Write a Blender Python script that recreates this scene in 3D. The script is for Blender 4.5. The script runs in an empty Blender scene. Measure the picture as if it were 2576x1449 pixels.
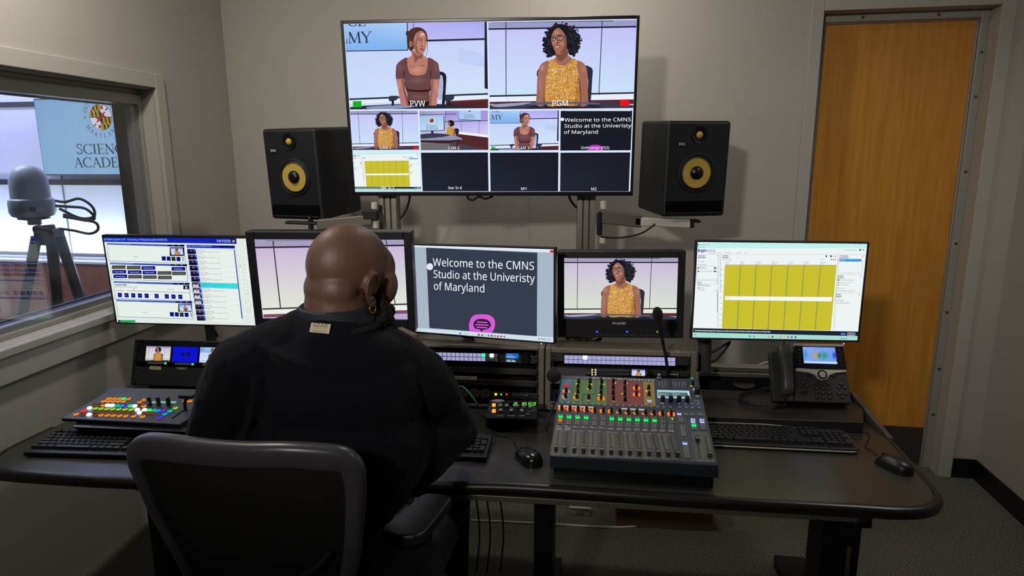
# Video control room: operator at a broadcast console, monitor wall, studio window on the left.
import bpy, bmesh, math, random
from mathutils import Vector as V, Matrix as MX
from math import sin, cos, pi, radians as rad
random.seed(7)
SC = bpy.context.scene
COL = SC.collection
# ------------------------------------------------------------------ camera
PW, PH, FPX = 2576, 1449, 1650.0
PITCH, ROLL, EYE = rad(11.65), rad(-0.26), V((0, 0, 1.65))
_f = V((0, cos(PITCH), -sin(PITCH))); _r = V((1, 0, 0)); _u = _r.cross(_f)
_r, _u = cos(ROLL) * _r + sin(ROLL) * _u, -sin(ROLL) * _r + cos(ROLL) * _u
cam = bpy.data.cameras.new('camera'); co = bpy.data.objects.new('camera', cam); COL.objects.link(co)
cam.sensor_width = 36; cam.lens = 36 * FPX / PW; cam.clip_start = 0.02
mm = MX((_r, _u, -_f)).transposed().to_4x4(); mm.translation = EYE
co.matrix_world = mm; SC.camera = co
# ------------------------------------------------------------------ view, world, lights
SC.view_settings.view_transform = 'Standard'; SC.view_settings.look = 'None'
SC.view_settings.exposure = 0.0; SC.view_settings.gamma = 1.0; SC.view_settings.use_curve_mapping = False
wd = bpy.data.worlds.new('world'); SC.world = wd; wd.use_nodes = True
wd.node_tree.nodes['Background'].inputs[0].default_value = (0.6, 0.65, 0.8, 1)
wd.node_tree.nodes['Background'].inputs[1].default_value = 0.02
def light(name, loc, target, power, col, size=0.2, kind='AREA', sy=None, spread=180, spot=120):
    l = bpy.data.lights.new(name, kind); o = bpy.data.objects.new(name, l); COL.objects.link(o)
    l.energy = power; l.color = col
    if kind == 'AREA':
        l.shape = 'RECTANGLE' if sy else 'DISK'; l.size = size; l.spread = rad(spread)
        if sy: l.size_y = sy
    else: l.shadow_soft_size = size
    if kind == 'SPOT': l.spot_size = rad(spot); l.spot_blend = 0.85
    o.location = loc; o.rotation_euler = (V(target) - V(loc)).to_track_quat('-Z', 'Y').to_euler()
    return o
WARM = (1.0, 0.93, 0.84)
light('ceiling_can_rear', (-1.15, -1.3, 2.70), (0.45, 3.4, 1.95), 290, WARM, 0.12, 'SPOT', spot=60)
light('ceiling_can_wall', (0.25, 2.75, 2.72), (0.2, 3.1, 1.2), 9, WARM, 0.16)
light('ceiling_can_window', (-1.2, 2.0, 2.72), (-1.6, 2.3, 1.2), 16, WARM, 0.16)
light('fill_right', (1.75, 1.75, 2.72), (1.75, 1.75, 0), 6, (1, .95, .9), 0.5, spread=140)  # added fill with no fixture, lifts the floor and desk at the right
# ------------------------------------------------------------------ pixel helpers (place things from the photograph at their own depth)
def ray(px, py): return _f + _r * ((px - PW / 2) / FPX) - _u * ((py - PH / 2) / FPX)
def atZ(px, py, z): r = ray(px, py); return EYE + r * ((z - EYE.z) / r.z)
def atY(px, py, y): r = ray(px, py); return EYE + r * (y / r.y)
def onP(px, py, p0, n): r = ray(px, py); return EYE + r * ((V(p0) - EYE).dot(n) / r.dot(n))
class Fr:
    """A panel frame: local x right, y into the panel, z up its face; origin at the bottom middle of the face."""
    def __init__(s, pos, yaw=0, tilt=0, roll=0, h=0):
        s.R = (MX.Rotation(rad(-yaw), 3, 'Z') @ MX.Rotation(rad(-tilt), 3, 'X') @ MX.Rotation(rad(roll), 3, 'Y'))
        s.o = V(pos) - s.R @ V((0, 0, h / 2)); s.n = s.R @ V((0, 1, 0))
        s.M = MX.Translation(s.o) @ s.R.to_4x4(); s.h = h
    def loc(s, px, py, off=0.0):
        p = onP(px, py, s.o + s.n * off, s.n); q = s.R.transposed() @ (p - s.o); return V((q.x, q.z))
    def crop(s, sc, ox, oy, off=0.0): return lambda x, y: s.loc(ox + x / sc, oy + y / sc, off)
# ------------------------------------------------------------------ materials
def lin(c):
    if isinstance(c, str):
        c = c.lstrip('#'); c = [int(c[i:i + 2], 16) / 255 for i in (0, 2, 4)]
    return tuple((x / 12.92 if x <= 0.04045 else ((x + 0.055) / 1.055) ** 2.4) for x in c[:3])
MATS = {}
def mat(name, col, rough=0.5, metal=0.0, bump=0.0, scale=200.0, var=0.0, spec=0.5, coat=0.0, trans=0.0, sheen=0.0):
    if name in MATS: return MATS[name]
    m = bpy.data.materials.new(name); m.use_nodes = True; nt = m.node_tree; b = nt.nodes['Principled BSDF']
    c = lin(col); b.inputs['Base Color'].default_value = (*c, 1)
    b.inputs['Roughness'].default_value = rough; b.inputs['Metallic'].default_value = metal
    b.inputs['Specular IOR Level'].default_value = spec; b.inputs['Coat Weight'].default_value = coat
    b.inputs['Transmission Weight'].default_value = trans
    if sheen: b.inputs['Sheen Weight'].default_value = sheen; b.inputs['Sheen Roughness'].default_value = 0.5
    if bump or var:
        tc = nt.nodes.new('ShaderNodeTexCoord'); nz = nt.nodes.new('ShaderNodeTexNoise')
        nz.inputs['Scale'].default_value = scale; nz.inputs['Detail'].default_value = 4
        nt.links.new(tc.outputs['Object'], nz.inputs['Vector'])
        if bump:
            bp = nt.nodes.new('ShaderNodeBump'); bp.inputs['Strength'].default_value = bump; bp.inputs['Distance'].default_value = 0.002
            nt.links.new(nz.outputs[0], bp.inputs['Height']); nt.links.new(bp.outputs[0], b.inputs['Normal'])
        if var:
            mx = nt.nodes.new('ShaderNodeMix'); mx.data_type = 'RGBA'
            mx.inputs[6].default_value = (*[x * (1 - var) for x in c], 1); mx.inputs[7].default_value = (*[min(1, x * (1 + var)) for x in c], 1)
            nt.links.new(nz.outputs[0], mx.inputs[0]); nt.links.new(mx.outputs[2], b.inputs['Base Color'])
    MATS[name] = m; return m
def emit(name, col, strength=1.0, sample=False):
    if name in MATS: return MATS[name]
    m = bpy.data.materials.new(name); m.use_nodes = True; nt = m.node_tree; nt.nodes.clear()
    o = nt.nodes.new('ShaderNodeOutputMaterial'); e = nt.nodes.new('ShaderNodeEmission')
    e.inputs[0].default_value = (*lin(col), 1); e.inputs[1].default_value = strength
    nt.links.new(e.outputs[0], o.inputs[0])
    if not sample: m.cycles.emission_sampling = 'NONE'
    MATS[name] = m; return m
def screen_mat(name='screen_image', strength=1.0):
    if name in MATS: return MATS[name]
    m = bpy.data.materials.new(name); m.use_nodes = True; nt = m.node_tree; nt.nodes.clear()
    o = nt.nodes.new('ShaderNodeOutputMaterial'); e = nt.nodes.new('ShaderNodeEmission'); a = nt.nodes.new('ShaderNodeAttribute')
    a.attribute_name = 'pixel'; nt.links.new(a.outputs[0], e.inputs[0]); e.inputs[1].default_value = strength
    nt.links.new(e.outputs[0], o.inputs[0]); MATS[name] = m; return m
# ------------------------------------------------------------------ mesh builder
def smooth_pts(pts, n=6, closed=False):
    pts = [V(p) for p in pts]; out = []; L = len(pts)
    if L < 3: return pts
    rng = range(L) if closed else range(L - 1)
    for i in rng:
        if closed: a, b, c, d = pts[i - 1], pts[i], pts[(i + 1) % L], pts[(i + 2) % L]
        else: a, b, c, d = pts[max(i - 1, 0)], pts[i], pts[i + 1], pts[min(i + 2, L - 1)]
        for k in range(n):
            t = k / n
            out.append(0.5 * ((2 * b) + (c - a) * t + (2 * a - 5 * b + 4 * c - d) * t * t + (3 * b - a - 3 * c + d) * t ** 3))
    if not closed: out.append(pts[-1])
    return out
class MB:
    def __init__(s): s.v = []; s.f = []; s.m = []; s.T = MX.Identity(4)
    def add(s, vs, fs, m=0, T=None):
        b = len(s.v); X = s.T @ T if T else s.T
        s.v += [X @ V(p) for p in vs]; s.f += [[i + b for i in f] for f in fs]; s.m += [m] * len(fs); return s
    def box(s, c, d, m=0, T=None, taper=1.0):
        x, y, z = d[0] / 2, d[1] / 2, d[2] / 2; c = V(c); t = taper
        vs = [c + V(p) for p in ((-x, -y, -z), (x, -y, -z), (x, y, -z), (-x, y, -z), (-x * t, -y * t, z), (x * t, -y * t, z), (x * t, y * t, z), (-x * t, y * t, z))]
        return s.add(vs, [(3, 2, 1, 0), (4, 5, 6, 7), (0, 1, 5, 4), (1, 2, 6, 5), (2, 3, 7, 6), (3, 0, 4, 7)], m, T)
    def b2(s, lo, hi, m=0, T=None):
        lo, hi = V(lo), V(hi); return s.box((lo + hi) / 2, hi - lo, m, T)
    def ringloft(s, rings, m=0, caps=True, closed=False, T=None):
        n = len(rings[0]); vs = [p for r in rings for p in r]; fs = []
        K = len(rings)
        for i in range(K if closed else K - 1):
            j = (i + 1) % K
            for k in range(n): fs.append((i * n + k, i * n + (k + 1) % n, j * n + (k + 1) % n, j * n + k))
        if caps and not closed: fs += [tuple(range(n))[::-1], tuple(range((K - 1) * n, K * n))]
        return s.add(vs, fs, m, T)
    def tube(s, pts, r, n=8, m=0, sm=0, caps=True, T=None, closed=False):
        pts = [V(p) for p in pts]
        if sm: pts = smooth_pts(pts, sm, closed)
        K = len(pts); rs = r if isinstance(r, (list, tuple)) else [r] * K
        if len(rs) != K: rs = [rs[0] + (rs[-1] - rs[0]) * i / (K - 1) for i in range(K)]
        rings = []; nrm = None
        for i, p in enumerate(pts):
            if closed: d = pts[(i + 1) % K] - pts[i - 1]
            else: d = pts[min(i + 1, K - 1)] - pts[max(i - 1, 0)]
            if d.length < 1e-9: d = V((0, 0, 1))
            d.normalize()
            if nrm is None: nrm = d.orthogonal().normalized()
            nrm = (nrm - d * nrm.dot(d))
            nrm = nrm.normalized() if nrm.length > 1e-6 else d.orthogonal().normalized()
            bn = d.cross(nrm)
            rings.append([p + (nrm * cos(2 * pi * k / n) + bn * sin(2 * pi * k / n)) * rs[i] for k in range(n)])
        return s.ringloft(rings, m, caps, closed, T)
    def cyl(s, a, b, r, r2=None, n=20, m=0, T=None): return s.tube([a, b], [r, r if r2 is None else r2], n, m, T=T)
    def lathe(s, prof, n=28, m=0, T=None):
        rings = [[V((r * cos(2 * pi * k / n), r * sin(2 * pi * k / n), z)) for k in range(n)] for r, z in prof]
        return s.ringloft(rings, m, True, False, T)
    def prism(s, out, z0, z1, m=0, T=None):
        n = len(out); vs = [V((p[0], p[1], z0)) for p in out] + [V((p[0], p[1], z1)) for p in out]
        fs = [tuple(range(n))[::-1], tuple(range(n, 2 * n))] + [(k, (k + 1) % n, n + (k + 1) % n, n + k) for k in range(n)]
        return s.add(vs, fs, m, T)
    def ball(s, c, r, nu=16, nv=10, m=0, T=None):
        r = r if hasattr(r, '__len__') else (r, r, r); c = V(c)
        rings = [[c + V((r[0] * sin(pi * j / nv) * cos(2 * pi * k / nu), r[1] * sin(pi * j / nv) * sin(2 * pi * k / nu), -r[2] * cos(pi * j / nv))) for k in range(nu)] for j in range(1, nv)]
        n0 = len(s.v); s.ringloft(rings, m, True, False, T); return s
    def poly(s, pts, m=0, T=None): return s.add(pts, [tuple(range(len(pts)))], m, T)
    def build(s, name, mats, parent=None, bevel=0.0, seg=2, smooth=35, M=None, fix=True):
        me = bpy.data.meshes.new(name); me.from_pydata([tuple(p) for p in s.v], [], s.f)
        if fix:
            bm = bmesh.new(); bm.from_mesh(me); 
            for i, f in enumerate(bm.faces): f.material_index = s.m[i]
            bmesh.ops.recalc_face_normals(bm, faces=bm.faces); bm.to_mesh(me); bm.free()
        else: me.polygons.foreach_set('material_index', s.m)
        for m in (mats if isinstance(mats, (list, tuple)) else [mats]): me.materials.append(m)
        if smooth:
            me.polygons.foreach_set('use_smooth', [True] * len(me.polygons)); me.set_sharp_from_angle(angle=rad(smooth))
        o = bpy.data.objects.new(name, me); COL.objects.link(o)
        if parent is not None: o.parent = parent
        if M is not None: o.matrix_local = M
        if bevel:
            b = o.modifiers.new('bevel', 'BEVEL'); b.width = bevel; b.segments = seg; b.limit_method = 'ANGLE'; b.angle_limit = rad(40)
            b.harden_normals = True
        return o
def tag(o, label=None, cat=None, group=None, kind=None):
    if label: o['label'] = label
    if cat: o['category'] = cat
    if group: o['group'] = group
    if kind: o['kind'] = kind
    return o
def thing(name, label, cat, M=None, group=None):
    o = bpy.data.objects.new(name, None); o.empty_display_size = 0.05; COL.objects.link(o)
    if M is not None: o.matrix_world = M if isinstance(M, MX) else MX.Translation(V(M))
    return tag(o, label, cat, group)
def struct(o): o['kind'] = 'structure'; return o
def dup_part(o, parent, M=None):
    c = o.copy(); COL.objects.link(c); c.parent = parent
    if M is not None: c.matrix_local = M
    for ch in o.children: dup_part(ch, c)
    return c
def TR(x, y=0, z=0): return MX.Translation(V((x, y, z)))
def RZ(a): return MX.Rotation(rad(a), 4, 'Z')
def RX(a): return MX.Rotation(rad(a), 4, 'X')
def RY(a): return MX.Rotation(rad(a), 4, 'Y')
def rrect(w, h, r, n=5, cx=0, cy=0):
    out = []
    for qx, qy, a in ((1, 1, 0), (-1, 1, 90), (-1, -1, 180), (1, -1, 270)):
        for k in range(n + 1):
            t = rad(a + 90 * k / n); out.append((cx + qx * (w / 2 - r) + r * cos(t), cy + qy * (h / 2 - r) + r * sin(t)))
    return out
# ------------------------------------------------------------------ text outlines
_TX = {}
try:  # the sans face that ships with Blender; the built-in one otherwise
    import os
    FONT = bpy.data.fonts.load(os.path.join(bpy.utils.system_resource('DATAFILES'), 'fonts', 'NotoSansMath-Regular.woff2'))
except Exception:
    FONT = None
def _cap_h():
    if 'cap' not in MATS: MATS['cap'] = max(v[1] for v in text_mesh('H')[0])
    return MATS['cap']
def text_mesh(s, bold=0.0):
    k = (s, bold)
    if k not in _TX:
        cu = bpy.data.curves.new('t', 'FONT'); cu.body = s
        if FONT: cu.font = FONT
        cu.size = 1.0; cu.resolution_u = 2; cu.offset = bold
        o = bpy.data.objects.new('t', cu); COL.objects.link(o)
        dg = bpy.context.evaluated_depsgraph_get(); me = o.evaluated_get(dg).to_mesh()
        vs = [(v.co.x, v.co.y) for v in me.vertices]; fs = [tuple(p.vertices) for p in me.polygons]
        o.evaluated_get(dg).to_mesh_clear(); bpy.data.objects.remove(o); bpy.data.curves.remove(cu)
        if not vs: vs = [(0, 0)]
        if s != 'H' and FONT: kH = .72 / _cap_h(); vs = [(x * kH, y * kH) for x, y in vs]
        _TX[k] = (vs, fs, min(v[0] for v in vs), max(v[0] for v in vs))
    return _TX[k]
def _arc(cx, cy, rx, ry, a0, a1, n=14): return [(cx + rx * cos(rad(a0 + (a1 - a0) * i / n)), cy + ry * sin(rad(a0 + (a1 - a0) * i / n))) for i in range(n + 1)]
TK, TN = 0.125, 0.05
SERIF = {  # letter: (advance, [ (points, width or 'v' for arcs) ])
 'I': (.36, [([(.18, 0), (.18, 1)], TK), ([(.04, .02), (.32, .02)], TN), ([(.04, .98), (.32, .98)], TN)]),
 'E': (.66, [([(.18, 0), (.18, 1)], TK), ([(.04, .02), (.58, .02)], TN), ([(.04, .98), (.55, .98)], TN), ([(.18, .52), (.46, .52)], TN), ([(.59, 0), (.61, .2)], TN), ([(.55, 1), (.55, .82)], TN), ([(.46, .42), (.46, .62)], TN)]),
 'F': (.6, [([(.18, 0), (.18, 1)], TK), ([(.04, .02), (.34, .02)], TN), ([(.04, .98), (.55, .98)], TN), ([(.18, .52), (.46, .52)], TN), ([(.55, 1), (.55, .82)], TN)]),
 'L': (.6, [([(.18, 0), (.18, 1)], TK), ([(.04, .02), (.56, .02)], TN), ([(.04, .98), (.32, .98)], TN), ([(.57, 0), (.59, .22)], TN)]),
 'N': (.86, [([(.16, 0), (.16, 1)], TN), ([(.14, 1), (.72, 0)], TK), ([(.72, 0), (.72, 1)], TN), ([(.02, .02), (.3, .02)], TN), ([(.58, .98), (.86, .98)], TN), ([(.02, .98), (.16, .98)], TN)]),
 'A': (.82, [([(.12, 0), (.42, 1)], TN), ([(.4, 1), (.72, 0)], TK), ([(.22, .36), (.58, .36)], TN), ([(0, .02), (.25, .02)], TN), ([(.58, .02), (.86, .02)], TN)]),
 'M': (1.02, [([(.14, 0), (.17, 1)], TN), ([(.17, 1), (.5, .05)], TK), ([(.5, .05), (.84, 1)], TN), ([(.84, 1), (.88, 0)], TK), ([(.02, .02), (.28, .02)], TN), ([(.74, .02), (1.02, .02)], TN)]),
 'Y': (.78, [([(.08, 1), (.4, .46)], TK), ([(.72, 1), (.4, .46)], TN), ([(.4, .46), (.4, 0)], TK), ([(.26, .02), (.54, .02)], TN), ([(-.03, .98), (.22, .98)], TN), ([(.6, .98), (.84, .98)], TN)]),
 'V': (.78, [([(.08, 1), (.4, 0)], TK), ([(.72, 1), (.4, 0)], TN), ([(-.03, .98), (.22, .98)], TN), ([(.6, .98), (.84, .98)], TN)]),
 'T': (.7, [([(.35, 0), (.35, 1)], TK), ([(.04, .98), (.66, .98)], TN), ([(.2, .02), (.5, .02)], TN), ([(.05, 1), (.03, .8)], TN), ([(.65, 1), (.67, .8)], TN)]),
 'U': (.82, [([(.16, 1), (.16, .32)] + _arc(.42, .3, .26, .3, 180, 360) + [(.68, .32), (.68, 1)], 'v'), ([(.02, .98), (.3, .98)], TN), ([(.55, .98), (.82, .98)], TN)]),
 'R': (.76, [([(.18, 0), (.18, 1)], TK), ([(.18, .98), (.36, .98)] + _arc(.36, .74, .24, .24, 90, -90) + [(.18, .5)], 'v'), ([(.36, .5), (.72, 0)], TK), ([(.04, .02), (.32, .02)], TN)]),
 'D': (.86, [([(.18, 0), (.18, 1)], TK), ([(.04, .98), (.34, .98)] + _arc(.34, .5, .44, .48, 90, -90) + [(.04, .02)], 'v')]),
 'O': (.9, [(_arc(.45, .5, .39, .48, 0, 360, 28), 'v')]),
 'C': (.8, [(_arc(.47, .5, .4, .48, 48, 312, 22), 'v'), ([(.74, .98), (.72, .72)], TN)]),
 'S': (.6, [([(.5, .78), (.48, .9), (.38, .98), (.26, .99), (.13, .93), (.1, .8), (.14, .67), (.28, .56), (.42, .45), (.5, .32), (.48, .13), (.38, .03), (.24, .01), (.12, .06), (.07, .2)], .085), ([(.5, .98), (.5, .74)], TN), ([(.07, .02), (.07, .26)], TN)]),
 '1': (.5, [([(.25, 0), (.25, 1)], TK), ([(.1, .85), (.25, .98)], TN), ([(.1, .02), (.4, .02)], TN)]),
 '8': (.6, [(_arc(.3, .74, .19, .24, 0, 360), 'v'), (_arc(.3, .26, .23, .25, 0, 360), 'v')]),
 '5': (.58, [([(.5, .97), (.18, .97), (.15, .55)], TN * 1.3), (_arc(.26, .3, .24, .29, 125, -140), 'v')]),
 '6': (.6, [(_arc(.3, .3, .22, .29, 0, 360), 'v'), ([(.09, .35), (.18, .75), (.45, 1)], TN * 1.4)]), ' ': (.4, [])}
def stroke_quads(pts, w):
    out = []
    for a, b in zip(pts, pts[1:]):
        a, b = V(a), V(b); d = (b - a)
        if d.length < 1e-6: continue
        d.normalize(); n = V((-d.y, d.x))
        ww = w if w != 'v' else TN + (TK - TN) * abs(d.y) ** 1.5
        e = d * (0.012 if w == 'v' else 0.0)
        out.append([a - n * ww / 2 - e, b - n * ww / 2 + e, b + n * ww / 2 + e, a + n * ww / 2 - e])
    return out
def serif_quads(s):
    x = 0; out = []
    for ch in s:
        adv, st = SERIF[ch]
        for pts, w in st:
            for q in stroke_quads(pts, w): out.append([(p.x + x, p.y) for p in q])
        x += adv
    return out, x
# ------------------------------------------------------------------ screen pictures
LAY = 0.00022
def clip_poly(pts, r):
    x0, z0, x1, z1 = r
    for ax, lim, sg in ((0, x0, 1), (0, x1, -1), (1, z0, 1), (1, z1, -1)):
        out = []
        for i in range(len(pts)):
            a, b = pts[i - 1], pts[i]; da, db = sg * (a[ax] - lim), sg * (b[ax] - lim)
            if (da >= 0) != (db >= 0):
                t = da / (da - db); out.append(tuple(a[k] + (b[k] - a[k]) * t for k in range(len(a))))
            if db >= 0: out.append(b)
        pts = out
        if not pts: return pts
    return pts
class Canvas:
    """Collects the flat coloured shapes of one screen's picture."""
    def __init__(s): s.v = []; s.f = []; s.c = []
    def poly(s, pts, cols, lay, clip=None):
        if not isinstance(cols, list): cols = [lin(cols)] * len(pts)
        else: cols = [lin(c) for c in cols]
        q = [(p[0], p[1], *c) for p, c in zip(pts, cols)]
        if clip: q = clip_poly(q, clip)
        if len(q) < 3: return
        b = len(s.v); s.v += [(p[0], -lay * LAY, p[1]) for p in q]; s.f.append(tuple(range(b, b + len(q)))); s.c += [(p[2], p[3], p[4], 1) for p in q]
    def build(s, name, parent, y=0.0, mt=None):
        me = bpy.data.meshes.new(name); me.from_pydata([(a, b + y, c) for a, b, c in s.v], [], s.f)
        at = me.color_attributes.new('pixel', 'FLOAT_COLOR', 'POINT')
        at.data.foreach_set('color', [x for c in s.c for x in c])
        me.materials.append(mt or screen_mat()); o = bpy.data.objects.new(name, me); COL.objects.link(o); o.parent = parent; return o
class Pen:
    def __init__(s, cv, P, clip=None, lay=0): s.cv, s.P, s.clip, s.lay = cv, P, clip, lay
    def poly(s, pts, col, l=1): s.cv.poly([s.P(*p) for p in pts], col, s.lay + l, s.clip)
    def blob(s, pts, col, l=1, n=5): s.poly([tuple(p) for p in smooth_pts(pts, n, True)], col, l)
    def rect(s, x0, y0, x1, y1, col, l=1): s.poly([(x0, y0), (x1, y0), (x1, y1), (x0, y1)], col, l)
    def ell(s, cx, cy, rx, ry, col, l=1, n=20): s.poly([(cx + rx * cos(2 * pi * k / n), cy + ry * sin(2 * pi * k / n)) for k in range(n)], col, l)
    def line(s, pts, w, col, l=1):
        for q in stroke_quads(pts, w): s.poly([(p.x, p.y) for p in q], col, l)
    def text(s, t, x, y, h, col, l=2, w=None, align='l', bold=0.0, serif=False):
        """baseline at (x, y) in source pixels, capital height h; w = wanted width in source pixels"""
        p = s.P(x, y); k = abs(s.P(x, y - h)[1] - p[1])
        if serif:
            qs, wid = serif_quads(t); x0, sc = 0, k; polys = qs
        else:
            vs, fs, x0, x1 = text_mesh(t, bold); wid = x1 - x0; sc = k / 0.72; polys = [[vs[i] for i in f] for f in fs]
        sx = sc
        if w: sx = (s.P(x + w, y)[0] - p[0]) / wid
        ox = p[0] - (wid * sx * {'l': 0, 'c': .5, 'r': 1}[align])
        for q in polys: s.cv.poly([(ox + (a - x0) * sx, p[1] + b * sc) for a, b in q], col, s.lay + l, s.clip)
def quad_uv(P, rect):
    """map source pixels (through plane map P) to 0..1 inside the local rectangle rect"""
    x0, z0, x1, z1 = rect
    def f(x, y): q = P(x, y); return ((q[0] - x0) / (x1 - x0), (q[1] - z0) / (z1 - z0))
    return f
def retarget(P, src, dst):
    f = quad_uv(P, src); x0, z0, x1, z1 = dst
    def g(x, y): u, v = f(x, y); return (x0 + u * (x1 - x0), z0 + v * (z1 - z0))
    return g
# ================================================================== SETTING
PAINT = mat('wall_paint', '#a4a099', 0.6, bump=0.15, scale=350, var=0.03)
PAINT2 = mat('trim_paint', '#a5a29b', 0.45, bump=0.05, scale=200)
BLK = mat('black_plastic', '#17181c', 0.42, bump=0.05, scale=900)
BLK2 = mat('black_satin', '#0e0f12', 0.3)
BLKM = mat('black_metal', '#16171a', 0.45, 0.3, bump=0.06, scale=700)
RUB = mat('black_rubber', '#121316', 0.7)
ALU = mat('brushed_aluminium', '#a6a49c', 0.35, 0.9, bump=0.05, scale=400)
STEEL = mat('screw_steel', '#8a8680', 0.3, 0.9)
CEIL = mat('ceiling_tile', '#c9c6bd', 0.9, bump=0.1, scale=120)
BW0 = V((-1.56, 3.762, 0)); BWM = MX.Translation(BW0) @ RZ(-9.5); BWN = V((sin(rad(9.5)), cos(rad(9.5)), 0))
def bw(px, py, off=0.0): q = BWM.inverted() @ onP(px, py, BW0 + BWN * off, BWN); return q.x, q.z
LWM = MX.Translation(BW0) @ RZ(83.3); LWN = V((-cos(rad(6.7)), sin(rad(6.7)), 0))
DX0, DX1, DZ, BX1, HC = 3.063, 3.812, 2.29, 3.985, 2.75
# floor
def carpet():
    m = bpy.data.materials.new('carpet_grey_fleck'); m.use_nodes = True; nt = m.node_tree; b = nt.nodes['Principled BSDF']; b.inputs['Roughness'].default_value = 0.95
    tc = nt.nodes.new('ShaderNodeTexCoord'); n1 = nt.nodes.new('ShaderNodeTexNoise'); n1.inputs['Scale'].default_value = 260; n1.inputs['Detail'].default_value = 1.5
    cr = nt.nodes.new('ShaderNodeValToRGB'); e = cr.color_ramp.elements
    e[0].position = .40; e[0].color = (*lin('#1b1a19'), 1); e[1].position = .62; e[1].color = (*lin('#7b776d'), 1)
    bp = nt.nodes.new('ShaderNodeBump'); bp.inputs['Distance'].default_value = 0.004; bp.inputs['Strength'].default_value = 0.2
    L = nt.links.new; L(tc.outputs['Object'], n1.inputs['Vector']); L(n1.outputs[0], cr.inputs[0]); L(cr.outputs[0], b.inputs['Base Color']); L(n1.outputs[0], bp.inputs['Height']); L(bp.outputs[0], b.inputs['Normal'])
    return m
b = MB(); b.b2((-7, -2.6, -.1), (3.2, 7.2, 0)); struct(b.build('floor', carpet(), smooth=0))
b = MB(); b.b2((-7, -2.6, HC), (3.2, 7.2, HC + .1)); struct(b.build('ceiling', CEIL, smooth=0))
# back wall with the door opening
b = MB(); b.T = BWM
b.b2((-.12, 0, 0), (DX0, .14, HC)); b.b2((DX1, 0, 0), (BX1 + .15, .14, HC)); b.b2((DX0, 0, DZ), (DX1, .14, HC))
struct(b.build('wall_back', PAINT, smooth=0))
b = MB(); b.T = BWM; b.b2((BX1, -5.6, 0), (BX1 + .14, 0, HC)); struct(b.build('wall_right', PAINT, smooth=0))
b = MB(); b.b2((-2.6, -2.5, 0), (3.0, -2.36, HC)); struct(b.build('wall_front', PAINT, smooth=0))
for k, x in enumerate((bw(1333, 20)[0],)):
    b = MB(); b.T = BWM; b.b2((x - .006, -.003, 0), (x - .002, .001, HC)); b.b2((x + .002, -.003, 0), (x + .006, .001, HC)); struct(b.build('trim_1', PAINT2, smooth=0))
# door casing
b = MB(); b.T = BWM
b.b2((DX0 - .055, -.012, 0), (DX0, .001, 2.56)); b.b2((DX1, -.012, 0), (DX1 + .06, .001, 2.56)); b.b2((DX0, -.012, DZ), (DX1, .001, 2.56))
struct(b.build('trim_2', PAINT2, bevel=.003))
SILV = mat('door_frame_grey', '#99968f', 0.4, 0.25)
WOODD = None
def wood(name, c1, c2, rough=.32, sc=(14, 14, .9), bump=.03):
    m = bpy.data.materials.new(name); m.use_nodes = True; nt = m.node_tree; b = nt.nodes['Principled BSDF']; b.inputs['Roughness'].default_value = rough
    tc = nt.nodes.new('ShaderNodeTexCoord'); mp = nt.nodes.new('ShaderNodeMapping'); mp.inputs['Scale'].default_value = sc
    n1 = nt.nodes.new('ShaderNodeTexNoise'); n1.inputs['Scale'].default_value = 4; n1.inputs['Detail'].default_value = 6; n1.inputs['Distortion'].default_value = .4
    cr = nt.nodes.new('ShaderNodeValToRGB'); e = cr.color_ramp.elements
    e[0].position = .3; e[0].color = (*lin(c1), 1); e[1].position = .7; e[1].color = (*lin(c2), 1)
    L = nt.links.new; L(tc.outputs['Object'], mp.inputs[0]); L(mp.outputs[0], n1.inputs['Vector']); L(n1.outputs[0], cr.inputs[0]); L(cr.outputs[0], b.inputs['Base Color'])
    return m
dr = thing('door_1', None, None, BWM @ TR(DX0, 0, 0)); struct(dr)
DW = DX1 - DX0
b = MB(); b.b2((.004, .115, .006), (DW - .004, .138, DZ - .004)); struct(b.build('door_panel', wood('maple_door', '#b27829', '#c78a36'), dr, smooth=0))
b = MB(); zk = (BWM.inverted() @ onP(2270, 1072, BW0 + BWN * .115, BWN)).z
b.b2((.03, .111, .01), (DW - .03, .1155, zk)); b.build('kick_plate', mat('kick_plate_bronze', '#4a4540', .4, .5), dr, bevel=.002)
fr = MB(); S = .036
fr.b2((0, .085, 0), (S, .115, DZ)); fr.b2((DW - S, .085, 0), (DW, .115, DZ)); fr.b2((S, .085, DZ - S), (DW - S, .115, DZ))
fr.b2((S, .098, 0), (S + .006, .116, DZ - S)); fr.b2((DW - S - .006, .098, 0), (DW - S, .116, DZ - S)); fr.b2((S, .098, DZ - S - .006), (DW - S, .116, DZ - S))
fo = fr.build('door_frame', SILV, dr, bevel=.004)
sc = MB(); sc.lathe([(.0001, 0), (.0085, .0005), (.009, .002), (.009, .004), (.0001, .004)], 14); sc.box((0, 0, -.0004), (.002, .01, .001), 1); sc.box((0, 0, -.0004), (.01, .002, .001), 1)
s0 = None
for (x, z) in [(S * .45, z) for z in (.3, .95, 1.4, 1.7, 2.03)] + [(DW - S * .45, z) for z in (.3, .55, .85, 1.2, 1.55, 1.9, 2.1)] + [(.2, DZ - S * .5), (.53, DZ - S * .5)]:
    Mx = TR(x, .0845, z) @ RX(-90)
    if s0 is None: s0 = sc.build('screw', [STEEL, BLK], fo, M=Mx)
    else: dup_part(s0, fo, Mx)
# baseboards
BASE = mat('black_vinyl_base', '#101113', 0.4)
b = MB(); b.T = BWM; b.b2((DX1 + .06, -.008, 0), (BX1, 0, .105)); struct(b.build('baseboard_back', BASE, bevel=.003))
b = MB(); b.T = BWM; b.b2((BX1 - .008, -5, 0), (BX1, -.008, .105)); struct(b.build('baseboard_right', BASE, bevel=.003))
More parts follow.
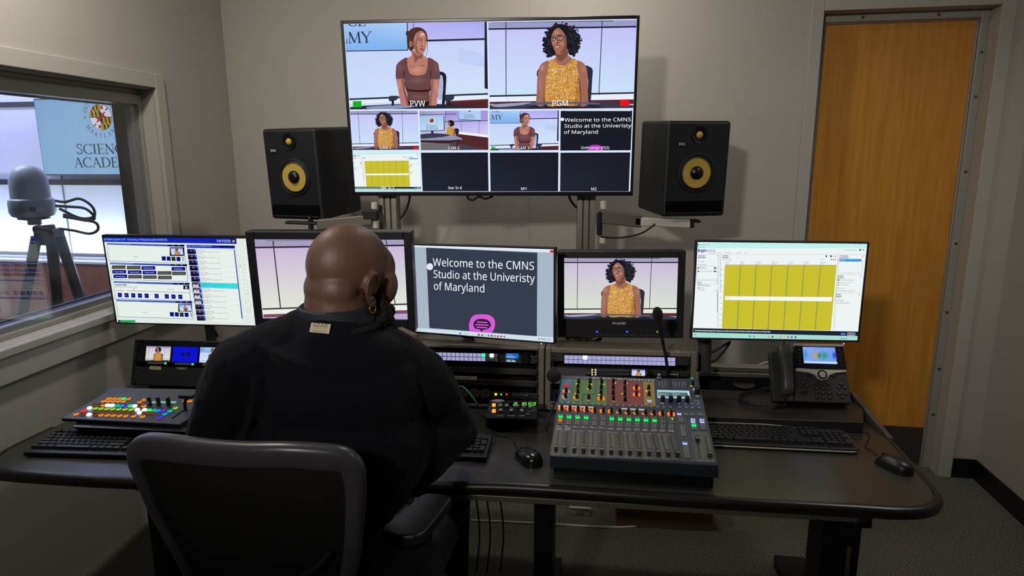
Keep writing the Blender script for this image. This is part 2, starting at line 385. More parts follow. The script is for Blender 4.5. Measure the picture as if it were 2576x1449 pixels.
# left wall with the window opening   (local x: into the room's depth, y: outwards, z up)
WX1, WX0, WZ0, WZ1, WT = -.655, -3.1, 1.005, 1.94, .176
b = MB(); b.T = LWM
b.b2((-6.4, 0, 0), (WX0, WT, HC)); b.b2((WX1, 0, 0), (.15, WT, HC)); b.b2((WX0, 0, 0), (WX1, WT, WZ0)); b.b2((WX0, 0, WZ1), (WX1, WT, HC))
struct(b.build('wall_left', PAINT, smooth=0))
wn = thing('window_1', None, None, LWM); struct(wn)
def ring(b, x0, x1, z0, z1, w, y0, y1, m=0, wb=None):
    wb = wb or w
    b.b2((x0, y0, z0), (x0 + w, y1, z1), m); b.b2((x1 - w, y0, z0), (x1, y1, z1), m); b.b2((x0 + w, y0, z1 - w), (x1 - w, y1, z1), m); b.b2((x0 + w, y0, z0), (x1 - w, y1, z0 + wb), m)
b = MB(); ring(b, WX0 - .065, WX1 + .065, WZ0 - .125, WZ1 + .07, .065, -.022, .0, wb=.125); b.b2((WX0 - .065, -.034, WZ0 - .03), (WX1 + .065, -.02, WZ0))
b.build('window_casing', PAINT2, wn, bevel=.004)
b = MB(); ring(b, WX0, WX1, WZ0, WZ1, .018, .06, .12, wb=.02); ring(b, WX0 + .018, WX1 - .018, WZ0 + .02, WZ1 - .018, .022, .085, .12, wb=.02); b.b2((WX0 + .018, .062, WZ1 - .068), (WX1 - .018, .12, WZ1 - .018))
b.build('window_frame', mat('window_frame_paint', '#8f8d88', .4), wn, bevel=.003)
b = MB()
ring(b, WX0 + .030, WX1 - .030, WZ0 + .03, WZ1 - .055, .012, .1205, .150, wb=.010); ring(b, WX0 + .035, WX1 - .035, WZ0 + .034, WZ1 - .060, .012, .150, .175, wb=.010)
b.build('gasket', mat('window_gasket', '#20242c', .6), wn, bevel=.002)
def glass_mat():
    m = bpy.data.materials.new('window_glass'); m.use_nodes = True; nt = m.node_tree; nt.nodes.clear(); L = nt.links.new
    o = nt.nodes.new('ShaderNodeOutputMaterial'); t = nt.nodes.new('ShaderNodeBsdfTransparent'); t.inputs[0].default_value = (.96, .98, 1, 1)
    g = nt.nodes.new('ShaderNodeBsdfGlossy'); g.inputs['Roughness'].default_value = .0; lw = nt.nodes.new('ShaderNodeLayerWeight'); lw.inputs[0].default_value = .5
    pw = nt.nodes.new('ShaderNodeMath'); pw.operation = 'POWER'; pw.inputs[1].default_value = 3.0; L(lw.outputs['Facing'], pw.inputs[0])
    f = nt.nodes.new('ShaderNodeMath'); f.operation = 'MULTIPLY_ADD'; f.inputs[1].default_value = .7; f.inputs[2].default_value = .05; L(pw.outputs[0], f.inputs[0])
    x = nt.nodes.new('ShaderNodeMixShader'); L(f.outputs[0], x.inputs[0]); L(t.outputs[0], x.inputs[1]); L(g.outputs[0], x.inputs[2]); L(x.outputs[0], o.inputs[0]); return m
b = MB(); b.b2((WX0 + .036, .158, WZ0 + .035), (WX1 - .036, .164, WZ1 - .055)); GLS = glass_mat(); b.build('glass_pane', GLS, wn, smooth=0)
b = MB(); b.b2((WX0 + .017, .066, WZ0 + .019), (WX1 - .017, .072, WZ1 - .066)); b.build('glass_pane', GLS, wn, smooth=0)
# ------------------------------------------------------------------ studio beyond the glass
SG = Fr((-3.696, 5.942, 1.803), 10.5, 0, 0, .65); SN = SG.n
SO = V((SG.o.x, SG.o.y, 0)) + SN * .13
SWM = MX.Translation(SO) @ SG.R.to_4x4()
def sw(px, py, off=0): q = SWM.inverted() @ onP(px, py, SO + SN * off, SN); return q.x, q.z
PANEL = mat('studio_panel_white', '#e9e9ee', .55)
b = MB(); b.T = SWM; b.b2((-3.0, 0, 0), (2.2, .1, HC)); struct(b.build('wall_studio_back', PANEL, smooth=0))
b = MB(); b.b2((-5.9, 1.0, 0), (-5.8, 6.9, HC)); struct(b.build('wall_studio_left', PANEL, smooth=0))
z1, z2, z3, z4 = sw(40, 263)[1], sw(160, 458)[1], sw(160, 640)[1], sw(160, 656)[1]
GRV = mat('studio_joint_dark', '#2a2d36', .5)
b = MB(); b.T = SWM
for z, h in ((z1, .045), (z2, .05), (z3, .03)): b.b2((-3, -.012, z - h / 2), (2.2, .001, z + h / 2))
struct(b.build('trim_3', GRV, smooth=0))
b = MB(); b.T = SWM
for px in (-330, -90, 168, 420, 660):
    x = sw(px, 540)[0]; b.b2((x - .006, -.006, z4), (x + .006, .001, HC))
struct(b.build('trim_4', mat('studio_joint_grey', '#6a6d78', .5), smooth=0))
b = MB(); b.T = SWM; b.b2((-3, -.10, 0), (2.2, 0.0, z4), 0); b.b2((-3, -.13, z4), (2.2, 0, z4 + .02), 1)
struct(b.build('wall_studio_wainscot', [wood('wainscot_wood', '#8e5540', '#a96c52', .3), PANEL], smooth=0))
P0 = SWM @ V((-.2, -.16, z4 + .06)); P1 = SWM @ V((-.2, 0, z4 + .75))
light('studio_strip_low', P0, P1, 44, (.80, .89, 1), 5.0, sy=.05)
P0 = SWM @ V((-.2, -.3, HC - .06)); P1 = SWM @ V((-.2, -.02, 1.9))
light('studio_strip_high', P0, P1, 62, (.42, .42, 1), 5.0, sy=.08)
light('studio_fill', (-3.4, 4.0, 2.65), (-3.4, 5.2, .3), 55, (.75, .82, 1), 1.2)  # unseen fill, aimed low to brighten the wainscot and dome camera
# ------------------------------------------------------------------ the sign with the seal and SCIENCE ACADEMY
def seal(pen, cx, cy, r, px=None, ringtext=True, l=2):
    """quartered globe with ring lettering; coordinates in the pen's source frame (y down)"""
    INK, GOLD, RED, WH = '#1d2026', '#d8a613', '#b5202c', '#eceef2'
    n = 40
    def clipc(poly): # clip polygon to the disc by sampling the disc as a convex polygon
        out = [(p[0], p[1]) for p in poly]
        for k in range(n):
            a = 2 * pi * (k + .5) / n; nx, ny = cos(a), sin(a); lim = r * cos(pi / n); res = []
            for i in range(len(out)):
                p, q = out[i - 1], out[i]; dp = lim - ((p[0] - cx) * nx + (p[1] - cy) * ny); dq = lim - ((q[0] - cx) * nx + (q[1] - cy) * ny)
                if (dp >= 0) != (dq >= 0): t = dp / (dp - dq); res.append((p[0] + (q[0] - p[0]) * t, p[1] + (q[1] - p[1]) * t))
                if dq >= 0: res.append(q)
            out = res
            if not out: return []
        return out
    def P(poly, col, ll): 
        q = clipc(poly)
        if len(q) > 2: pen.poly(q, col, ll)
    def S(x, y): return (cx + x * r, cy - y * r)
    pen.ell(cx, cy, r * 1.03, r * 1.03, INK, l, 40)
    for sx, sy in ((-1, 1), (1, -1)):
        P([S(0, 0), S(sx, 0), S(sx, sy), S(0, sy)], GOLD, l + 1)
        for k in range(6):
            for up in (0, 1):
                x0, x1 = k / 6 * 1.0, (k + 1) / 6
                if (k + up) % 2 == 0:
                    y0, y1 = (.5, 1.0) if up else (0, .5); sh = .22
                    P([S(sx * x0, sy * (y0)), S(sx * x1, sy * (y0 + sh - .12)), S(sx * x1, sy * (y1 + .1)), S(sx * x0, sy * (y1 - .12))], INK, l + 2)
    for sx, sy in ((1, 1), (-1, -1)):
        P([S(0, 0), S(sx, 0), S(sx, sy), S(0, sy)], WH, l + 1)
        P([S(sx * .5, sy * .5), S(sx, sy * .5), S(sx, sy), S(sx * .5, sy)], RED, l + 2); P([S(0, 0), S(sx * .45, 0), S(sx * .45, sy * .42), S(0, sy * .42)], RED, l + 2)
        P([S(sx * .08, sy * .62), S(sx * .3, sy * .62), S(sx * .3, sy * .9), S(sx * .08, sy * .9)], RED, l + 2)
        for ex, ey in ((.45, .2), (.2, .42), (.55, .75), (.75, .52)): 
            pts = [(S(sx * ex, sy * ey)[0] + r * .12 * cos(t * pi / 5), S(sx * ex, sy * ey)[1] + r * .12 * sin(t * pi / 5)) for t in range(10)]; P(pts, WH, l + 3)
    P([S(-.03, 1), S(.03, 1), S(.03, -1), S(-.03, -1)], INK, l + 4); P([S(-1, .03), S(1, .03), S(1, -.03), S(-1, -.03)], INK, l + 4)
    if ringtext:
        def arc(txt, R, a0, a1, top, size):
            for i, ch in enumerate(txt):
                if ch == ' ': continue
                t = i / (len(txt) - 1); a = rad(a0 + (a1 - a0) * t); qs, wd = serif_quads(ch)
                bx, by = cx + R * cos(a), cy - R * sin(a); ux, uy = (sin(a), cos(a)) if top else (-sin(a), -cos(a)); vx, vy = (cos(a), -sin(a)) if top else (-cos(a), sin(a))
                for q in qs: pen.poly([(bx + ux * (x - wd / 2) * size + vx * (y - (0 if top else 1)) * size * 1.0 + (0 if top else vx * size * .0), by + uy * (x - wd / 2) * size + vy * (y - (0 if top else 1)) * size) for x, y in q], '#394350', l + 2)
        arc('UNIVERSITY OF', r * 1.28, 160, 20, True, r * .34); arc('MARYLAND', r * 1.28, 212, 328, False, r * .36)
        for t, x in (('18', -1.62), ('56', 1.36)):
            qs, wd = serif_quads(t)
            for q in qs: pen.poly([(cx + x * r + a * r * .26, cy + r * .12 - bb * r * .26) for a, bb in q], '#394350', l + 2)
def sign_picture(pen):
    """source frame: crop 1 pixels of the window sign (2.07 x)"""
    pen.text('SCIENCE', 400, 802, 52, '#33414f', 2, serif=True, w=292); pen.text('ACADEMY', 388, 872, 52, '#33414f', 2, serif=True, w=338)
sg = thing('wall_display', 'wide display on the studio wall showing a round seal above dark lettering', 'display', SG.M)
b = MB(); b.b2((-.56, .004, -.01), (.56, .06, .66)); b.b2((-.2, .06, .2), (.2, .13, .45)); b.build('housing', BLK2, sg, bevel=.004)
cv = Canvas(); P = SG.crop(2.07, 0, 0)
cv.poly([(-.55, 0), (.55, 0), (.55, .65), (-.55, .65)], ['#9cc6ea', '#a9d3f2', '#a6cdf0', '#8fb7e6'], 0)
x_, z_ = P(525, 610); 
pen = Pen(cv, lambda x, y: (x, -y), (-.55, 0, .55, .65))
seal(pen, x_, -z_, (P(583, 610)[0] - P(470, 610)[0]) / 2)
pen = Pen(cv, P, (-.55, 0, .55, .65)); sign_picture(pen)
cv.build('screen', sg, y=0.0)
# ------------------------------------------------------------------ studio camera on a tripod
TC = atY(85, 545, 3.75); 
def onY(px, py): return atY(px, py, 3.75)
WHT = mat('camera_white_plastic', '#c3c8cf', .35)
tr = thing('tripod', 'tall dark tripod standing behind the window under the white dome camera', 'tripod', (TC.x + .03, TC.y, 0))
def L3(p): return V(p) - V(tr.location)
hub = onY(125, 595); TGREY = mat('tripod_grey', '#4c5058', .4, .5)
b = MB(); b.cyl(L3(onY(128, 580)) , L3(onY(148, 790)) * 1, .032, .028, 14); b.box(L3(hub), (.11, .1, .09)); b.cyl(L3(onY(119, 566)), L3(hub), .035, .045, 16); b.build('centre_column', [TGREY], tr, bevel=.003)
for (dx, dy, px0, px1) in ((-.36, -.1, 100, 70), (.38, -.1, 170, 240), (.05, .42, 135, 150)):
    top = L3(hub) + V((dx * .18, dy * .15, .0)); q = V((dx * 1.0, dy, 0.0)); mid = top.lerp(q, .55)
    b = MB(); b.tube([top, mid], .028, 10); b.tube([mid, q], .018, 10); b.ball(mid, .033, 12, 8); b.ball(q + V((0, 0, .02)), .024, 10, 8); b.build('leg', TGREY, tr)
b = MB(); k = L3(onY(100, 577)); b.cyl(L3(onY(125, 575)), k, .012, .012, 10); b.cyl(k, L3(onY(88, 577)), .028, .022, 12); b.build('pan_knob', BLK, tr)
cm = thing('dome_camera', 'white dome camera mounted on the tripod behind the window', 'camera', TC)
w = (onY(135, 500) - onY(35, 500)).length / 2; hh = onY(85, 413).z - TC.z
b = MB(); b.lathe([(.001, hh), (w * .3, hh * .985), (w * .55, hh * .93), (w * .72, hh * .84), (w * .82, hh * .72), (w * .85, hh * .58), (w * .86, hh * .36), (w * .97, hh * .33), (w, hh * .27), (w, hh * .1), (w * .9, hh * .02), (w * .75, 0)], 36); b.build('dome_housing', WHT, cm, smooth=30)
b = MB(); b.lathe([(w * .7, 0), (w * .7, -.012), (w * .3, -.02), (w * .3, -.045)], 24); b.build('base_plate', TGREY, cm)
b = MB(); b.box((w * .55, -w * .8, hh * .17), (.06, .02, .03)); b.build('nameplate', mat('nameplate_grey', '#848a92', .4), cm, bevel=.002)
for k, pts in enumerate(([(140, 505), (165, 508), (200, 500), (232, 520), (236, 545), (200, 548), (150, 525)], [(140, 518), (175, 520), (215, 525), (238, 548), (215, 555), (160, 540)], [(160, 545), (200, 552), (240, 560), (246, 578), (225, 588), (185, 580), (150, 575)])):
    b = MB(); b.tube([atY(x, y, 3.75 - .05 - .02 * k) for x, y in pts], .0075, 8, sm=5)
    tag(b.build('camera_cable', RUB), ['black cable looping highest from the dome camera on the tripod', 'black cable making the middle loop beside the dome camera', 'lowest black cable loop hanging below the dome camera'][k], 'cable', 'cables of the dome camera')
# ================================================================== CONSOLE DESK
LAM = mat('desk_laminate_charcoal', '#34332f', 0.31, bump=0.06, scale=500, var=.08, spec=.6)
DT = .74
desk = thing('console_desk', 'long charcoal console desk with a thick rounded black front edge', 'desk', (-.2, 1.9, 0))
D0 = V((-.2, 1.9, 0))
front = [(-1.56, 2.1), (-1.588, 1.93), (-1.572, 1.855), (-1.53, 1.81), (-1.46, 1.788), (-1.1, 1.745), (-.6, 1.722), (-.25, 1.715), (.011, 1.705), (.44, 1.640), (.893, 1.580), (1.0, 1.566), (1.075, 1.574), (1.125, 1.61), (1.148, 1.665), (1.182, 1.85), (1.205, 1.977)]
_c = V((-.2, 2.3)); front = [tuple(V(p) + (V(p) - _c).normalized() * .008) for p in front]
out = [(-1.53, 2.78)] + front + [(1.208, 2.36), (.4, 2.47)]
b = MB(); b.prism([(x - D0.x, y - D0.y) for x, y in out], DT - .034, DT); b.build('worktop', LAM, desk, bevel=.006)
b = MB(); rings = []
ed = smooth_pts([V((x, y, 0)) for x, y in front], 4)
for i, p in enumerate(ed):
    d = (ed[min(i + 1, len(ed) - 1)] - ed[max(i - 1, 0)]).normalized(); n = V((d.y, -d.x, 0))
    prof = [(-.004, 0.0005), (.008, .0007), (.016, -.006), (.019, -.016), (.016, -.028), (.006, -.035), (-.012, -.036)]
    rings.append([p - D0 + n * a + V((0, 0, DT + c)) for a, c in prof])
b.ringloft(rings); b.build('edge_bumper', mat('desk_edge_black', '#191817', .33), desk, smooth=60)
A0, A1 = atZ(1120, 1252, .672), atZ(2185, 1313, .672)
b = MB(); dd = (A1 - A0); b.T = MX.Translation(A0 - D0) @ MX.Rotation(math.atan2(dd.y, dd.x), 4, 'Z')
b.b2((-1.3, 0, -.004), (dd.length, .03, .014)); b.b2((dd.length - .03, .0, -.02), (dd.length + .01, .05, .03), 1); b.build('front_rail', [mat('rail_steel', '#8b857c', .4, .7), BLKM], desk, bevel=.002)
b = MB(); b.T = b.T = MX.Translation(A0 - D0) @ MX.Rotation(math.atan2(dd.y, dd.x), 4, 'Z'); b.b2((-1.3, .03, -.02), (dd.length, .3, .03)); b.build('cable_tray', BLKM, desk, bevel=.003)
lx = []
for nm, px in (('l', None), ('m', 1370), ('r', 2104)):
    w = .06 if nm != 'r' else .115
    p = V((-1.15, 1.98, 0)) if px is None else atY(px, 1330, 1.93)
    b = MB(); b.T = MX.Translation(V((p.x, p.y, 0)) - D0) @ RZ(-8)
    b.b2((-w / 2, -.05, .05), (w / 2, .09, .66)); b.b2((-w / 2 - .01, -.07, .60), (w / 2 + .01, .3, .70)); b.b2((-w / 2, -.35, 0), (w / 2, .45, .05))
    if nm == 'r':
        b.b2((.018, -.054, .18), (.032, -.049, .42), 1); b.cyl((-w / 2 - .018, 0, .50), (-w / 2, 0, .50), .022, .026, 14, 0)
    b.build('leg', [BLKM, mat('leg_slot_brass', '#6d664a', .5, .4)], desk, bevel=.004)
# raised shelf under the telephone, end panel, back panel
rs = thing('riser_shelf', 'low dark raised shelf on the desk under the telephone', 'shelf', (.9, 2.1, DT))
ro = [atZ(1772, 1048, .779), atZ(2174, 1062, .779), atZ(2172, 1030, .779), atZ(2135, 1002, .779), atZ(2120, 986, .779), atZ(1772, 982, .779)]
b = MB(); b.prism([(p.x - .9, p.y - 2.1) for p in ro], .001, .039); b.build('shelf_board', mat('riser_dark_brown', '#262120', .45, bump=.1, scale=400), rs, bevel=.004)
e0, e1 = V((1.214, 1.978, .742)), atZ(2138, 985, .80)
ep = thing('end_panel', 'slim dark sloping side panel at the right end of the desk', 'panel', e0)
b = MB(); n = V((1, .0, 0)) * .018
b.add([p - e0 for p in (e0 - V((.004, 0, .10)), e0 + n - V((0, 0, .10)), e0 + n, e0, V((e1.x, e1.y, .6)), V((e1.x, e1.y, .6)) + n, e1 + n, e1)], [(0, 1, 2, 3), (7, 6, 5, 4), (0, 4, 5, 1), (3, 2, 6, 7), (1, 5, 6, 2), (0, 3, 7, 4)]); b.build('panel', mat('end_panel_grey', '#4b453e', .45), ep, bevel=.003)
# ------------------------------------------------------------------ aluminium rails and posts
RLY = 2.40
ra, rb = atY(1762, 921, RLY), atY(2075, 924, RLY - .05)
rl = thing('support_rail', 'horizontal aluminium rail behind the racks and the telephone', 'rail', ra)
d = rb - ra; ang = math.atan2(d.y, d.x)
b = MB(); b.T = MX.Rotation(ang, 4, 'Z')
b.b2((0, 0, -.013), (d.length, .045, 0)); b.b2((0, .004, -.022), (d.length, .045, -.013), 1); b.b2((0, -.006, -.038), (d.length, .045, -.022)); b.b2((0, .01, -.10), (d.length, .04, -.038), 2)
b.build('rail_profile', [ALU, mat('rail_groove', '#5b5750', .5, .6), BLKM], rl, bevel=.002)
def post(label, px0, px1, yy, ztop, w=.08):
    p = atY((px0 + px1) / 2, 560, yy); o = thing('display_post', label, 'post', V((p.x, p.y + w / 2, 0)), 'aluminium posts carrying the large display')
    b = MB(); h = ztop; b.T = RZ(-4); g = .012
    for sx in (-1, 1):
        for sy in (-1, 1): b.box((sx * (w / 2 - g), sy * (w / 2 - g), h / 2), (2 * g, 2 * g, h))
    b.box((0, 0, h / 2), (w - .016, w - .016, h), 1); b.box((0, 0, h / 2), (.022, w - .002, h)); b.box((0, 0, h / 2), (w - .002, .022, h))
    b.build('post_profile', [ALU, mat('post_groove', '#55524c', .5, .6)], o, bevel=.002)
    b = MB(); b.T = RZ(-4); b.b2((-w * .8, -w * .8, 0), (w * .8, w * .8, .012)); b.build('foot_plate', BLKM, o, bevel=.003); return o
post('aluminium post under the left half of the large display', 950, 1006, 2.90, 1.75)
post('aluminium post under the right half of the large display', 1454, 1498, 2.88, 1.75)
# ------------------------------------------------------------------ studio loudspeakers and their arms
YEL = mat('speaker_cone_yellow', '#b89d46', .55, bump=.25, scale=260)
def speaker(label, F_, crop, tw, woof, woofr, slot, badge):
    t = thing('studio_speaker', label, 'speaker', F_.M, 'studio monitor speakers beside the large display'); w, h, dp = .275, .39, .31
    b = MB(); b.b2((-w / 2, 0, 0), (w / 2, dp, h)); b.build('cabinet', mat('speaker_cabinet', '#14161b', .5, bump=.06, scale=800), t, bevel=.014, seg=3)
    b = MB(); b.b2((-w / 2 + .012, -.003, .019), (w / 2 - .012, .01, .066)); b.b2((-w / 2 + .022, -.006, .012), (w / 2 - .022, .002, .019), 1); b.build('bass_port', [mat('port_shade_black', '#030304', .9, spec=.1), BLK], t, bevel=.004)  # near-black colour stands in for the shade of a hollow port
    P = F_.crop(*crop)
    def disc(name, c, prof, mats, seg=36):
        q = P(*c); bb = MB(); bb.T = TR(q[0], 0, q[1]) @ RX(90)
        for i, pr in enumerate(prof): bb.lathe(pr, seg, i)
        return bb.build(name, mats, t, smooth=40)
    R = woofr
    disc('woofer_surround', woof, [[(R * 1.3, -.002), (R * 1.28, .006), (R * 1.2, .008), (R * 1.14, .004), (R * 1.1, .009), (R * 1.03, .011), (R * .98, .004)]], [RUB])
    wo = disc('woofer_cone', woof, [[(R, .005), (R * .5, -.022 + .02)], [(R * .47, .001), (R * .42, .012), (R * .3, .018), (R * .1, .021), (.0005, .0215)]], [YEL, BLK2])
    disc('tweeter_guide', tw, [[(.036, -.001), (.034, .005), (.028, .003), (.016, -.0005 + .002)]], [BLK2]); disc('tweeter_dome', tw, [[(.0145, .002), (.012, .007), (.006, .010), (.0005, .011)]], [YEL], 24)
    q = P(*badge); cv = Canvas(); bb = MB(); bb.box((q[0], -.002, q[1]), (.03, .004, .019)); bo = bb.build('badge', BLK2, t)
    pen = Pen(cv, lambda x, y: (x, -y)); pen.text('KRK', q[0], -q[1] + .005, .010, '#b9b6ac', 1, w=.021, align='c', bold=.02)
    for sg_ in (-1, 1): pen.rect(q[0] + sg_ * .0125 - .001, -q[1] - .007, q[0] + sg_ * .0125 + .001, -q[1] + .007, '#b9b6ac', 1)
    plain(cv, 'badge_lettering', t, y=-.0045)
    return t
_PLAIN = {}
def plain(cv, name, parent, y=0.0):
    """build a canvas as printed (non glowing) ink: colours from the canvas"""
    if 'm' not in _PLAIN:
        m = bpy.data.materials.new('printed_ink'); m.use_nodes = True; nt = m.node_tree; a = nt.nodes.new('ShaderNodeAttribute'); a.attribute_name = 'pixel'
        nt.links.new(a.outputs[0], nt.nodes['Principled BSDF'].inputs['Base Color']); nt.nodes['Principled BSDF'].inputs['Roughness'].default_value = .5; _PLAIN['m'] = m
    return cv.build(name, parent, y, _PLAIN['m'])
SL = Fr((-.949, 2.882, 1.560), 19.8, -3.2, 0, .39); SRt = Fr((.764, 2.747, 1.579), -8.7, -2.5, 0, .39)
speaker('black studio speaker with yellow cone to the left of the large display', SL, (2.07, 0, 0), (1505, 738), (1535, 922), .062, None, (1427, 784))
speaker('black studio speaker with yellow cone to the right of the large display', SRt, (2.07, 1560, 0), (414, 702), (396, 900), .062, None, (320, 750))
CAP = mat('joint_cap_white', '#c9c7c0', .35)
def arm(label, fr_, joints, plates, ends, yy):
    o = thing('articulated_mount', label, 'bracket', fr_, 'speaker arms on the posts')
    L = lambda x, y, dy=0: atY(x, y, yy + dy) - V(fr_)
    for (x, y0, y1) in joints:
        b = MB(); b.cyl(L(x, y0), L(x, y1), .014, .014, 18); b.build('joint_cap', CAP, o, bevel=.002)
    for pts, hgt, m, nm in plates:
        b = MB()
        for (a, c) in zip(pts, pts[1:]):
            p, q = L(*a), L(*c); u = (q - p).normalized(); sd = u.cross(V((0, 0, 1))).normalized()
            vs = []
            for e in (p, q):
                for s1, s2 in ((-1, -1), (1, -1), (1, 1), (-1, 1)): vs.append(e + sd * .022 * s1 + V((0, 0, hgt / 2 * s2)))
            b.add(vs, [(0, 1, 2, 3), (7, 6, 5, 4), (0, 4, 5, 1), (1, 5, 6, 2), (2, 6, 7, 3), (3, 7, 4, 0)])
        b.build(nm, m, o, bevel=.005, seg=3)
    return o
ARMG = mat('arm_grey', '#6e6a63', .45, .4)
arm('jointed grey arm holding the right speaker', atY(1515, 560, 2.86), [(1518, 505, 526), (1516, 597, 612)], [([(1502, 562), (1514, 562)], .10, BLKM, 'clamp'), ([(1512, 545), (1612, 556)], .055, ARMG, 'lower_link'), ([(1594, 556), (1735, 562)], .036, CAP, 'upper_link'), ([(1730, 562), (1744, 562)], .036, BLK, 'end_cap'), ([(1690, 554), (1760, 556)], .012, BLKM, 'speaker_plate')], None, 2.80)
arm('jointed grey arm holding the left speaker', atY(940, 545, 2.86), [(942, 509, 526), (945, 552, 574)], [([(914, 541), (952, 541)], .045, BLKM, 'clamp'), ([(938, 552), (800, 565)], .045, ARMG, 'lower_link'), ([(778, 562), (786, 562)], .06, BLK, 'end_cap'), ([(720, 559), (800, 562)], .012, BLKM, 'speaker_plate')], None, 2.84)
def cable(name, label, pts, r=.004, m=None, sm=6, group=None):
    b = MB(); b.tube(pts, r, 8, sm=sm); return tag(b.build(name, m or RUB, smooth=60), label, 'cable', group)
cable('speaker_cable', 'thin black cable drooping under the right speaker arm', [atY(1512, 596, 2.79), atY(1560, 598, 2.78), atY(1610, 588, 2.77), atY(1640, 570, 2.77), atY(1650, 560, 2.79)], .004)
cable('speaker_cable', 'thin black cable running from the left speaker to its post', [atY(870, 520, 2.9), atY(890, 540, 2.9), atY(920, 542, 2.87), atY(940, 541, 2.85)], .003)
cable('display_cable', 'black cable hanging beside the left post below the large display', [atY(1032, 485, 2.88), atY(1028, 510, 2.88), atY(1018, 535, 2.88), atY(1005, 550, 2.88)], .005)
cable('display_cable', 'black cable slanting behind the right post below the large display', [atY(1428, 485, 2.9), atY(1438, 508, 2.9), atY(1450, 522, 2.92)], .005)
cable('display_cable', 'black cable loop hanging under the middle of the large display', [atY(1176, 488, 2.85), atY(1178, 500, 2.84), atY(1190, 503, 2.84), atY(1205, 495, 2.84), atY(1222, 500, 2.84), atY(1240, 493, 2.85)], .005)
# ================================================================== RACKS
RKG = mat('rack_frame_grey', '#7d776c', .5, .3, bump=.12, scale=350, var=.05)
RKB = mat('rack_frame_black', '#131418', .45)
RR = Fr((.376, 2.192, .940), 7.0, 3.0, 0, .40); RC = Fr(V((.376, 2.192, .940)) + V((-cos(rad(7)), sin(rad(7)), 0)) * .535, 7.0, 3.0, 0, .40); RL_ = Fr((-1.243, 2.449, .837), 5.7, 18.9, 0, .178)
PR = RR.crop(2.995, 1000, 840); PC = RC.crop(2.995, 1000, 840); PL_ = RL_.crop(3.716, 0, 830)
zb = lambda Fq: (DT - Fq.o.z) / cos(rad(4)) + .007   # desk height in panel coordinates
def cabinet(label, F_, x0, x1, zt, bx, m, top=.02, dep=.12, z0=None):
    z0 = zb(F_) if z0 is None else z0; o = thing('rack_cabinet', label, 'rack', F_.M @ TR(0, 0, z0), 'desk racks'); h = zt - z0
    b = MB(); b.b2((x0, 0, 0), (x0 + bx, dep, h)); b.b2((x1 - bx, 0, 0), (x1, dep, h)); b.b2((x0 + bx, 0, h - top), (x1 - bx, dep, h)); b.b2((x0 + bx, 0, 0), (x1 - bx, dep, .012)); b.build('frame', m, o, bevel=.003)
    b = MB(); b.b2((x0 + bx, dep - .012, .012), (x1 - bx, dep - .002, h - top)); b.build('inner_back', mat('rack_inner_black', '#08090b', .8), o)
    for sx in (x0 + bx + .001, x1 - bx - .009):
        b = MB(); b.b2((sx, .012, .013), (sx + .008, .02, h - top - .001)); b.build('rack_strip', BLKM, o)
    return o
a, c = PR(1110, 108), PR(2258, 135); cabinet('grey steel desk rack behind the mixing desk', RR, a[0] + .002, c[0], (a[1] + c[1]) / 2, PR(1150, 200)[0] - a[0], RKG, top=.018)
a, c = PC(1108, 103), PC(1045, 200); wC = PC(1108, 103)[0]; cabinet('grey steel desk rack beside the operator with the socket strip', RC, wC - .535, wC - .001, PC(1108, 103)[1], wC - PC(1062, 200)[0], RKG, top=.012)
a, c = PL_(1290, 100), PL_(2060, 112); cabinet('black sloping desk rack below the leftmost monitor', RL_, PL_(1262, 330)[0] - .012, PL_(1262, 330)[0] + .53, a[1] + .006, .014, RKB, top=.01, dep=.045, z0=zb(RL_) + .016)
def screws(parent, pts, r=.0045, y=-.001, m=None):
    s = None
    for (x, z) in pts:
        Mx = TR(x, y, z) @ RX(90)
        if s is None:
            b = MB(); b.lathe([(r * 1.15, 0), (r * 1.1, .0015), (r * .5, .0028), (.0002, .003)], 12); b.box((0, 0, .003), (r, .001, .001)); s = b.build('screw', m or STEEL, parent, M=Mx)
        else: dup_part(s, parent, Mx)
def module(name, label, cat, F_, P, box, dep=.09, m=None, ears=True, group=None, proud=.006, scr=None):
    (xa, ya), (xb, yb) = box; p, q = P(xa, ya), P(xb, yb); x0, x1, z1, z0 = p[0], q[0], p[1], q[1]
    o = thing(name, label, cat, F_.M @ TR(0, -.0005, z0), group)
    b = MB(); b.b2((x0, -.003, .0006), (x1, .0, z1 - z0 - .0006)); b.b2((x0 + .022, 0, .002), (x1 - .022, dep, z1 - z0 - .002)); b.build('front_panel', m or mat('rack_panel_charcoal', '#2b2927', .5, bump=.05, scale=600), o, bevel=.0015)
    if ears: screws(o, [(x, z) for x in (x0 + .008, x1 - .008) for z in (.008, z1 - z0 - .008)], y=-.003, m=BLKM)
    return o, (lambda x, y: V(P(x, y)) - V((0, z0))), x0, x1, z1 - z0
KW = emit('key_lilac_glow', '#a9a9d8', .9); KWB = emit('key_white_glow', '#ffffff', 2.6, True); KG = emit('key_green_glow', '#2cff86', 2.2, True); KDIM = mat('key_unlit_grey', '#8d8da0', .4)
def keygrid(o, P, xs, ys, w, h, matfn, y=-.003, name='button', d=.004):
    protos = {}
    for j, yy in enumerate(ys):
        for i, xx in enumerate(xs):
            m = matfn(i, j)
            if m is None: continue
            q = P(xx, yy); Mx = TR(q[0], y, q[1])
            if m.name not in protos:
                b = MB(); b.T = RX(90); b.box((0, 0, d / 2), (w, h, d), taper=.88); protos[m.name] = b.build(name, [m], o, M=Mx, smooth=0)
            else: dup_part(protos[m.name], o, Mx)
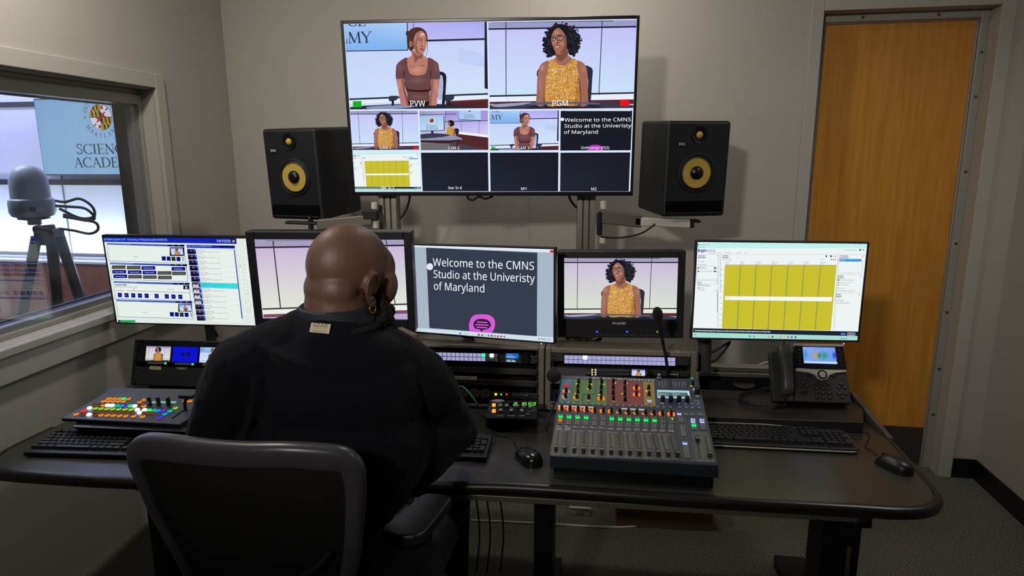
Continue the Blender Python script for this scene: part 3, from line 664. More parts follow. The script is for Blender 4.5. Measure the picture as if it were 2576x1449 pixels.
# right rack: router panel with two rows of lit keys
yA = lambda x, l, r, yl, yr: yl + (yr - yl) * (x - l) / (r - l)
o, P, x0, x1, h = module('router_panel', 'router panel with two unbroken rows of lilac lit keys behind the mixing desk', 'control panel', RR, PR, ((1155, 142), (2205, 240)))
b = MB(); p, q = P(1250, 148), P(2100, 240); b.b2((p[0], -.005, q[1]), (q[0], -.0032, p[1])); b.build('key_bezel', BLK2, o)
xs = [1274 + 34.8 * i for i in range(24)]; yy = lambda x, r: 172 + (190 - 172) * (x - 1274) / 800 + 32 * r
kp = P
def slanted(P, xs, rows, f, **k):
    for r in range(rows): keygrid(o, lambda x, y: P(x, yy(x, r)), xs, [0], matfn=lambda i, j: f(i, r), **k)
PA, QA = P(1274, 172), P(1274 + 34.8, 172)
for r in range(2): keygrid(o, (lambda x, y, r=r: P(x, yy(x, r))), xs, [0], .0152, .0135, (lambda i, j, r=r: KWB if (r == 0 and i == 4) else KW), y=-.005)
cv = Canvas(); pen = Pen(cv, P)
for i in range(24):
    x = xs[i]
    for r in range(2):
        if (i * 7 + r * 3) % 3: pen.rect(x - 4, yy(x, r) + 4, x + 1, yy(x, r) + 8, '#f4f4ff' if (i + r) % 4 else '#d08a50', 0)
cv.build('key_legend', o, y=-.0095)
cv = Canvas(); pen = Pen(cv, PR)
for i in range(22):
    x = 1270 + 31 * i; pen.text(['SDI', 'CAM', 'PGM', 'AUX', 'MV', 'KEY'][i % 6] + str(i % 9 + 1), x, 128 + .02 * (x - 1270), 5, '#b9b4aa', 0, w=20)
pen.text('Utility', 2094, 128, 8, '#c9c4ba', 0, w=34); pen.text('Main', 2096, 140, 8, '#c9c4ba', 0, w=30)
lb = plain(cv, 'label_strip', [q for q in bpy.data.objects if q.name == 'rack_cabinet'][0], y=-.0006); lb.matrix_local = TR(0, 0, -zb(RR))
# audio monitor
o, P, x0, x1, h = module('audio_monitor', 'rack audio monitor with speaker grille, level meters and a tiny screen behind the mixing desk', 'audio monitor', RR, PR, ((1155, 242), (2205, 326)))
b = MB(); p, q = P(1208, 252), P(1422, 322); b.b2((p[0], -.005, q[1]), (q[0], -.003, p[1])); b.build('grille', mat('grille_mesh', '#5a5a5e', .5, .6, bump=1.0, scale=420), o)
b = MB(); q = P(1437, 286); b.T = TR(q[0], -.003, q[1]) @ RX(90); b.lathe([(.008, 0), (.008, .004), (.005, .004), (.0045, .001), (.0002, .001)], 18); b.build('headphone_jack', ALU, o)
keygrid(o, P, [1467, 1492], [268, 286, 304], .006, .005, lambda i, j: emit('key_cream_glow', '#e8e2b8', .9))
b = MB()
for i in range(27):
    for y_, hh in ((272, 14), (304, 14)):
        q = P(1512 + 8.7 * i, y_); b.box((q[0], -.0036, q[1]), (.0013, .0012, .007))
b.build('level_meter', emit('meter_grey', '#55585c', .6), o)
b = MB(); q = P(1895, 298); b.T = TR(q[0], -.003, q[1]) @ RX(90); b.lathe([(.0125, 0), (.012, .014), (.011, .016), (.0002, .016)], 24); b.build('knob', BLK2, o, smooth=30)
AUD = (o, P)
b = MB(); q = P(2075, 300); b.T = TR(q[0], -.003, q[1]) @ RX(90); b.cyl((-.018, 0, .008), (.012, 0, .008), .004, .004, 12); b.cyl((.012, 0, .008), (.016, 0, .008), .009, .009, 14); b.build('thumbscrew', ALU, o)
# perforated plates in the lower part of the right rack
for k, (y0, y1) in enumerate(((330, 412), (416, 500), (505, 612))):
    o, P, x0, x1, h = module('blank_panel', ['upper perforated grey panel half hidden behind the mixing desk', 'middle black panel half hidden behind the mixing desk', 'lowest grey panel half hidden behind the mixing desk'][k], 'rack panel', RR, PR, ((1152, y0), (2205, y1)), m=mat('plate_grey', '#8a8883', .5, .3, bump=.8, scale=300) if k != 1 else BLK2, group='panels behind the mixing desk')
# centre rack
o, P, x0, x1, h = module('router_panel', 'router panel with a green key, a white key and a small screen beside the operator', 'control panel', RC, PC, ((8, 128), (1062, 226)), group=None)
b = MB(); p, q = P(60, 128), P(764, 212); b.b2((p[0], -.005, q[1]), (q[0], -.0032, p[1])); b.build('key_bezel', BLK2, o)
xs = [773 - 32.2 * (i + 1) + 4 for i in range(22)]
for r in range(2): keygrid(o, (lambda x, y, r=r: P(x, 148 + (x - 250) * .024 + 31 * r)), xs, [0], .0138, .0128, (lambda i, j, r=r: KG if (i == 3 and r == 0) else (KWB if (i == 1 and r == 0) else (KDIM if i < 3 else KW))), y=-.005)
b = MB(); q = P(965, 180); b.T = TR(q[0], -.003, q[1]) @ RX(90); b.lathe([(.018, 0), (.0175, .012), (.016, .016), (.0002, .016)], 28); b.build('knob', BLK2, o, smooth=30)
cv = Canvas(); pen = Pen(cv, P); pen.poly([(817, 143), (914, 147), (911, 184), (815, 180)], '#1667c4', 0); pen.poly([(815, 180), (911, 184), (908, 214), (813, 209)], '#12343c', 0)
pen.text('SOURCE', 828, 158, 6, '#cfe4ff', 1, w=40); pen.text('Brightsign 1', 825, 174, 10, '#ffffff', 1, w=66); pen.text('DESTINATION', 826, 192, 5, '#a8c4c8', 1, w=52); pen.text('Rolling Main', 822, 206, 11, '#f4ffff', 1, w=68, bold=.02); cv.build('screen', o, y=-.0035)
o, P, x0, x1, h = module('blank_panel', 'black blank panel just under the router panel beside the operator', 'rack panel', RC, PC, ((8, 228), (1062, 312)))
o, P, x0, x1, h = module('switch_panel', 'black rack panel carrying a white printed label strip beside the operator', 'rack panel', RC, PC, ((8, 314), (1062, 402)))
cv = Canvas(); pen = Pen(cv, P); pen.poly([(424, 312), (601, 317), (599, 345), (424, 340)], '#b9b4a4', 0); pen.text('KVM: CMNS', 432, 335, 14, '#4a463e', 1, w=120); plain(cv, 'label_tape', o, y=-.0036)
o, P, x0, x1, h = module('power_strip', 'black rack power strip with sockets and three indicator lamps', 'power strip', RC, PC, ((8, 404), (1062, 500)))
sp = None
for x, y in ((662, 446), (585, 443), (500, 440), (415, 438), (330, 436)):
    q = P(x, y); Mx = TR(q[0], -.003, q[1]) @ RX(90)
    if sp is None:
        b = MB(); b.prism(rrect(.034, .030, .011), 0, .003, 0); b.box((-.006, .004, .003), (.0025, .009, .0012), 1); b.box((.006, .004, .003), (.0025, .007, .0012), 1); b.ball((0, -.007, .003), (.003, .003, .0008), 10, 6, 1); sp = b.build('socket', [mat('socket_dark', '#4a4540', .45), mat('socket_slot', '#050505', .8)], o, M=Mx, bevel=.0008)
    else: dup_part(sp, o, Mx)
for (x, y, nm, cc, st, r) in ((742, 452, 'amber', '#ffb030', 5, .0042), (782, 453, 'green', '#40e060', 1.6, .0032), (823, 453, 'red', '#e03060', 1.2, .0036)):
    q = P(x, y); b = MB(); b.ball((q[0], -.004, q[1]), (r, .003, r), 12, 8); tag(b.build('indicator_lamp', emit('lamp_' + nm, cc, st, nm == 'amber'), o), nm + ' indicator lamp')
cv = Canvas(); pen = Pen(cv, P); pen.text('CyberPower', 866, 463, 19, '#b9b3a6', 0, w=120); pen.text('CPS1215RMS', 893, 481, 8, '#8f8a80', 0, w=68)
for x, t in ((742, 'Power'), (783, 'Ground'), (824, 'Fault')): pen.text(t, x, 470, 6, '#8f8a80', 0, w=28, align='c')
plain(cv, 'panel_lettering', o, y=-.0036)
b = MB(); p, q = P(8, 506), P(1062, 612)
cable('network_cable', 'thin green cable curving down from the rack beside the operator', [atY(1155, 972, 2.2), atY(1168, 975, 2.17), atY(1186, 995, 2.14), atY(1200, 1015, 2.13), atY(1211, 1028, 2.14)], .003, mat('cable_green', '#2f8a70', .5))
# left rack: three small monitors and a blank panel
o, P, x0, x1, h = module('triple_monitor', 'rack strip of three small monitors below the leftmost desk monitor', 'monitor', RL_, PL_, ((1300, 112), (2420, 334)), m=BLK2)
TRI = (o, P)
o2, P2, _, _, _ = module('blank_panel', 'tall black blank panel under the three small rack monitors', 'rack panel', RL_, PL_, ((1262, 340), (2390, 548)), m=mat('panel_dark_grey', '#1d1e21', .5, bump=.08, scale=500))
for k, (t, pts, ink, bg) in enumerate((('CAM 1', [(1408, 337), (1513, 342), (1510, 373), (1403, 368)], '#5d5a3a', '#b5b48e'), ('CAM 2', [(1655, 344), (1762, 350), (1758, 378), (1650, 372)], '#cfcfcf', '#303136'), ('CAM 3', [(1905, 350), (2012, 356), (2010, 384), (1900, 378)], '#cfcfcf', '#303136'))):
    cv = Canvas(); pen = Pen(cv, P2); pen.poly(pts, bg, 0); pen.text(t, pts[3][0] + 10, pts[3][1] - 5, 19, ink, 1, w=86); plain(cv, 'label_tape', o2, y=-.0036)
# ================================================================== PICTURES SHOWN ON THE SCREENS
TVF = Fr((-.090, 2.801, 1.824), 3.7, -3.3, 0, .708); PT = TVF.crop(3.019, 840, 30)
def rect_of(P, *c):
    q = [P(*p) for p in c]; return (min((q[0][0] + q[3][0]) / 2, 9), (q[2][1] + q[3][1]) / 2, (q[1][0] + q[2][0]) / 2, (q[0][1] + q[1][1]) / 2)
R_PVW = rect_of(PT, (78, 88), (1167, 78), (1167, 735), (122, 737)); R_PGM = rect_of(PT, (1176, 78), (2300, 62), (2272, 735), (1180, 735))
def mixc(a, b_, t): return '#' + ''.join('%02x' % int(int(a[i:i + 2], 16) * (1 - t) + int(b_[i:i + 2], 16) * t) for i in (1, 3, 5))
def soft(p, cx, cy, rx, ry, base, col, l, n=5, k=12):
    for i in range(n): p.ell(cx, cy, rx * (1 - i / n), ry * (1 - i / n), mixc(base, col, (i + 1) / n), l + .02 * i, k)
SKN1, SKN1D, SKN1L = '#b97c6c', '#8a5648', '#e0aa98'
SKN2, SKN2D, SKN2L = '#a06a58', '#6e4236', '#c08a74'
def woman_brown(p, fine=True, dz=0):
    "picture of a seated person with tied hair and a brown short-sleeved top"
    L = 4 + dz; q = p.P; p = Pen(p.cv, (lambda x, y: q(422.7 + x * .4584, 60.4 + y * .4584)), p.clip, p.lay)
    p.blob([(820, 862), (890, 868), (938, 925), (935, 1100), (912, 1410), (868, 1410), (888, 1100), (872, 930), (820, 915)], '#20222c', L)
    if fine: p.poly([(830, 925), (868, 935), (884, 1100), (870, 1320), (800, 1330)], '#a3b6d8', L + .2)
    for x in (-10, 920): p.blob([(x, 1290), (x + 20, 1262), (x + 130, 1258), (x + 155, 1275), (x + 120, 1330), (x + 10, 1345)], '#34364a', L); p.rect(x + 45, 1330, x + 85, 1420, '#22242e', L)
    p.poly([(108, 970), (240, 980), (250, 1100), (290, 1250), (332, 1420), (190, 1420), (150, 1200)], SKN1, L + 1); p.poly([(690, 980), (834, 968), (812, 1150), (780, 1420), (636, 1420), (668, 1250)], SKN1, L + 1)
    if fine: p.poly([(200, 980), (240, 980), (250, 1100), (290, 1250), (332, 1420), (290, 1420), (230, 1180)], SKN1D, L + 1.2); p.poly([(690, 980), (730, 978), (720, 1150), (690, 1420), (636, 1420), (668, 1250)], '#9a6252', L + 1.2); soft(p, 160, 1080, 26, 100, SKN1, '#cd917f', L + 1.1); soft(p, 778, 1090, 28, 110, SKN1, '#cd917f', L + 1.1)
    p.poly([(300, 1330), (660, 1330), (650, 1420), (320, 1420)], '#1d1a20', L + 1.4)
    p.blob([(295, 628), (220, 652), (150, 708), (112, 770), (105, 960), (140, 978), (240, 984), (246, 1080), (284, 1190), (300, 1280), (292, 1345), (470, 1362), (655, 1345), (660, 1290), (666, 1200), (682, 1100), (692, 988), (760, 984), (834, 970), (830, 850), (800, 740), (740, 670), (640, 628), (460, 700)], '#694547', L + 2)
    if fine:
        soft(p, 460, 1000, 190, 70, '#694547', '#7d5557', L + 2.1); soft(p, 170, 800, 52, 110, '#694547', '#7b5355', L + 2.1); soft(p, 770, 800, 50, 110, '#694547', '#7b5355', L + 2.1); soft(p, 470, 1270, 150, 50, '#694547', '#7a5153', L + 2.1)
        p.blob([(280, 1110), (330, 1150), (480, 1165), (640, 1150), (688, 1090), (672, 1180), (560, 1196), (400, 1192), (290, 1185)], '#4a2e31', L + 2.4); p.blob([(330, 1158), (480, 1168), (640, 1160), (620, 1182), (480, 1186), (350, 1178)], '#20131a', L + 2.5)
        for x, s in ((240, 1), (682, -1)): p.blob([(x, 830), (x + s * 14, 900), (x, 984), (x - s * 10, 900)], '#442a2e', L + 2.4)
    p.blob([(370, 500), (366, 590), (298, 636), (296, 700), (304, 790), (326, 866), (375, 908), (460, 926), (556, 910), (606, 862), (626, 780), (632, 700), (630, 640), (566, 592), (552, 560)], SKN1, L + 3)
    if fine: soft(p, 470, 830, 120, 70, SKN1, '#cc8f80', L + 3.1); p.blob([(395, 540), (470, 590), (548, 572), (536, 632), (480, 652), (424, 712), (402, 620)], SKN1D, L + 3.3); p.blob([(310, 745), (390, 772), (440, 768), (390, 785)], '#96604f', L + 3.3); p.blob([(500, 762), (560, 750), (600, 742), (560, 768)], '#96604f', L + 3.3)
    p.ell(302, 228, 30, 48, '#3a2523', L + 3.6); p.blob([(292, 400), (290, 260), (322, 190), (380, 142), (460, 122), (540, 140), (600, 192), (626, 262), (628, 340), (560, 420), (420, 470), (366, 515), (330, 500), (306, 450)], '#4c3029', L + 3.8)
    if fine:
        for k in range(9): p.line([(470 - 10 * k, 128 + 5 * k), (400 - 9 * k, 190 + 12 * k), (340 - 4 * k, 300 + 14 * k)], 5, '#6a463a' if k % 2 else '#35211e', L + 3.9)
    p.blob([(408, 300), (432, 238), (480, 192), (540, 186), (590, 236), (614, 310), (618, 400), (602, 470), (576, 540), (540, 570), (500, 572), (452, 545), (424, 500), (396, 450), (386, 380)], SKN1, L + 5); p.ell(352, 400, 23, 50, SKN1, L + 5)
    if fine:
        p.blob([(388, 370), (420, 330), (440, 420), (470, 520), (540, 570), (500, 573), (452, 546), (424, 500), (396, 450)], '#94604f', L + 5.1); p.ell(352, 400, 12, 32, '#94604f', L + 5.2)
        soft(p, 540, 245, 60, 40, SKN1, SKN1L, L + 5.2); p.ell(552, 238, 22, 9, '#f6ddd2', L + 5.5); soft(p, 470, 420, 34, 34, SKN1, '#cf9080', L + 5.2); soft(p, 545, 540, 30, 20, SKN1, '#c98b7a', L + 5.2)
        p.blob([(530, 330), (545, 340), (548, 400), (530, 440), (560, 452), (582, 444), (560, 440)], '#8f5a4a', L + 5.4); p.blob([(556, 335), (574, 400), (580, 425), (560, 430), (552, 380)], '#d29a88', L + 5.5)
        for x, w in ((500, 32), (602, 20)): p.blob([(x - w, 342), (x, 330), (x + w, 346), (x, 360)], '#6e4438', L + 5.5); p.blob([(x - w * .7, 347), (x, 338), (x + w * .7, 349), (x, 358)], '#d8ccc8', L + 5.6); p.ell(x + 4, 348, 9, 9, '#2a1d1c', L + 5.7, 10); p.line([(x - w, 343), (x, 331), (x + w, 346)], 5, '#2f1e1a', L + 5.8)
        p.line([(466, 318), (505, 306), (548, 318)], 9, '#4a2e26', L + 5.6); p.line([(582, 322), (606, 314), (622, 326)], 8, '#4a2e26', L + 5.6)
        p.blob([(498, 486), (540, 474), (582, 490), (545, 500)], '#96504c', L + 5.6); p.blob([(506, 492), (545, 500), (578, 494), (545, 516)], '#b06a62', L + 5.5); p.line([(498, 488), (540, 490), (584, 493)], 4, '#5c2e2c', L + 5.8)
    p.line([(492, 186), (460, 300), (450, 420), (456, 545)], 9, '#5b3a2f', L + 6); p.line([(596, 226), (630, 340), (632, 500), (600, 610)], 7, '#4c3029', L + 6); p.blob([(470, 172), (540, 150), (590, 200), (618, 280), (596, 240), (548, 190), (490, 186), (440, 230), (405, 300), (420, 220)], '#4c3029', L + 5.9)
def woman_yellow(p, fine=True, dz=0, seed=3):
    "picture of a seated person with curly dark hair, glasses and a speckled yellow top"
    L = 4 + dz; rn = random.Random(seed); q = p.P; p = Pen(p.cv, (lambda x, y: q(1449.1 + x * .4584, 60.4 + y * .4584)), p.clip, p.lay)
    p.blob([(990, 770), (1080, 778), (1126, 832), (1120, 960), (1086, 1400), (1030, 1400), (1050, 1000)], '#2a2e40', L); p.blob([(240, 812), (206, 850), (200, 930), (230, 900)], '#20242e', L)
    p.blob([(405, 686), (292, 718), (236, 800), (210, 950), (200, 1200), (194, 1410), (332, 1410), (346, 1200), (346, 1000), (378, 900)], SKN2, L + 1); p.blob([(860, 680), (950, 700), (1012, 770), (1040, 900), (1046, 1200), (1036, 1410), (888, 1410), (902, 1200), (896, 950), (868, 800)], SKN2, L + 1)
    if fine: soft(p, 290, 800, 50, 70, SKN2, '#bf8874', L + 1.1); soft(p, 262, 1080, 36, 180, SKN2, '#b07868', L + 1.1); soft(p, 975, 820, 44, 80, SKN2, '#b47c68', L + 1.1); p.blob([(346, 1000), (346, 1200), (332, 1410), (306, 1410), (326, 1150)], SKN2D, L + 1.3); p.blob([(896, 950), (925, 1100), (930, 1410), (888, 1410), (902, 1200)], SKN2D, L + 1.3)
    p.blob([(520, 76), (600, 68), (700, 90), (790, 130), (850, 200), (918, 262), (916, 330), (884, 370), (902, 450), (880, 520), (826, 574), (740, 578), (690, 480), (560, 560), (515, 592), (450, 588), (402, 606), (370, 570), (334, 538), (332, 470), (308, 400), (340, 330), (372, 230), (412, 150), (460, 102)], '#1c1b22', L + 1.6)
    if fine:
        oc = [(520, 78), (600, 70), (700, 92), (790, 132), (850, 202), (905, 262), (908, 320), (888, 370), (896, 450), (872, 515), (826, 566), (760, 572), (440, 584), (405, 596), (372, 566), (340, 536), (334, 470), (314, 400), (344, 330), (376, 230), (416, 150), (462, 104)]
        for k in range(90):
            i = rn.randrange(len(oc)); a = oc[i]; x, y = a[0] + rn.uniform(-34, 34), a[1] + rn.uniform(-30, 30); r_ = rn.uniform(12, 26); p.ell(x, y, r_, r_ * .8, ('#16151b', '#1f1e26', '#26252e')[k % 3], L + 1.7 + .002 * k, 9)
        for k in range(150):
            x, y = rn.uniform(700, 890), rn.uniform(110, 550)
            if rn.random() < .35: x, y = rn.uniform(340, 440), rn.uniform(220, 570)
            r_ = rn.uniform(9, 20); a0 = rn.uniform(0, 360); p.line(_arc(x, y, r_, r_ * .8, a0, a0 + 200, 5), 5, ('#3a3945', '#4a4a57', '#0e0d12', '#2e2d37')[k % 4], L + 2.0 + .001 * k)
    p.blob([(515, 540), (516, 620), (478, 660), (540, 725), (640, 770), (742, 705), (782, 642), (722, 590), (700, 480)], SKN2, L + 2.4)
    if fine: p.blob([(516, 556), (590, 580), (690, 490), (712, 580), (660, 640), (600, 690), (540, 640)], '#7c4c40', L + 2.6)
    top = [(400, 692), (412, 668), (480, 648), (520, 700), (580, 745), (655, 754), (720, 730), (776, 655), (800, 638), (850, 660), (862, 692), (862, 800), (890, 920), (902, 1100), (890, 1400), (620, 1420), (350, 1400), (346, 1000), (376, 880), (396, 780)]
    p.blob(top, '#c98f3a', L + 3, 4)
    if fine:
        soft(p, 470, 900, 80, 200, '#c98f3a', '#dcae58', L + 3.02); p.blob([(880, 930), (900, 1100), (888, 1400), (820, 1400), (850, 1150)], '#a8702a', L + 3.05)
        for k in range(1500):
            y = rn.uniform(650, 1335); t = (y - 650) / 750; x0, x1 = (398 - 52 * min(1, t * 2.2), 862 + 40 * min(1, t * 1.8)); x = rn.uniform(x0 + 8, x1 - 8)
            if y < 770 and 490 < x < 790 and (x - 640) ** 2 / 150 ** 2 + (y - 640) ** 2 / 125 ** 2 < 1: continue
            if y < 690 and (x < 415 or x > 850): continue
            c = ('#f5e6c4', '#a4611f', '#e6c06c', '#fff8ea', '#7c5228', '#e0a848', '#b87a2c')[k % 7]; r_ = rn.uniform(4, 8.5); p.poly([(x - r_, y), (x, y - r_), (x + r_, y), (x, y + r_)], c, L + 3.2 + .0004 * k)
    p.blob([(440, 250), (480, 176), (550, 130), (610, 165), (660, 230), (690, 300), (698, 400), (690, 476), (640, 530), (580, 556), (530, 550), (490, 500), (460, 420), (440, 350)], SKN2, L + 4)
    if fine:
        p.blob([(660, 240), (690, 300), (698, 400), (690, 476), (640, 530), (580, 556), (620, 500), (660, 420)], '#7e4e41', L + 4.1); soft(p, 530, 210, 60, 44, SKN2, '#c08a74', L + 4.15); soft(p, 620, 400, 46, 46, SKN2, '#bd8470', L + 4.15); soft(p, 478, 390, 22, 34, SKN2, '#bd8470', L + 4.15); soft(p, 545, 525, 34, 18, SKN2, '#b67c68', L + 4.15)
        p.blob([(525, 320), (548, 345), (560, 380), (540, 395), (500, 390), (540, 372)], '#6e4236', L + 4.3); p.blob([(505, 318), (520, 330), (530, 372), (505, 384), (498, 360)], '#c99681', L + 4.4)
        for x, y, w in ((470, 318, 28), (586, 296, 34)): p.blob([(x - w, y + 2), (x, y - 14), (x + w, y), (x, y + 16)], '#efe6e0', L + 4.4); p.ell(x - 2, y, 14, 14, '#17110f', L + 4.5, 12); p.ell(x + 2, y - 4, 3, 3, '#ffffff', L + 4.7, 8); p.line([(x - w - 2, y + 2), (x, y - 15), (x + w + 2, y)], 6, '#1d1512', L + 4.6)
        p.line([(440, 290), (466, 276), (500, 286)], 10, '#1d1512', L + 4.6); p.line([(534, 270), (575, 252), (622, 262)], 11, '#1d1512', L + 4.6)
        p.blob([(486, 456), (520, 430), (560, 424), (592, 438), (560, 470), (520, 488)], '#7c2f30', L + 4.4); p.blob([(500, 452), (540, 438), (578, 440), (540, 456)], '#e8d8d2', L + 4.5); p.blob([(494, 462), (540, 462), (586, 446), (560, 478), (520, 492)], '#b0605a', L + 4.5)
    for x, y, w, h in ((470, 316, 74, 66), (590, 302, 98, 76)): o = rrect(w, h, 22, 4, x, y); p.line(o + [o[0]], 8, '#23222b', L + 5)
    p.line([(508, 312), (540, 304)], 8, '#23222b', L + 5); p.line([(638, 282), (692, 274)], 20, '#23222b', L + 5)
    if fine:
        for k in range(5): p.ell(646 + 10 * k, 281 - 1.6 * k, 3.5, 3.5, '#cfcac2', L + 5.2, 8)
    p.blob([(434, 330), (440, 240), (480, 150), (560, 112), (640, 130), (700, 230), (706, 340), (684, 280), (650, 215), (600, 160), (552, 134), (486, 178), (450, 250)], '#1a1920', L + 4.8)
def studio_brown(p, fine=True, table='#2a2c3a'):
    p.poly([(60, 75), (1180, 60), (1180, 760), (60, 760)], ['#c2c4f7', '#bab9f4', '#cfe1f9', '#cce0f9'], 0)
    p.poly([(560, 60), (1180, 60), (1180, 205), (560, 205)], ['#b2aff1', '#a8a6ee', '#babaf6', '#bbbaf4'], .6)
    p.poly([(600, 232), (1150, 220), (1150, 640), (110, 660), (95, 320)], ['#c4cef8', '#c8d1f9', '#d0e5fa', '#cbe0f9', '#c4d6f8'], .5)
    p.poly([(50, 60), (556, 60), (560, 292), (50, 300)], ['#a2c5f2', '#aed0f6', '#7db2ee', '#7fb2ec'], 1); p.line([(50, 298), (562, 291), (556, 60)], 7, '#2b3346', 1.4)
    p.text('MY', 108, 238, 86, '#2b3346', 2, w=180, serif=True); p.text('CE', 100, 110, 86, '#2b3346', 2, w=145, serif=True); p.line([(75, 238), (100, 236)], 5, '#2b3346', 2); p.line([(98, 238), (98, 205)], 5, '#2b3346', 2)
    p.line([(700, 218), (1150, 206)], 14, '#262a3a', 1.5); p.line([(604, 70), (604, 210)], 5, '#4a4f6a', 1.4)
    p.poly([(1144, 60), (1180, 60), (1180, 590), (1144, 580)], '#23283a', 2)
    p.line([(100, 664), (1180, 622)], 13, '#2a3044', 1.6); p.poly([(100, 672), (1180, 632), (1180, 665), (820, 672), (100, 700)], '#e6ecfb', 1.5)
    p.poly([(850, 678), (1180, 660), (1180, 735), (850, 735)], '#52262a', 2); p.poly([(850, 678), (1180, 660), (1180, 668), (850, 686)], '#6d3a3c', 2.2)
    if fine: p.poly([(945, 268), (1150, 330), (1150, 420), (948, 385)], '#bdd0f5', 1.2)
    p.blob([(100, 730), (350, 706), (640, 698), (900, 705), (1180, 735), (1180, 800), (100, 800)], table, 3); p.blob([(250, 722), (430, 708), (620, 706), (560, 728), (300, 740)], '#8b93b4', 3.3)
    woman_brown(p, fine)
def studio_yellow(p, fine=True, warm=False):
    c1, c2, c3, c4 = (['#cbbdd8', '#c6b8d4', '#dde3d6', '#d9e2d2'], ['#cdbfd9', '#c9bcd8', '#dbe4d4', '#d6e0cf'], '#a79fb4', '#e6e8de') if warm else (['#c4c3f6', '#bdbaf3', '#cfe3fa', '#cce2fa'], ['#c8c7f8', '#c4c1f7', '#cbe3fa', '#cae2fa'], '#9d9bc8', '#e9effc')
    p.poly([(1160, 60), (2320, 50), (2300, 760), (1160, 760)], c1, 0)
    p.poly([(1160, 130), (2320, 118), (2290, 640), (1160, 640)], c2, .5)
    p.poly([(1160, 60), (2320, 50), (2320, 108), (1160, 120)], c3, 1); p.line([(1160, 130), (2330, 112)], 13, '#20263a', 1.5); p.line([(1200, 78), (2120, 68)], 10, '#5d6a8c', 1.4)
    for x0, x1 in ((1306, 1308), (2038, 2012)): p.line([(x0, 60), (x1, 638)], 6, '#2a3046', 1.5)
    p.line([(1160, 640), (2300, 614)], 12, '#20263a', 1.6); p.poly([(1160, 648), (2300, 622), (2300, 662), (1160, 682)], c4, 1.5); p.line([(1310, 648), (1330, 678)], 3, '#8a90a8', 1.7)
    p.poly([(1160, 684), (2300, 664), (2300, 700), (1160, 700)], '#5a2c30', 2)
    p.blob([(1160, 712), (1450, 688), (1740, 680), (2050, 688), (2320, 720), (2320, 800), (1160, 800)], '#3a3c4e', 3); p.blob([(1200, 705), (1400, 690), (1500, 688), (1420, 708), (1250, 722)], '#9aa2c0', 3.3); p.blob([(1500, 716), (1740, 702), (2000, 712), (2000, 760), (1500, 760)], '#24262f', 3.4)
    woman_yellow(p, fine)
    p.blob([(1500, 690), (1740, 682), (2000, 690), (1990, 702), (1740, 698), (1500, 706)], '#585e78', 12)
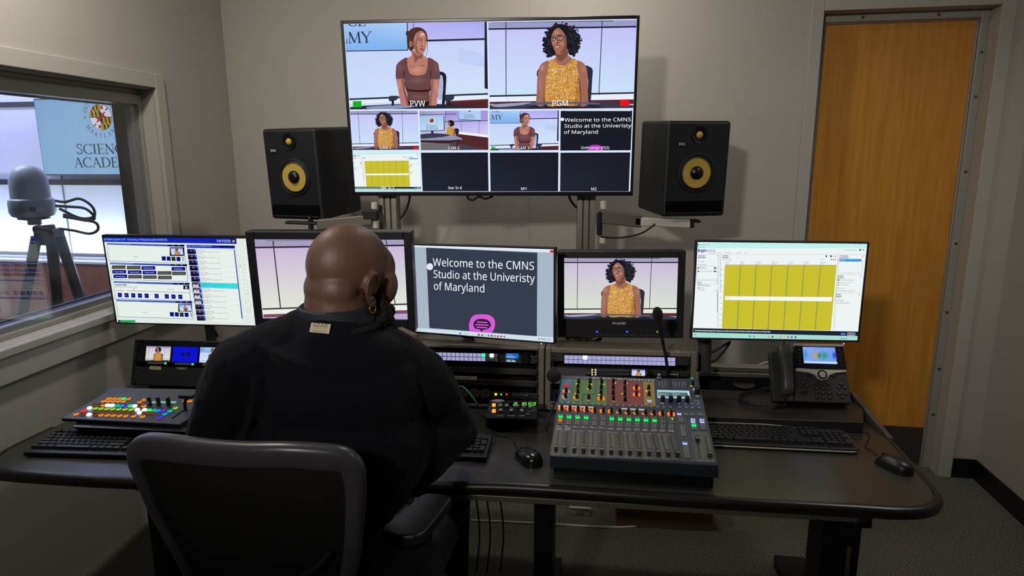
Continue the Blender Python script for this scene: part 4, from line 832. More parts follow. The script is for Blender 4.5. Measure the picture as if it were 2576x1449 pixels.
def studio_wide(p):
    "crop 3 pixels of the CAM 2 pane"
    p.poly([(640, 740), (1180, 740), (1180, 1060), (640, 1060)], ['#8f84c8', '#a99be6', '#e6e8fb', '#cfd6f2'], 0); p.poly([(650, 740), (845, 740), (845, 905), (650, 905)], ['#8a86b8', '#a9a0da', '#dfe4fa', '#cdd6f4'], .4)
    p.poly([(940, 740), (1180, 740), (1180, 830), (940, 830)], '#a497e2', .5); p.line([(840, 905), (850, 740)], 3, '#3a3f5a', 1); p.line([(640, 782), (930, 775)], 5, '#3a3f5a', 1); p.line([(840, 832), (1180, 826)], 5, '#3a3f5a', 1); p.line([(965, 830), (970, 920)], 3, '#6a6f8a', 1); p.line([(1105, 828), (1100, 935)], 3, '#6a6f8a', 1)
    p.poly([(655, 792), (835, 790), (838, 898), (658, 905)], ['#9fc4ec', '#a8ccf2', '#c4dcf6', '#b8d4f4'], 2); p.line([(655, 905), (838, 900), (835, 790)], 5, '#20263a', 2.2); p.poly([(948, 740), (1115, 740), (1114, 822), (955, 816)], ['#a2c5ee', '#acd0f4', '#b6d4f6', '#a8ccf0'], 2); p.line([(952, 818), (1115, 823)], 4, '#20263a', 2.2)
    p.text('SCIENCE', 702, 876, 15, '#3a4456', 3, w=86, serif=True); p.text('ACADEMY', 698, 894, 15, '#3a4456', 3, w=98, serif=True); p.text('SCIENCE', 992, 792, 14, '#3a4456', 3, w=76, serif=True); p.text('ACADEMY', 986, 809, 14, '#3a4456', 3, w=88, serif=True)
    for cx, cy, r in ((742, 824, 17), (1030, 748, 12)): p.ell(cx, cy, r * 1.35, r * 1.35, '#cfe0f2', 3); p.ell(cx, cy, r, r, '#a33a35', 3.2); p.poly([(cx - r * .8, cy - r * .5), (cx, cy), (cx, cy - r * .9)], '#d8a613', 3.4); p.poly([(cx + r * .8, cy + r * .5), (cx, cy), (cx, cy + r * .9)], '#1d2026', 3.4)
    p.rect(738, 900, 756, 925, '#23283a', 2)
    p.poly([(920, 905), (1180, 935), (1180, 960), (930, 925)], '#eef2fd', 2.4); p.poly([(930, 925), (1180, 955), (1180, 1060), (880, 1060)], '#54292c', 2.5); p.poly([(960, 1000), (1180, 1050), (1180, 1060), (900, 1060)], '#463f4e', 2.7)
    p.blob([(905, 900), (925, 884), (948, 892), (946, 925), (925, 930)], '#20242e', 3); p.blob([(860, 880), (885, 872), (912, 885), (920, 945), (862, 945)], '#c9983f', 3.5); p.blob([(904, 885), (916, 900), (922, 945), (908, 948)], SKN2, 3.6); p.blob([(868, 830), (888, 822), (910, 832), (914, 858), (896, 868), (876, 862)], '#1b1a20', 3.6); p.blob([(868, 836), (880, 836), (884, 858), (874, 864), (867, 850)], SKN2, 3.8); p.rect(880, 862, 894, 876, SKN2, 3.4)
    p.blob([(640, 940), (760, 925), (880, 932), (960, 955), (970, 972), (880, 985), (640, 985)], '#8d94b0', 4); p.blob([(640, 935), (740, 922), (840, 926), (880, 938), (800, 952), (640, 962)], '#3b3a4a', 4.3); p.poly([(640, 975), (880, 975), (965, 968), (960, 985), (880, 1000), (640, 992)], '#3c2226', 4.4); p.poly([(655, 995), (880, 998), (880, 1060), (655, 1060)], '#6d6a6c', 4.4); p.poly([(880, 998), (930, 985), (920, 1060), (880, 1060)], '#4c4a50', 4.5)
# crop-6 pixels of the BrightAuthor screen
def author_ui(p, fine=True):
    p.poly([(1060, 190), (2340, 190), (2270, 940), (1030, 920)], '#eef3f4', 0)
    p.poly([(1083, 205), (2325, 205), (2323, 245), (1082, 245)], '#c3f0ea', .5)
    GY = '#6a7580'; T = (lambda t, x, y, h, c=GY, w=None, **k: p.text(t, x, y, h, c, 3, w=w, **k)) if fine else (lambda *a, **k: None)
    p.rect(1088, 214, 1096, 224, '#2c3a8c', 2); T('BrightAuthor:connected', 1100, 223, 8, w=78); T('File', 1086, 241, 7, w=12); T('Edit', 1103, 241, 7, w=13); T('Help', 1123, 241, 7, w=16)
    for x in (2236, 2268, 2298): p.rect(x - 4, 215, x + 4, 218, GY, 2)
    p.text('Bright', 1087, 271, 19, '#31318c', 3, w=62, bold=.03); p.text('Author', 1151, 271, 19, '#31318c', 3, w=68); p.text('connected', 1172, 284, 9, '#31318c', 3, w=48)
    for t, x, w in (('Home', 1232, 24), ('Presentation', 1279, 52), ('Schedule', 1366, 36), ('Admin', 1426, 25)): T(t, x, 281, 8, w=w)
    T('Connect to BSN.Cloud', 2152, 262, 9, w=96); p.ell(2271, 257, 8, 8, GY, 2); p.ell(2295, 257, 7, 7, '#9aa4ad', 2)
    p.line([(1078, 290), (2318, 290)], 2, '#b9c3ca', 2)
    for t, x, y, w in (('Destination', 1088, 304, 54), ('Schedule', 1266, 304, 42), ('Presentation', 2120, 305, 64), ('Schedule', 2106, 450, 44), ('Options', 2094, 585, 38), ('Source', 1083, 496, 32)):
        p.text(t, x, y, 9, '#2d3238', 3, w=w, bold=.02); p.line([(x - 2, y + 10), (x + w + 4, y + 10)], 4, '#3b4148', 2)
    for x, y in ((1235, 301), (2293, 304), (2277, 449), (2262, 584), (1226, 494)): p.rect(x - 5, y - 5, x + 5, y + 5, '#8a95a0', 2); p.rect(x - 3.5, y - 2, x + 3.5, y + 3.5, '#eef3f4', 3)
    T('Type', 1083, 331, 7, w=15); T('Local Network', 1083, 346, 8, w=54); T('Networked Players', 1082, 368, 8, w=70)
    def box(x0, y0, x1, y1): p.line([(x0, y0), (x1, y0), (x1, y1), (x0, y1), (x0, y0)], 2, '#a9b4bc', 2)
    box(1080, 376, 1232, 470); box(2112, 322, 2286, 425); p.line([(1070, 505), (1232, 505)], 2, '#b9c3ca', 2); p.line([(1070, 480), (1240, 480)], 2, '#a0abb4', 2)
    for y in (389, 412): p.rect(1085, y - 5, 1095, y + 5, '#3b4148', 3); p.ell(1211, y + 1, 6, 6, '#3b4148', 3); p.rect(1217, y - 4, 1223, y + 6, '#3b4148', 3)
    T('Brightsign 1', 1098, 385, 8, w=48); T('WDFHDW000123', 1098, 397, 7, w=60); T('Brightsign 2 WDFHDW001390', 1098, 416, 8, w=104)
    T('Recent Presentations', 1089, 519, 9, w=92, bold=.015); T('Eric Test', 1102, 538, 8, w=30); p.rect(1088, 530, 1098, 538, GY, 2); T('Local Folder', 1088, 554, 9, w=52); T('Open', 1209, 556, 8, w=22)
    p.rect(1250, 290, 1256, 560, '#c5ced4', 2); p.rect(1228, 560, 1234, 715, '#9aa5ad', 2); p.line([(1240, 290), (1232, 825)], 2, '#8f9aa3', 2)
    T('archschedule.bpsx', 1263, 331, 8, w=74); T('Select', 1983, 330, 8, w=24); p.rect(2019, 297, 2030, 309, '#2d3238', 2); p.rect(2052, 297, 2064, 309, '#2d3238', 2); T('Publish', 2070, 309, 9, w=30)
    for k in range(3): p.ell(2062 + 15 * k, 327, 4, 4, '#2d3238', 2)
    xs0 = [1286, 1399, 1514, 1629, 1746, 1864, 1983, 2099]; xs1 = [1264, 1374, 1486, 1598, 1712, 1826, 1942, 2058]
    p.poly([(1285, 368), (2099, 368), (2057, 845), (1263, 829)], '#c9c02f', 1)
    for a, c in zip(xs0[1:-1], xs1[1:-1]): p.line([(a, 366), (c, 842)], 4, '#5c7a72', 2); p.line([(a + 1, 340), (a, 366)], 2, '#b9c3ca', 2)
    p.line([(1286, 366), (2100, 368)], 3, '#8f9a8a', 2)
    for a, t, d in zip(xs0, ('Sunday', 'Monday', 'Tuesday', 'Wednesday', 'Thursday', 'Friday', 'Saturday'), range(25, 32)): T(t, a + 3, 350, 8, w=len(t) * 4.4); T('May %d' % d, a + 3, 362, 7, w=26)
    for k in range(11):
        x = 1284 - 2.2 * k; T('%02d:00' % (2 * k + 2), x - 26, 403 + 40.8 * k, 7, w=20)
    p.poly([(1287, 594), (2066, 601), (2064, 632), (1284, 622)], '#f6f9f7', 3); T('Eric Test', 1290, 606, 8, w=32, c='#7a7f5a'); T('00:00 - 23:59', 1290, 619, 6, w=40, c='#7a7f5a')
    p.rect(2118, 324, 2280, 342, '#2aa0d8', 3); p.rect(2122, 328, 2130, 338, '#e8a030', 4); T('Eric Test', 2134, 338, 8, w=28, c='#ffffff')
    p.ell(2113, 476, 6, 6, '#3b4148', 3); T('Active All Day Every Day', 2122, 480, 9, w=100); T('Event Date and Time', 2120, 500, 9, w=86); T('Recurring Event', 2118, 516, 9, w=66); p.ell(2111, 496, 5, 5, GY, 2); p.ell(2110, 513, 5, 5, GY, 2)
    T('Schedule Conflicts', 2096, 539, 8, w=66); T('Interrupt Other Presentations', 2110, 558, 9, w=120); box(2096, 549, 2105, 558)
    for t, y, w in (('Setup', 608, 26), ('Debugging', 628, 54), ('BrightSignOS Update', 647, 94)): T(t, 2100, y, 9, w=w); p.line([(2092, y - 8), (2096, y - 4), (2092, y)], 2, GY, 3)
    p.line([(2108, 290), (2080, 840)], 2, '#8f9aa3', 2); p.line([(2090, 436), (2288, 436)], 2, '#b9c3ca', 2); p.line([(2084, 572), (2276, 572)], 2, '#b9c3ca', 2)
    p.poly([(1054, 826), (2262, 852), (2258, 885), (1052, 857)], '#1b2430', 4)
    p.text('We collect anonymized usage data to improve our services. No personal information is collected. Read more in our Privacy Policy.', 1066, 848, 9, '#e8eef4', 5, w=552, bold=.02)
    p.rect(2122, 858, 2168, 878, '#33319a', 5); p.rect(2178, 860, 2234, 881, '#dfe6ee', 5); p.rect(2181, 863, 2231, 878, '#1b2430', 6); p.text('Accept', 2131, 872, 8, '#ffffff', 7, w=28); p.text('Opt Out', 2188, 875, 9, '#ffffff', 7, w=36)
    p.poly([(1040, 857), (2260, 885), (2260, 940), (1040, 910)], '#a9dcd0', 3.5)
    cols = ('#1f8ad0', '#8a949c', '#c89a50', '#38424c', '#e8c050', '#d8902a', '#e8b838', '#d05038', '#7a3fb0', '#3f4a54')
    for k, x in enumerate((1468, 1496, 1603, 1632, 1662, 1690, 1717, 1745, 1772, 1800)): p.rect(x - 6, 880 + .022 * (x - 1468), x + 6, 892 + .022 * (x - 1468), cols[k], 5)
    T('Search', 1507, 890, 8, w=24); T('86°F', 1080, 871, 6, w=14); T('Mostly sunny', 1080, 882, 6, w=42); p.ell(1068, 874, 6, 6, '#e08040', 5)
    T('2:15 PM', 2192, 902, 7, w=26, c='#3b5a58'); T('7/8/2025', 2186, 912, 7, w=34, c='#3b5a58')
    for x in (2134, 2152, 2170): p.rect(x - 4, 900, x + 4, 907, '#3b5a58', 5)
def prompt_ui(p, full=True):
    "crop-5 pixels of the teleprompter page"
    if full: p.poly([(1290, 420), (2420, 470), (2410, 1190), (1320, 1120)], '#a9b6c6', 0); p.poly([(1310, 433), (2398, 478), (2398, 500), (1312, 456)], '#dfeaf2', 1); p.rect(2366, 481, 2396, 500, '#c8372a', 2)
    p.poly([(1425, 462), (2270, 500), (2266, 1135), (1450, 1072)], '#353d4c', 1)
    p.ell(1454, 606, 25, 26, '#e2e8f0', 3)
    for t, x, y, w in (('Welcome to the CMNS', 1477, 600, 768), ('Studio at the Univeristy', 1483, 690, 768), ('of Maryland', 1485, 781, 382)): p.text(t, x, y, 58, '#f2f5fa', 3, w=w)
    p.blob([(1760, 1010), (1790, 975), (1850, 968), (1910, 976), (1945, 1012), (1946, 1065), (1925, 1105), (1895, 1125), (1780, 1118), (1752, 1070)], '#d95ad6', 3); p.blob([(1790, 1025), (1820, 1004), (1880, 1006), (1912, 1030), (1915, 1058), (1885, 1082), (1860, 1086), (1842, 1102), (1835, 1084), (1800, 1076), (1785, 1052)], '#2c2438', 4)
    for y, a, c in ((1026, 1812, 1890), (1046, 1800, 1900), (1065, 1808, 1890)): p.line([(a, y), (c, y + 5)], 9, '#d95ad6', 5)
    if full:
        p.poly([(1335, 1070), (2400, 1143), (2396, 1185), (1335, 1105)], '#cfe0ea', 6)
        cols = ('#1f8ad0', '#39424c', '#5a6a78', '#e8c050', '#2a90c8', '#39424c', '#d85a38', '#d03a2a', '#5a6a98', '#e05060')
        for k, x in enumerate((1685, 1826, 1852, 1876, 1900, 1924, 1948, 1972, 1996, 2020)): p.rect(x - 7, 1106 + .075 * (x - 1685), x + 7, 1119 + .075 * (x - 1685), cols[k], 7)
        p.text('Search', 1716, 1118, 9, '#6a7580', 7, w=28); p.text('2:15 PM', 2348, 1158, 8, '#4a5560', 7, w=24); p.text('7/8/2025', 2344, 1166, 7, '#4a5560', 7, w=30); p.ell(1358, 1087, 5, 5, '#d86a3a', 7); p.text('86°F', 1366, 1088, 7, '#6a7580', 7, w=18)
        for x in (2282, 2300, 2316, 2330): p.rect(x - 4, 1152, x + 4, 1160, '#5a6570', 7)
def media_ui(p, fine=True):
    "crop-2 pixels of the media server page"
    BL, NV, GYB = '#1226b4', '#0c1486', '#4a4b46'
    p.poly([(560, 60), (1380, 60), (1430, 590), (630, 590)], '#dfe9e2', 0); p.poly([(570, 74), (1305, 88), (1308, 118), (574, 106)], BL, 1)
    p.text('aQ Media System 6.47 - University of Maryland (aq00-00000520)', 574, 97, 11, '#9fd0ff', 3, w=350); p.text('14:15:53', 1197, 108, 14, '#ffffff', 3, w=75); p.rect(1277, 90, 1303, 115, '#1b1f30', 2)
    for y in (98, 103, 108): p.rect(1283, y - 1, 1297, y + 1, '#dfe9e2', 3)
    def win(x0, y0, x1, y1, sk=13, t=None):
        p.poly([(x0, y0), (x1, y0 + sk * .9), (x1 + (y1 - y0) * .1, y1 + sk), (x0 + (y1 - y0) * .1, y1)], '#3b55b8', 1); p.poly([(x0 + 2, y0 + 10), (x1 - 2, y0 + 10 + sk * .9), (x1 - 2 + (y1 - y0) * .1, y1 + sk - 2), (x0 + 2 + (y1 - y0) * .1, y1 - 2)], '#e6eee8', 2)
        p.text(t, x0 + 6, y0 + 8, 6, '#bfd4ff', 3, w=125)
        for k in range(3): p.rect(x1 - 88 + 33 * k, y0 + sk * .8 - 1, x1 - 62 + 33 * k, y0 + sk * .8 + 9, '#0a0f46', 3)
    win(592, 112, 1015, 212, t='Transport Panel 1 (Port 1) - Recorder PLAYOUT'); win(607, 220, 1030, 314, t='Transport Panel 2 (Port 2) - play to PLAYOUT'); win(627, 323, 1044, 420, t='Transport Panel 3 (Port 3) - Player AVOUT5'); win(643, 424, 1058, 520, t='Transport Panel 4 (Port 4) - Recorder PLAYOUT')
    p.text('Complete', 737, 190, 6, '#3a4250', 3, w=25); p.text('Complete', 786, 498, 6, '#3a4250', 3, w=25)
    for bx, by in ((893, 186), (938, 494)):
        for k in range(4): p.poly([(bx + 27 * k, by + k), (bx + 22 + 27 * k, by + k), (bx + 24 + 27 * k, by + 24 + k), (bx + 2 + 27 * k, by + 23 + k)], NV if k != 2 else '#24351c', 3)
        p.line([(bx + 112, by + 4), (bx + 120, by + 8), (bx + 116, by + 20), (bx + 122, by + 26)], 4, '#3a4a5a', 3)
    p.rect(938, 136, 1018, 184, '#101318', 3); p.rect(985, 447, 1060, 492, '#101318', 3)
    for r, row in enumerate((((618, 'g', 'Play Control'), (701, 'g', 'Cue Control'), (782, 'b', 'Release Port'), (948, 'b', 'Change Device...')), ((621, 'b', 'Player Mode'), (706, 'b', 'Sequence Mode'), (788, 'b', 'Playlist Mode'), (871, 'g', 'Delay Loop Bows Mode'), (951, 'g', 'Live Delay Mode')), ((627, 'b', 'Recorder Mode'), (708, 'g', 'Continuous Record'), (790, 'g', 'Loop Record Mode'), (873, 'g', 'Delay Loop Mode')))):
        for x, c, t in row:
            y = 236 + 25 * r + (x - 620) * .028; p.rect(x, y, x + 76, y + 20, NV if c == 'b' else GYB, 3); p.text(t, x + 38, y + 13, 6, '#d5dcf0' if c == 'b' else '#8a8b86', 4, w=56 if len(t) > 12 else 44, align='l') if False else p.text(t, x + 12, y + 13, 6, '#d5dcf0' if c == 'b' else '#8a8b86', 4, w=52)
    p.text('20250506-134905', 636, 347, 7, '#20242c', 3, w=65, bold=.03); p.text('QuickStart Record on 06 May 2025 at 13:48:45', 636, 357, 6, '#4a5058', 3, w=124); p.text('Freeze', 731, 368, 5, '#4a5058', 3, w=18); p.text('00:01:29:23', 925, 371, 6, '#4a5058', 3, w=36); p.line([(640, 374), (1046, 387)], 3, '#9aa8b0', 3); p.rect(687, 371, 699, 385, '#f4f8f6', 4)
    for k, x in enumerate((650, 687, 724, 761, 798, 853, 909, 946, 984)): p.poly([(x, 387 + .03 * (x - 650)), (x + 23, 388 + .03 * (x - 650)), (x + 25, 412 + .03 * (x - 650)), (x + 2, 411 + .03 * (x - 650))], NV, 3); p.text(('<<', 'C', '|<', '<', '<', '||', '>', '>>', '>|')[k], x + 6, 403 + .03 * (x - 650), 8, '#6f80e0', 4, w=12)
    p.rect(1013, 346, 1044, 368, '#0c1030', 3); p.rect(1024, 350, 1034, 364, '#cfd6e8', 4); p.ell(1029, 353, 3.5, 4, SKN2, 5, 8)
    p.poly([(665, 538), (747, 538), (749, 551), (667, 551)], '#22b455', 3); p.text('DIR Record Local', 671, 548, 6, '#1a7a40', 4, w=60); p.rect(652, 537, 666, 550, '#39426a', 3)
    # clip list
    p.poly([(1030, 122), (1297, 126), (1342, 532), (1085, 526)], '#d3dde0', 1); p.poly([(1031, 122), (1297, 127), (1298, 143), (1032, 138)], BL, 2); p.text('AVOUT1 (Media Store aq00-00000520) 142 GB', 1036, 132, 6, '#bfd4ff', 3, w=132)
    for k in range(3): p.rect(1212 + 28 * k, 128, 1238 + 28 * k, 137, '#0a0f46', 3)
    for k in range(13):
        y = 150 + 30.6 * k; x = 1034 + 4.4 * k; hot = k == 6; p.poly([(x + 50, y - 4), (1293 + 3.3 * k, y + 3), (1296 + 3.3 * k, y + 32), (x + 53, y + 26)], '#37dbe0' if hot else '#e9f0ea', 2)
        p.poly([(x, y - 5), (x + 48, y - 4), (x + 49, y + 24), (x + 1, y + 23)], '#141c78' if k < 6 else '#26386c', 3); p.poly([(x + 8, y + 6), (x + 34, y + 6), (x + 40, y + 23), (x + 4, y + 23)], '#0d0f1c' if k < 6 or k > 9 else '#c8ccd4', 4); p.ell(x + 22, y + 4, 7, 8, '#8a5a4a' if k % 2 else '#6a4034', 5, 10); p.poly([(x + 36, y - 4), (x + 48, y - 4), (x + 48, y + 6), (x + 40, y + 8)], '#5a78e0', 5)
        p.text('2025050%d-1%05d' % (1 + k // 2, 23201 + 917 * k), x + 52, y + 6, 5.5, '#3a4250', 4, w=48); p.text('QuickStart Record on 0%d May 2025 at 1%d:%02d:%02d' % (1 + k // 2, 1 + k % 4, (k * 17) % 60, (k * 31) % 60), x + 52, y + 14, 5.5, '#3a4250', 4, w=124); p.text('00:01:%02d:%02d' % ((k * 23) % 60, (k * 7) % 25), x + 52, y + 22, 5.5, '#3a4250', 4, w=34)
    p.line([(1294, 150), (1338, 530)], 5, '#2a3a9a', 3)
    for k, (t, y, n_) in enumerate((('14:15:53', 108, 2), ('CPU Usage', 149, 1), ('Mem Usage', 166, 1), ('CPU Temp', 183, 2), ('Disk Volumes', 222, 2), ('MediaDir OK', 241, 1), ('Disk OK', 256, 1), ('Dropped 00', 268, 1), ('Jumps OK', 280, 1), ('Sync OK', 292, 1), ('RAID Status', 306, 2), ('Invalid Files', 328, 2), ('License Status', 366, 4), ('Behaviour', 420, 3), ('Networks', 464, 5))):
        x = 1308 + (y - 108) * .125; p.rect(x, y, x + 44, y + 3 + 8.2 * n_, '#f0f6f0', 2)
        for q in range(n_): p.text([t, 'OK 12%', 'Licence OK', 'Ports 0B', '10.210.4'][q], x + 5, y + 8 + 8 * q, 5, '#3a4a48', 3, w=32)
    p.rect(1321, 238, 1330, 242, '#2ac060', 3)
# ================================================================== SCREENS
def monitor(name, label, F_, w, h, crop, corners, dep=.022, bezel=BLK, rnd=.004, back=True, group=None, chin=None):
    t = thing(name, label, 'monitor', F_.M, group); P = F_.crop(*crop); r = rect_of(P, *corners)
    b = MB(); b.b2((-w / 2, 0.0012, 0), (w / 2, dep, h)); 
    if back: b.b2((-w * .32, dep, h * .2), (w * .32, dep + .03, h * .8))
    b.b2((-w / 2, -.0035, 0), (r[0], .0012, h)); b.b2((r[2], -.0035, 0), (w / 2, .0012, h)); b.b2((r[0], -.0035, r[3]), (r[2], .0012, h)); b.b2((r[0], -.0035, 0), (r[2], .0012, r[1]))
    b.build('housing', bezel, t, bevel=rnd, seg=3); cv = Canvas(); return t, cv, P, r
# large display
t, cv, P, r = monitor('large_display', 'large wall of camera views on a black display high on the two posts', TVF, 1.20, .708, (3.019, 840, 30), ((75, 88), (2305, 55), (2245, 1370), (160, 1360)), dep=.045, bezel=BLK2, rnd=.003)
cv.poly([(r[0], r[1]), (r[2], r[1]), (r[2], r[3]), (r[0], r[3])], '#dbe8fb', 0)
Rr = {'pvw': R_PVW, 'pgm': R_PGM}
def pr(*c): return rect_of(PT, *c)
p = Pen(cv, PT, R_PVW, 1); studio_brown(p); p.text('PVW', 584, 718, 44, '#ffffff', 22, w=112); p.poly([(146, 678), (211, 676), (212, 724), (148, 724)], '#14b41e', 20)
p = Pen(cv, PT, R_PGM, 1); studio_yellow(p); p.text('PGM', 1660, 714, 42, '#ffffff', 22, w=116); p.poly([(2172, 666), (2240, 663), (2240, 714), (2174, 714)], '#e8141c', 20)
R1 = pr((125, 752), (637, 752), (647, 1047), (140, 1047)); p = Pen(cv, retarget(PT, R_PGM, R1), R1, 1); studio_yellow(p, True); p = Pen(cv, PT, R1, 1); p.text('CAM 1', 350, 1040, 19, '#ffffff', 22, w=82); p.rect(606, 1024, 635, 1043, '#e8141c', 20)
R2 = pr((652, 751), (1170, 751), (1172, 1050), (658, 1048)); p = Pen(cv, PT, R2, 1); studio_wide(p); p.text('CAM 2', 870, 1042, 20, '#ffffff', 22, w=84)
R3 = pr((1184, 751), (1708, 750), (1706, 1050), (1184, 1050)); p = Pen(cv, retarget(PT, R_PVW, R3), R3, 1); studio_brown(p, True); p = Pen(cv, PT, R3, 1); p.text('CAM 3', 1399, 1042, 20, '#ffffff', 22, w=84); p.rect(1196, 1024, 1226, 1043, '#14b41e', 20)
R4 = pr((1722, 750), (2264, 748), (2256, 1052), (1720, 1052)); p = Pen(cv, PT, R4, 1); p.poly([(1700, 740), (2290, 740), (2290, 1070), (1700, 1070)], '#1b1d26', 0); p.poly([(1752, 740), (2262, 740), (2256, 752), (1760, 752)], '#dfe8f4', 1)
p.ell(1735, 816, 13, 13, '#eef2fa', 2)
for tt, x, y, w in (('Welcome to the CMNS', 1752, 834, 502), ('Studio at the Univeristy', 1750, 880, 508), ('of Maryland', 1748, 926, 256)): p.text(tt, x, y, 27, '#f4f7fc', 3, w=w)
p.blob([(1935, 1030), (1950, 1014), (1985, 1010), (2022, 1014), (2036, 1030), (2050, 1062), (1930, 1062)], '#b53acb', 2); p.text('OnPrompt (FS2)', 1876, 1042, 20, '#ffffff', 4, w=214)
# crop-6 map used by the small copy of the schedule page
RMF = Fr((.879, 2.120, 1.197), 3.3, 1.1, .4, .335); PRM = RMF.crop(2.898, 1380, 540); R_AUT = rect_of(PRM, (1083, 205), (2325, 205), (2247, 922), (1050, 888))
R5 = pr((142, 1065), (650, 1065), (660, 1357), (160, 1355)); p = Pen(cv, retarget(PRM, R_AUT, R5), R5, 1); author_ui(p, False); p = Pen(cv, PT, R5, 1); p.text('Swr In 5', 358, 1342, 20, '#ffffff', 22, w=102)
for (c, tt, x, y, w) in ((((665, 1068), (1172, 1068), (1173, 1362), (670, 1362)), 'Swr In 6', 868, 1346, 104), (((1187, 1068), (1706, 1068), (1702, 1363), (1188, 1363)), 'M1', 1422, 1352, 40), (((1720, 1068), (2250, 1068), (2240, 1363), (1718, 1363)), 'M2', 1954, 1354, 40)):
    R6 = pr(*c); p = Pen(cv, PT, R6, 1); p.cv.poly([(R6[0], R6[1]), (R6[2], R6[1]), (R6[2], R6[3]), (R6[0], R6[3])], ['#232733', '#1c1f28', '#1b1d26', '#1d2029'], 1); p.text(tt, x, y, 20, '#ffffff', 3, w=w)
cv.build('screen', t)
# monitor row above the desk
LMF = Fr(EYE + 1.10 * (V((-1.203, 2.335, 1.200)) - EYE), 6.0, -2.5, 0, .3685)
t, cv, P, r = monitor('desk_monitor', 'leftmost desk monitor with blue title bar and a long list of clips', LMF, .608, .3685, (2.1953, 0, 560), ((572, 83), (1366, 86), (1412, 563), (648, 555)))
p = Pen(cv, P, r, 0); media_ui(p)
for (sx, sy, R0, f) in ((942, 140, R_PGM, studio_yellow), (989, 451, R_PVW, studio_brown)):
    a, c = P(sx, sy), P(sx + 72, sy + 40); d = (a[0], c[1], c[0], a[1]); f(Pen(cv, retarget(PT, R0, d), d, 4), False)
cv.build('screen', t)
STD = mat('stand_grey', '#3c3c3e', .45, .3)
def stand(t, F_, x, h0, r=.02, cap=True, name='stand_neck', m=None, dy=.05, tilt=True):
    b = MB(); b.T = TR(x, dy, 0); b.cyl((0, 0, -h0), (0, 0, .10), r, r, 20); b.box((0, -.012, .1), (.07, .03, .07)); b.cyl((0, 0, -h0), (0, 0, -h0 + .012), r * 1.5, r * 1.5, 20); return b.build(name, m or STD, t, bevel=.002)
stand(t, LMF, .07, LMF.o.z - DT - .004)
LCF = Fr((-.634, 2.262, 1.207), 3.0, -3.0, 0, .36)
t, cv, P, r = monitor('desk_monitor', 'thick framed black desk monitor showing an empty studio behind the operator', LCF, .58, .36, (3.019, 600, 470), ((120, 406), (1250, 394), (1290, 1000), (188, 1003)), dep=.05, rnd=.008)
p = Pen(cv, P, r, 0)
p.poly([(100, 390), (1300, 380), (1310, 1010), (160, 1010)], ['#b0a4c8', '#b0a4cc', '#dde0d8', '#dfe2d8'], 0); p.poly([(115, 465), (1260, 448), (1295, 890), (160, 930)], ['#cbb8d8', '#c9b8dc', '#dfe4d8', '#e2e6d8'], .5); p.poly([(110, 400), (1260, 390), (1260, 440), (110, 455)], '#a79cc0', 1); p.line([(120, 461), (1258, 444)], 13, '#33303c', 2); p.line([(210, 410), (1240, 398)], 5, '#6d7488', 2)
p.line([(262, 410), (268, 462), (320, 925)], 9, '#3a3640', 2); p.line([(1120, 400), (1190, 890)], 7, '#3a3640', 2); p.line([(182, 928), (1285, 890)], 11, '#33303c', 2); p.poly([(182, 936), (1286, 898), (1290, 936), (190, 968)], '#eceee6', 2); p.poly([(190, 968), (1290, 936), (1294, 1010), (190, 1010)], '#7a4a60', 2); p.poly([(190, 990), (1290, 962), (1294, 1010), (190, 1010)], '#b7a8d0', 2.4)
cv.build('screen', t); stand(t, LCF, 0, LCF.o.z - DT - .16, .022)
CMF = Fr((-.111, 2.280, 1.165), 20.7, 2.5, -1.1, .335)
t, cv, P, r = monitor('desk_monitor', 'desk monitor with large white welcome text on dark grey beside the operator', CMF, .553, .335, (3.019, 600, 470), ((1314, 437), (2396, 481), (2389, 1176), (1341, 1101)))
prompt_ui(Pen(cv, P, r, 0)); cv.build('screen', t); stand(t, CMF, -.07, CMF.o.z - DT - .245, .018)
q = P(2301, 1189); b = MB(); b.ball((q[0], -.004, q[1]), (.002, .001, .0015), 8, 6); b.build('power_lamp', emit('power_lamp_white', '#fff2d0', 3), t)
PHF = Fr((.389, 2.300, 1.149), 5.5, 1.2, -.7, .316)
t, cv, P, r = monitor('broadcast_monitor', 'chunky black broadcast monitor showing a person in yellow beside the gooseneck microphone', PHF, .45, .316, (2.898, 1380, 540), ((113, 315), (946, 315), (930, 762), (115, 757)), dep=.06, rnd=.012)
studio_yellow(Pen(cv, retarget(PT, R_PGM, r), r, 0), True, True); cv.poly([(r[0], r[1]), (r[2], r[1]), (r[2], r[1] + .001), (r[0], r[1] + .001)], '#20222c', 30); cv.build('screen', t)
b = MB(); p_, q_ = P(66, 772), P(978, 770); b.b2((p_[0] + .003, -.0045, p_[1] - .003), (q_[0] - .003, -.0034, p_[1])); q_ = P(525, 284); b.box((q_[0], -.0042, q_[1]), (.026, .002, .003)); b.build('trim_line', mat('monitor_trim', '#26282c', .3), t)
cv = Canvas(); pen = Pen(cv, P); pen.text('ProHD', 466, 798, 16, '#b9bcc2', 1, w=96, bold=.03)
for k, tt in enumerate(('SDI1', 'SDI2', 'HDMI', 'COMPO', 'F1', 'F2', 'F3', 'F4', 'WFM', 'AUDIO', 'MENU', 'CHROMA', 'PHASE', 'VOLUME')): pen.text(tt, 346 + 34 * k + (20 if k > 8 else 0), 878, 5, '#7d8086', 1, w=22)
plain(cv, 'panel_lettering', t, y=-.0038)
cb = None
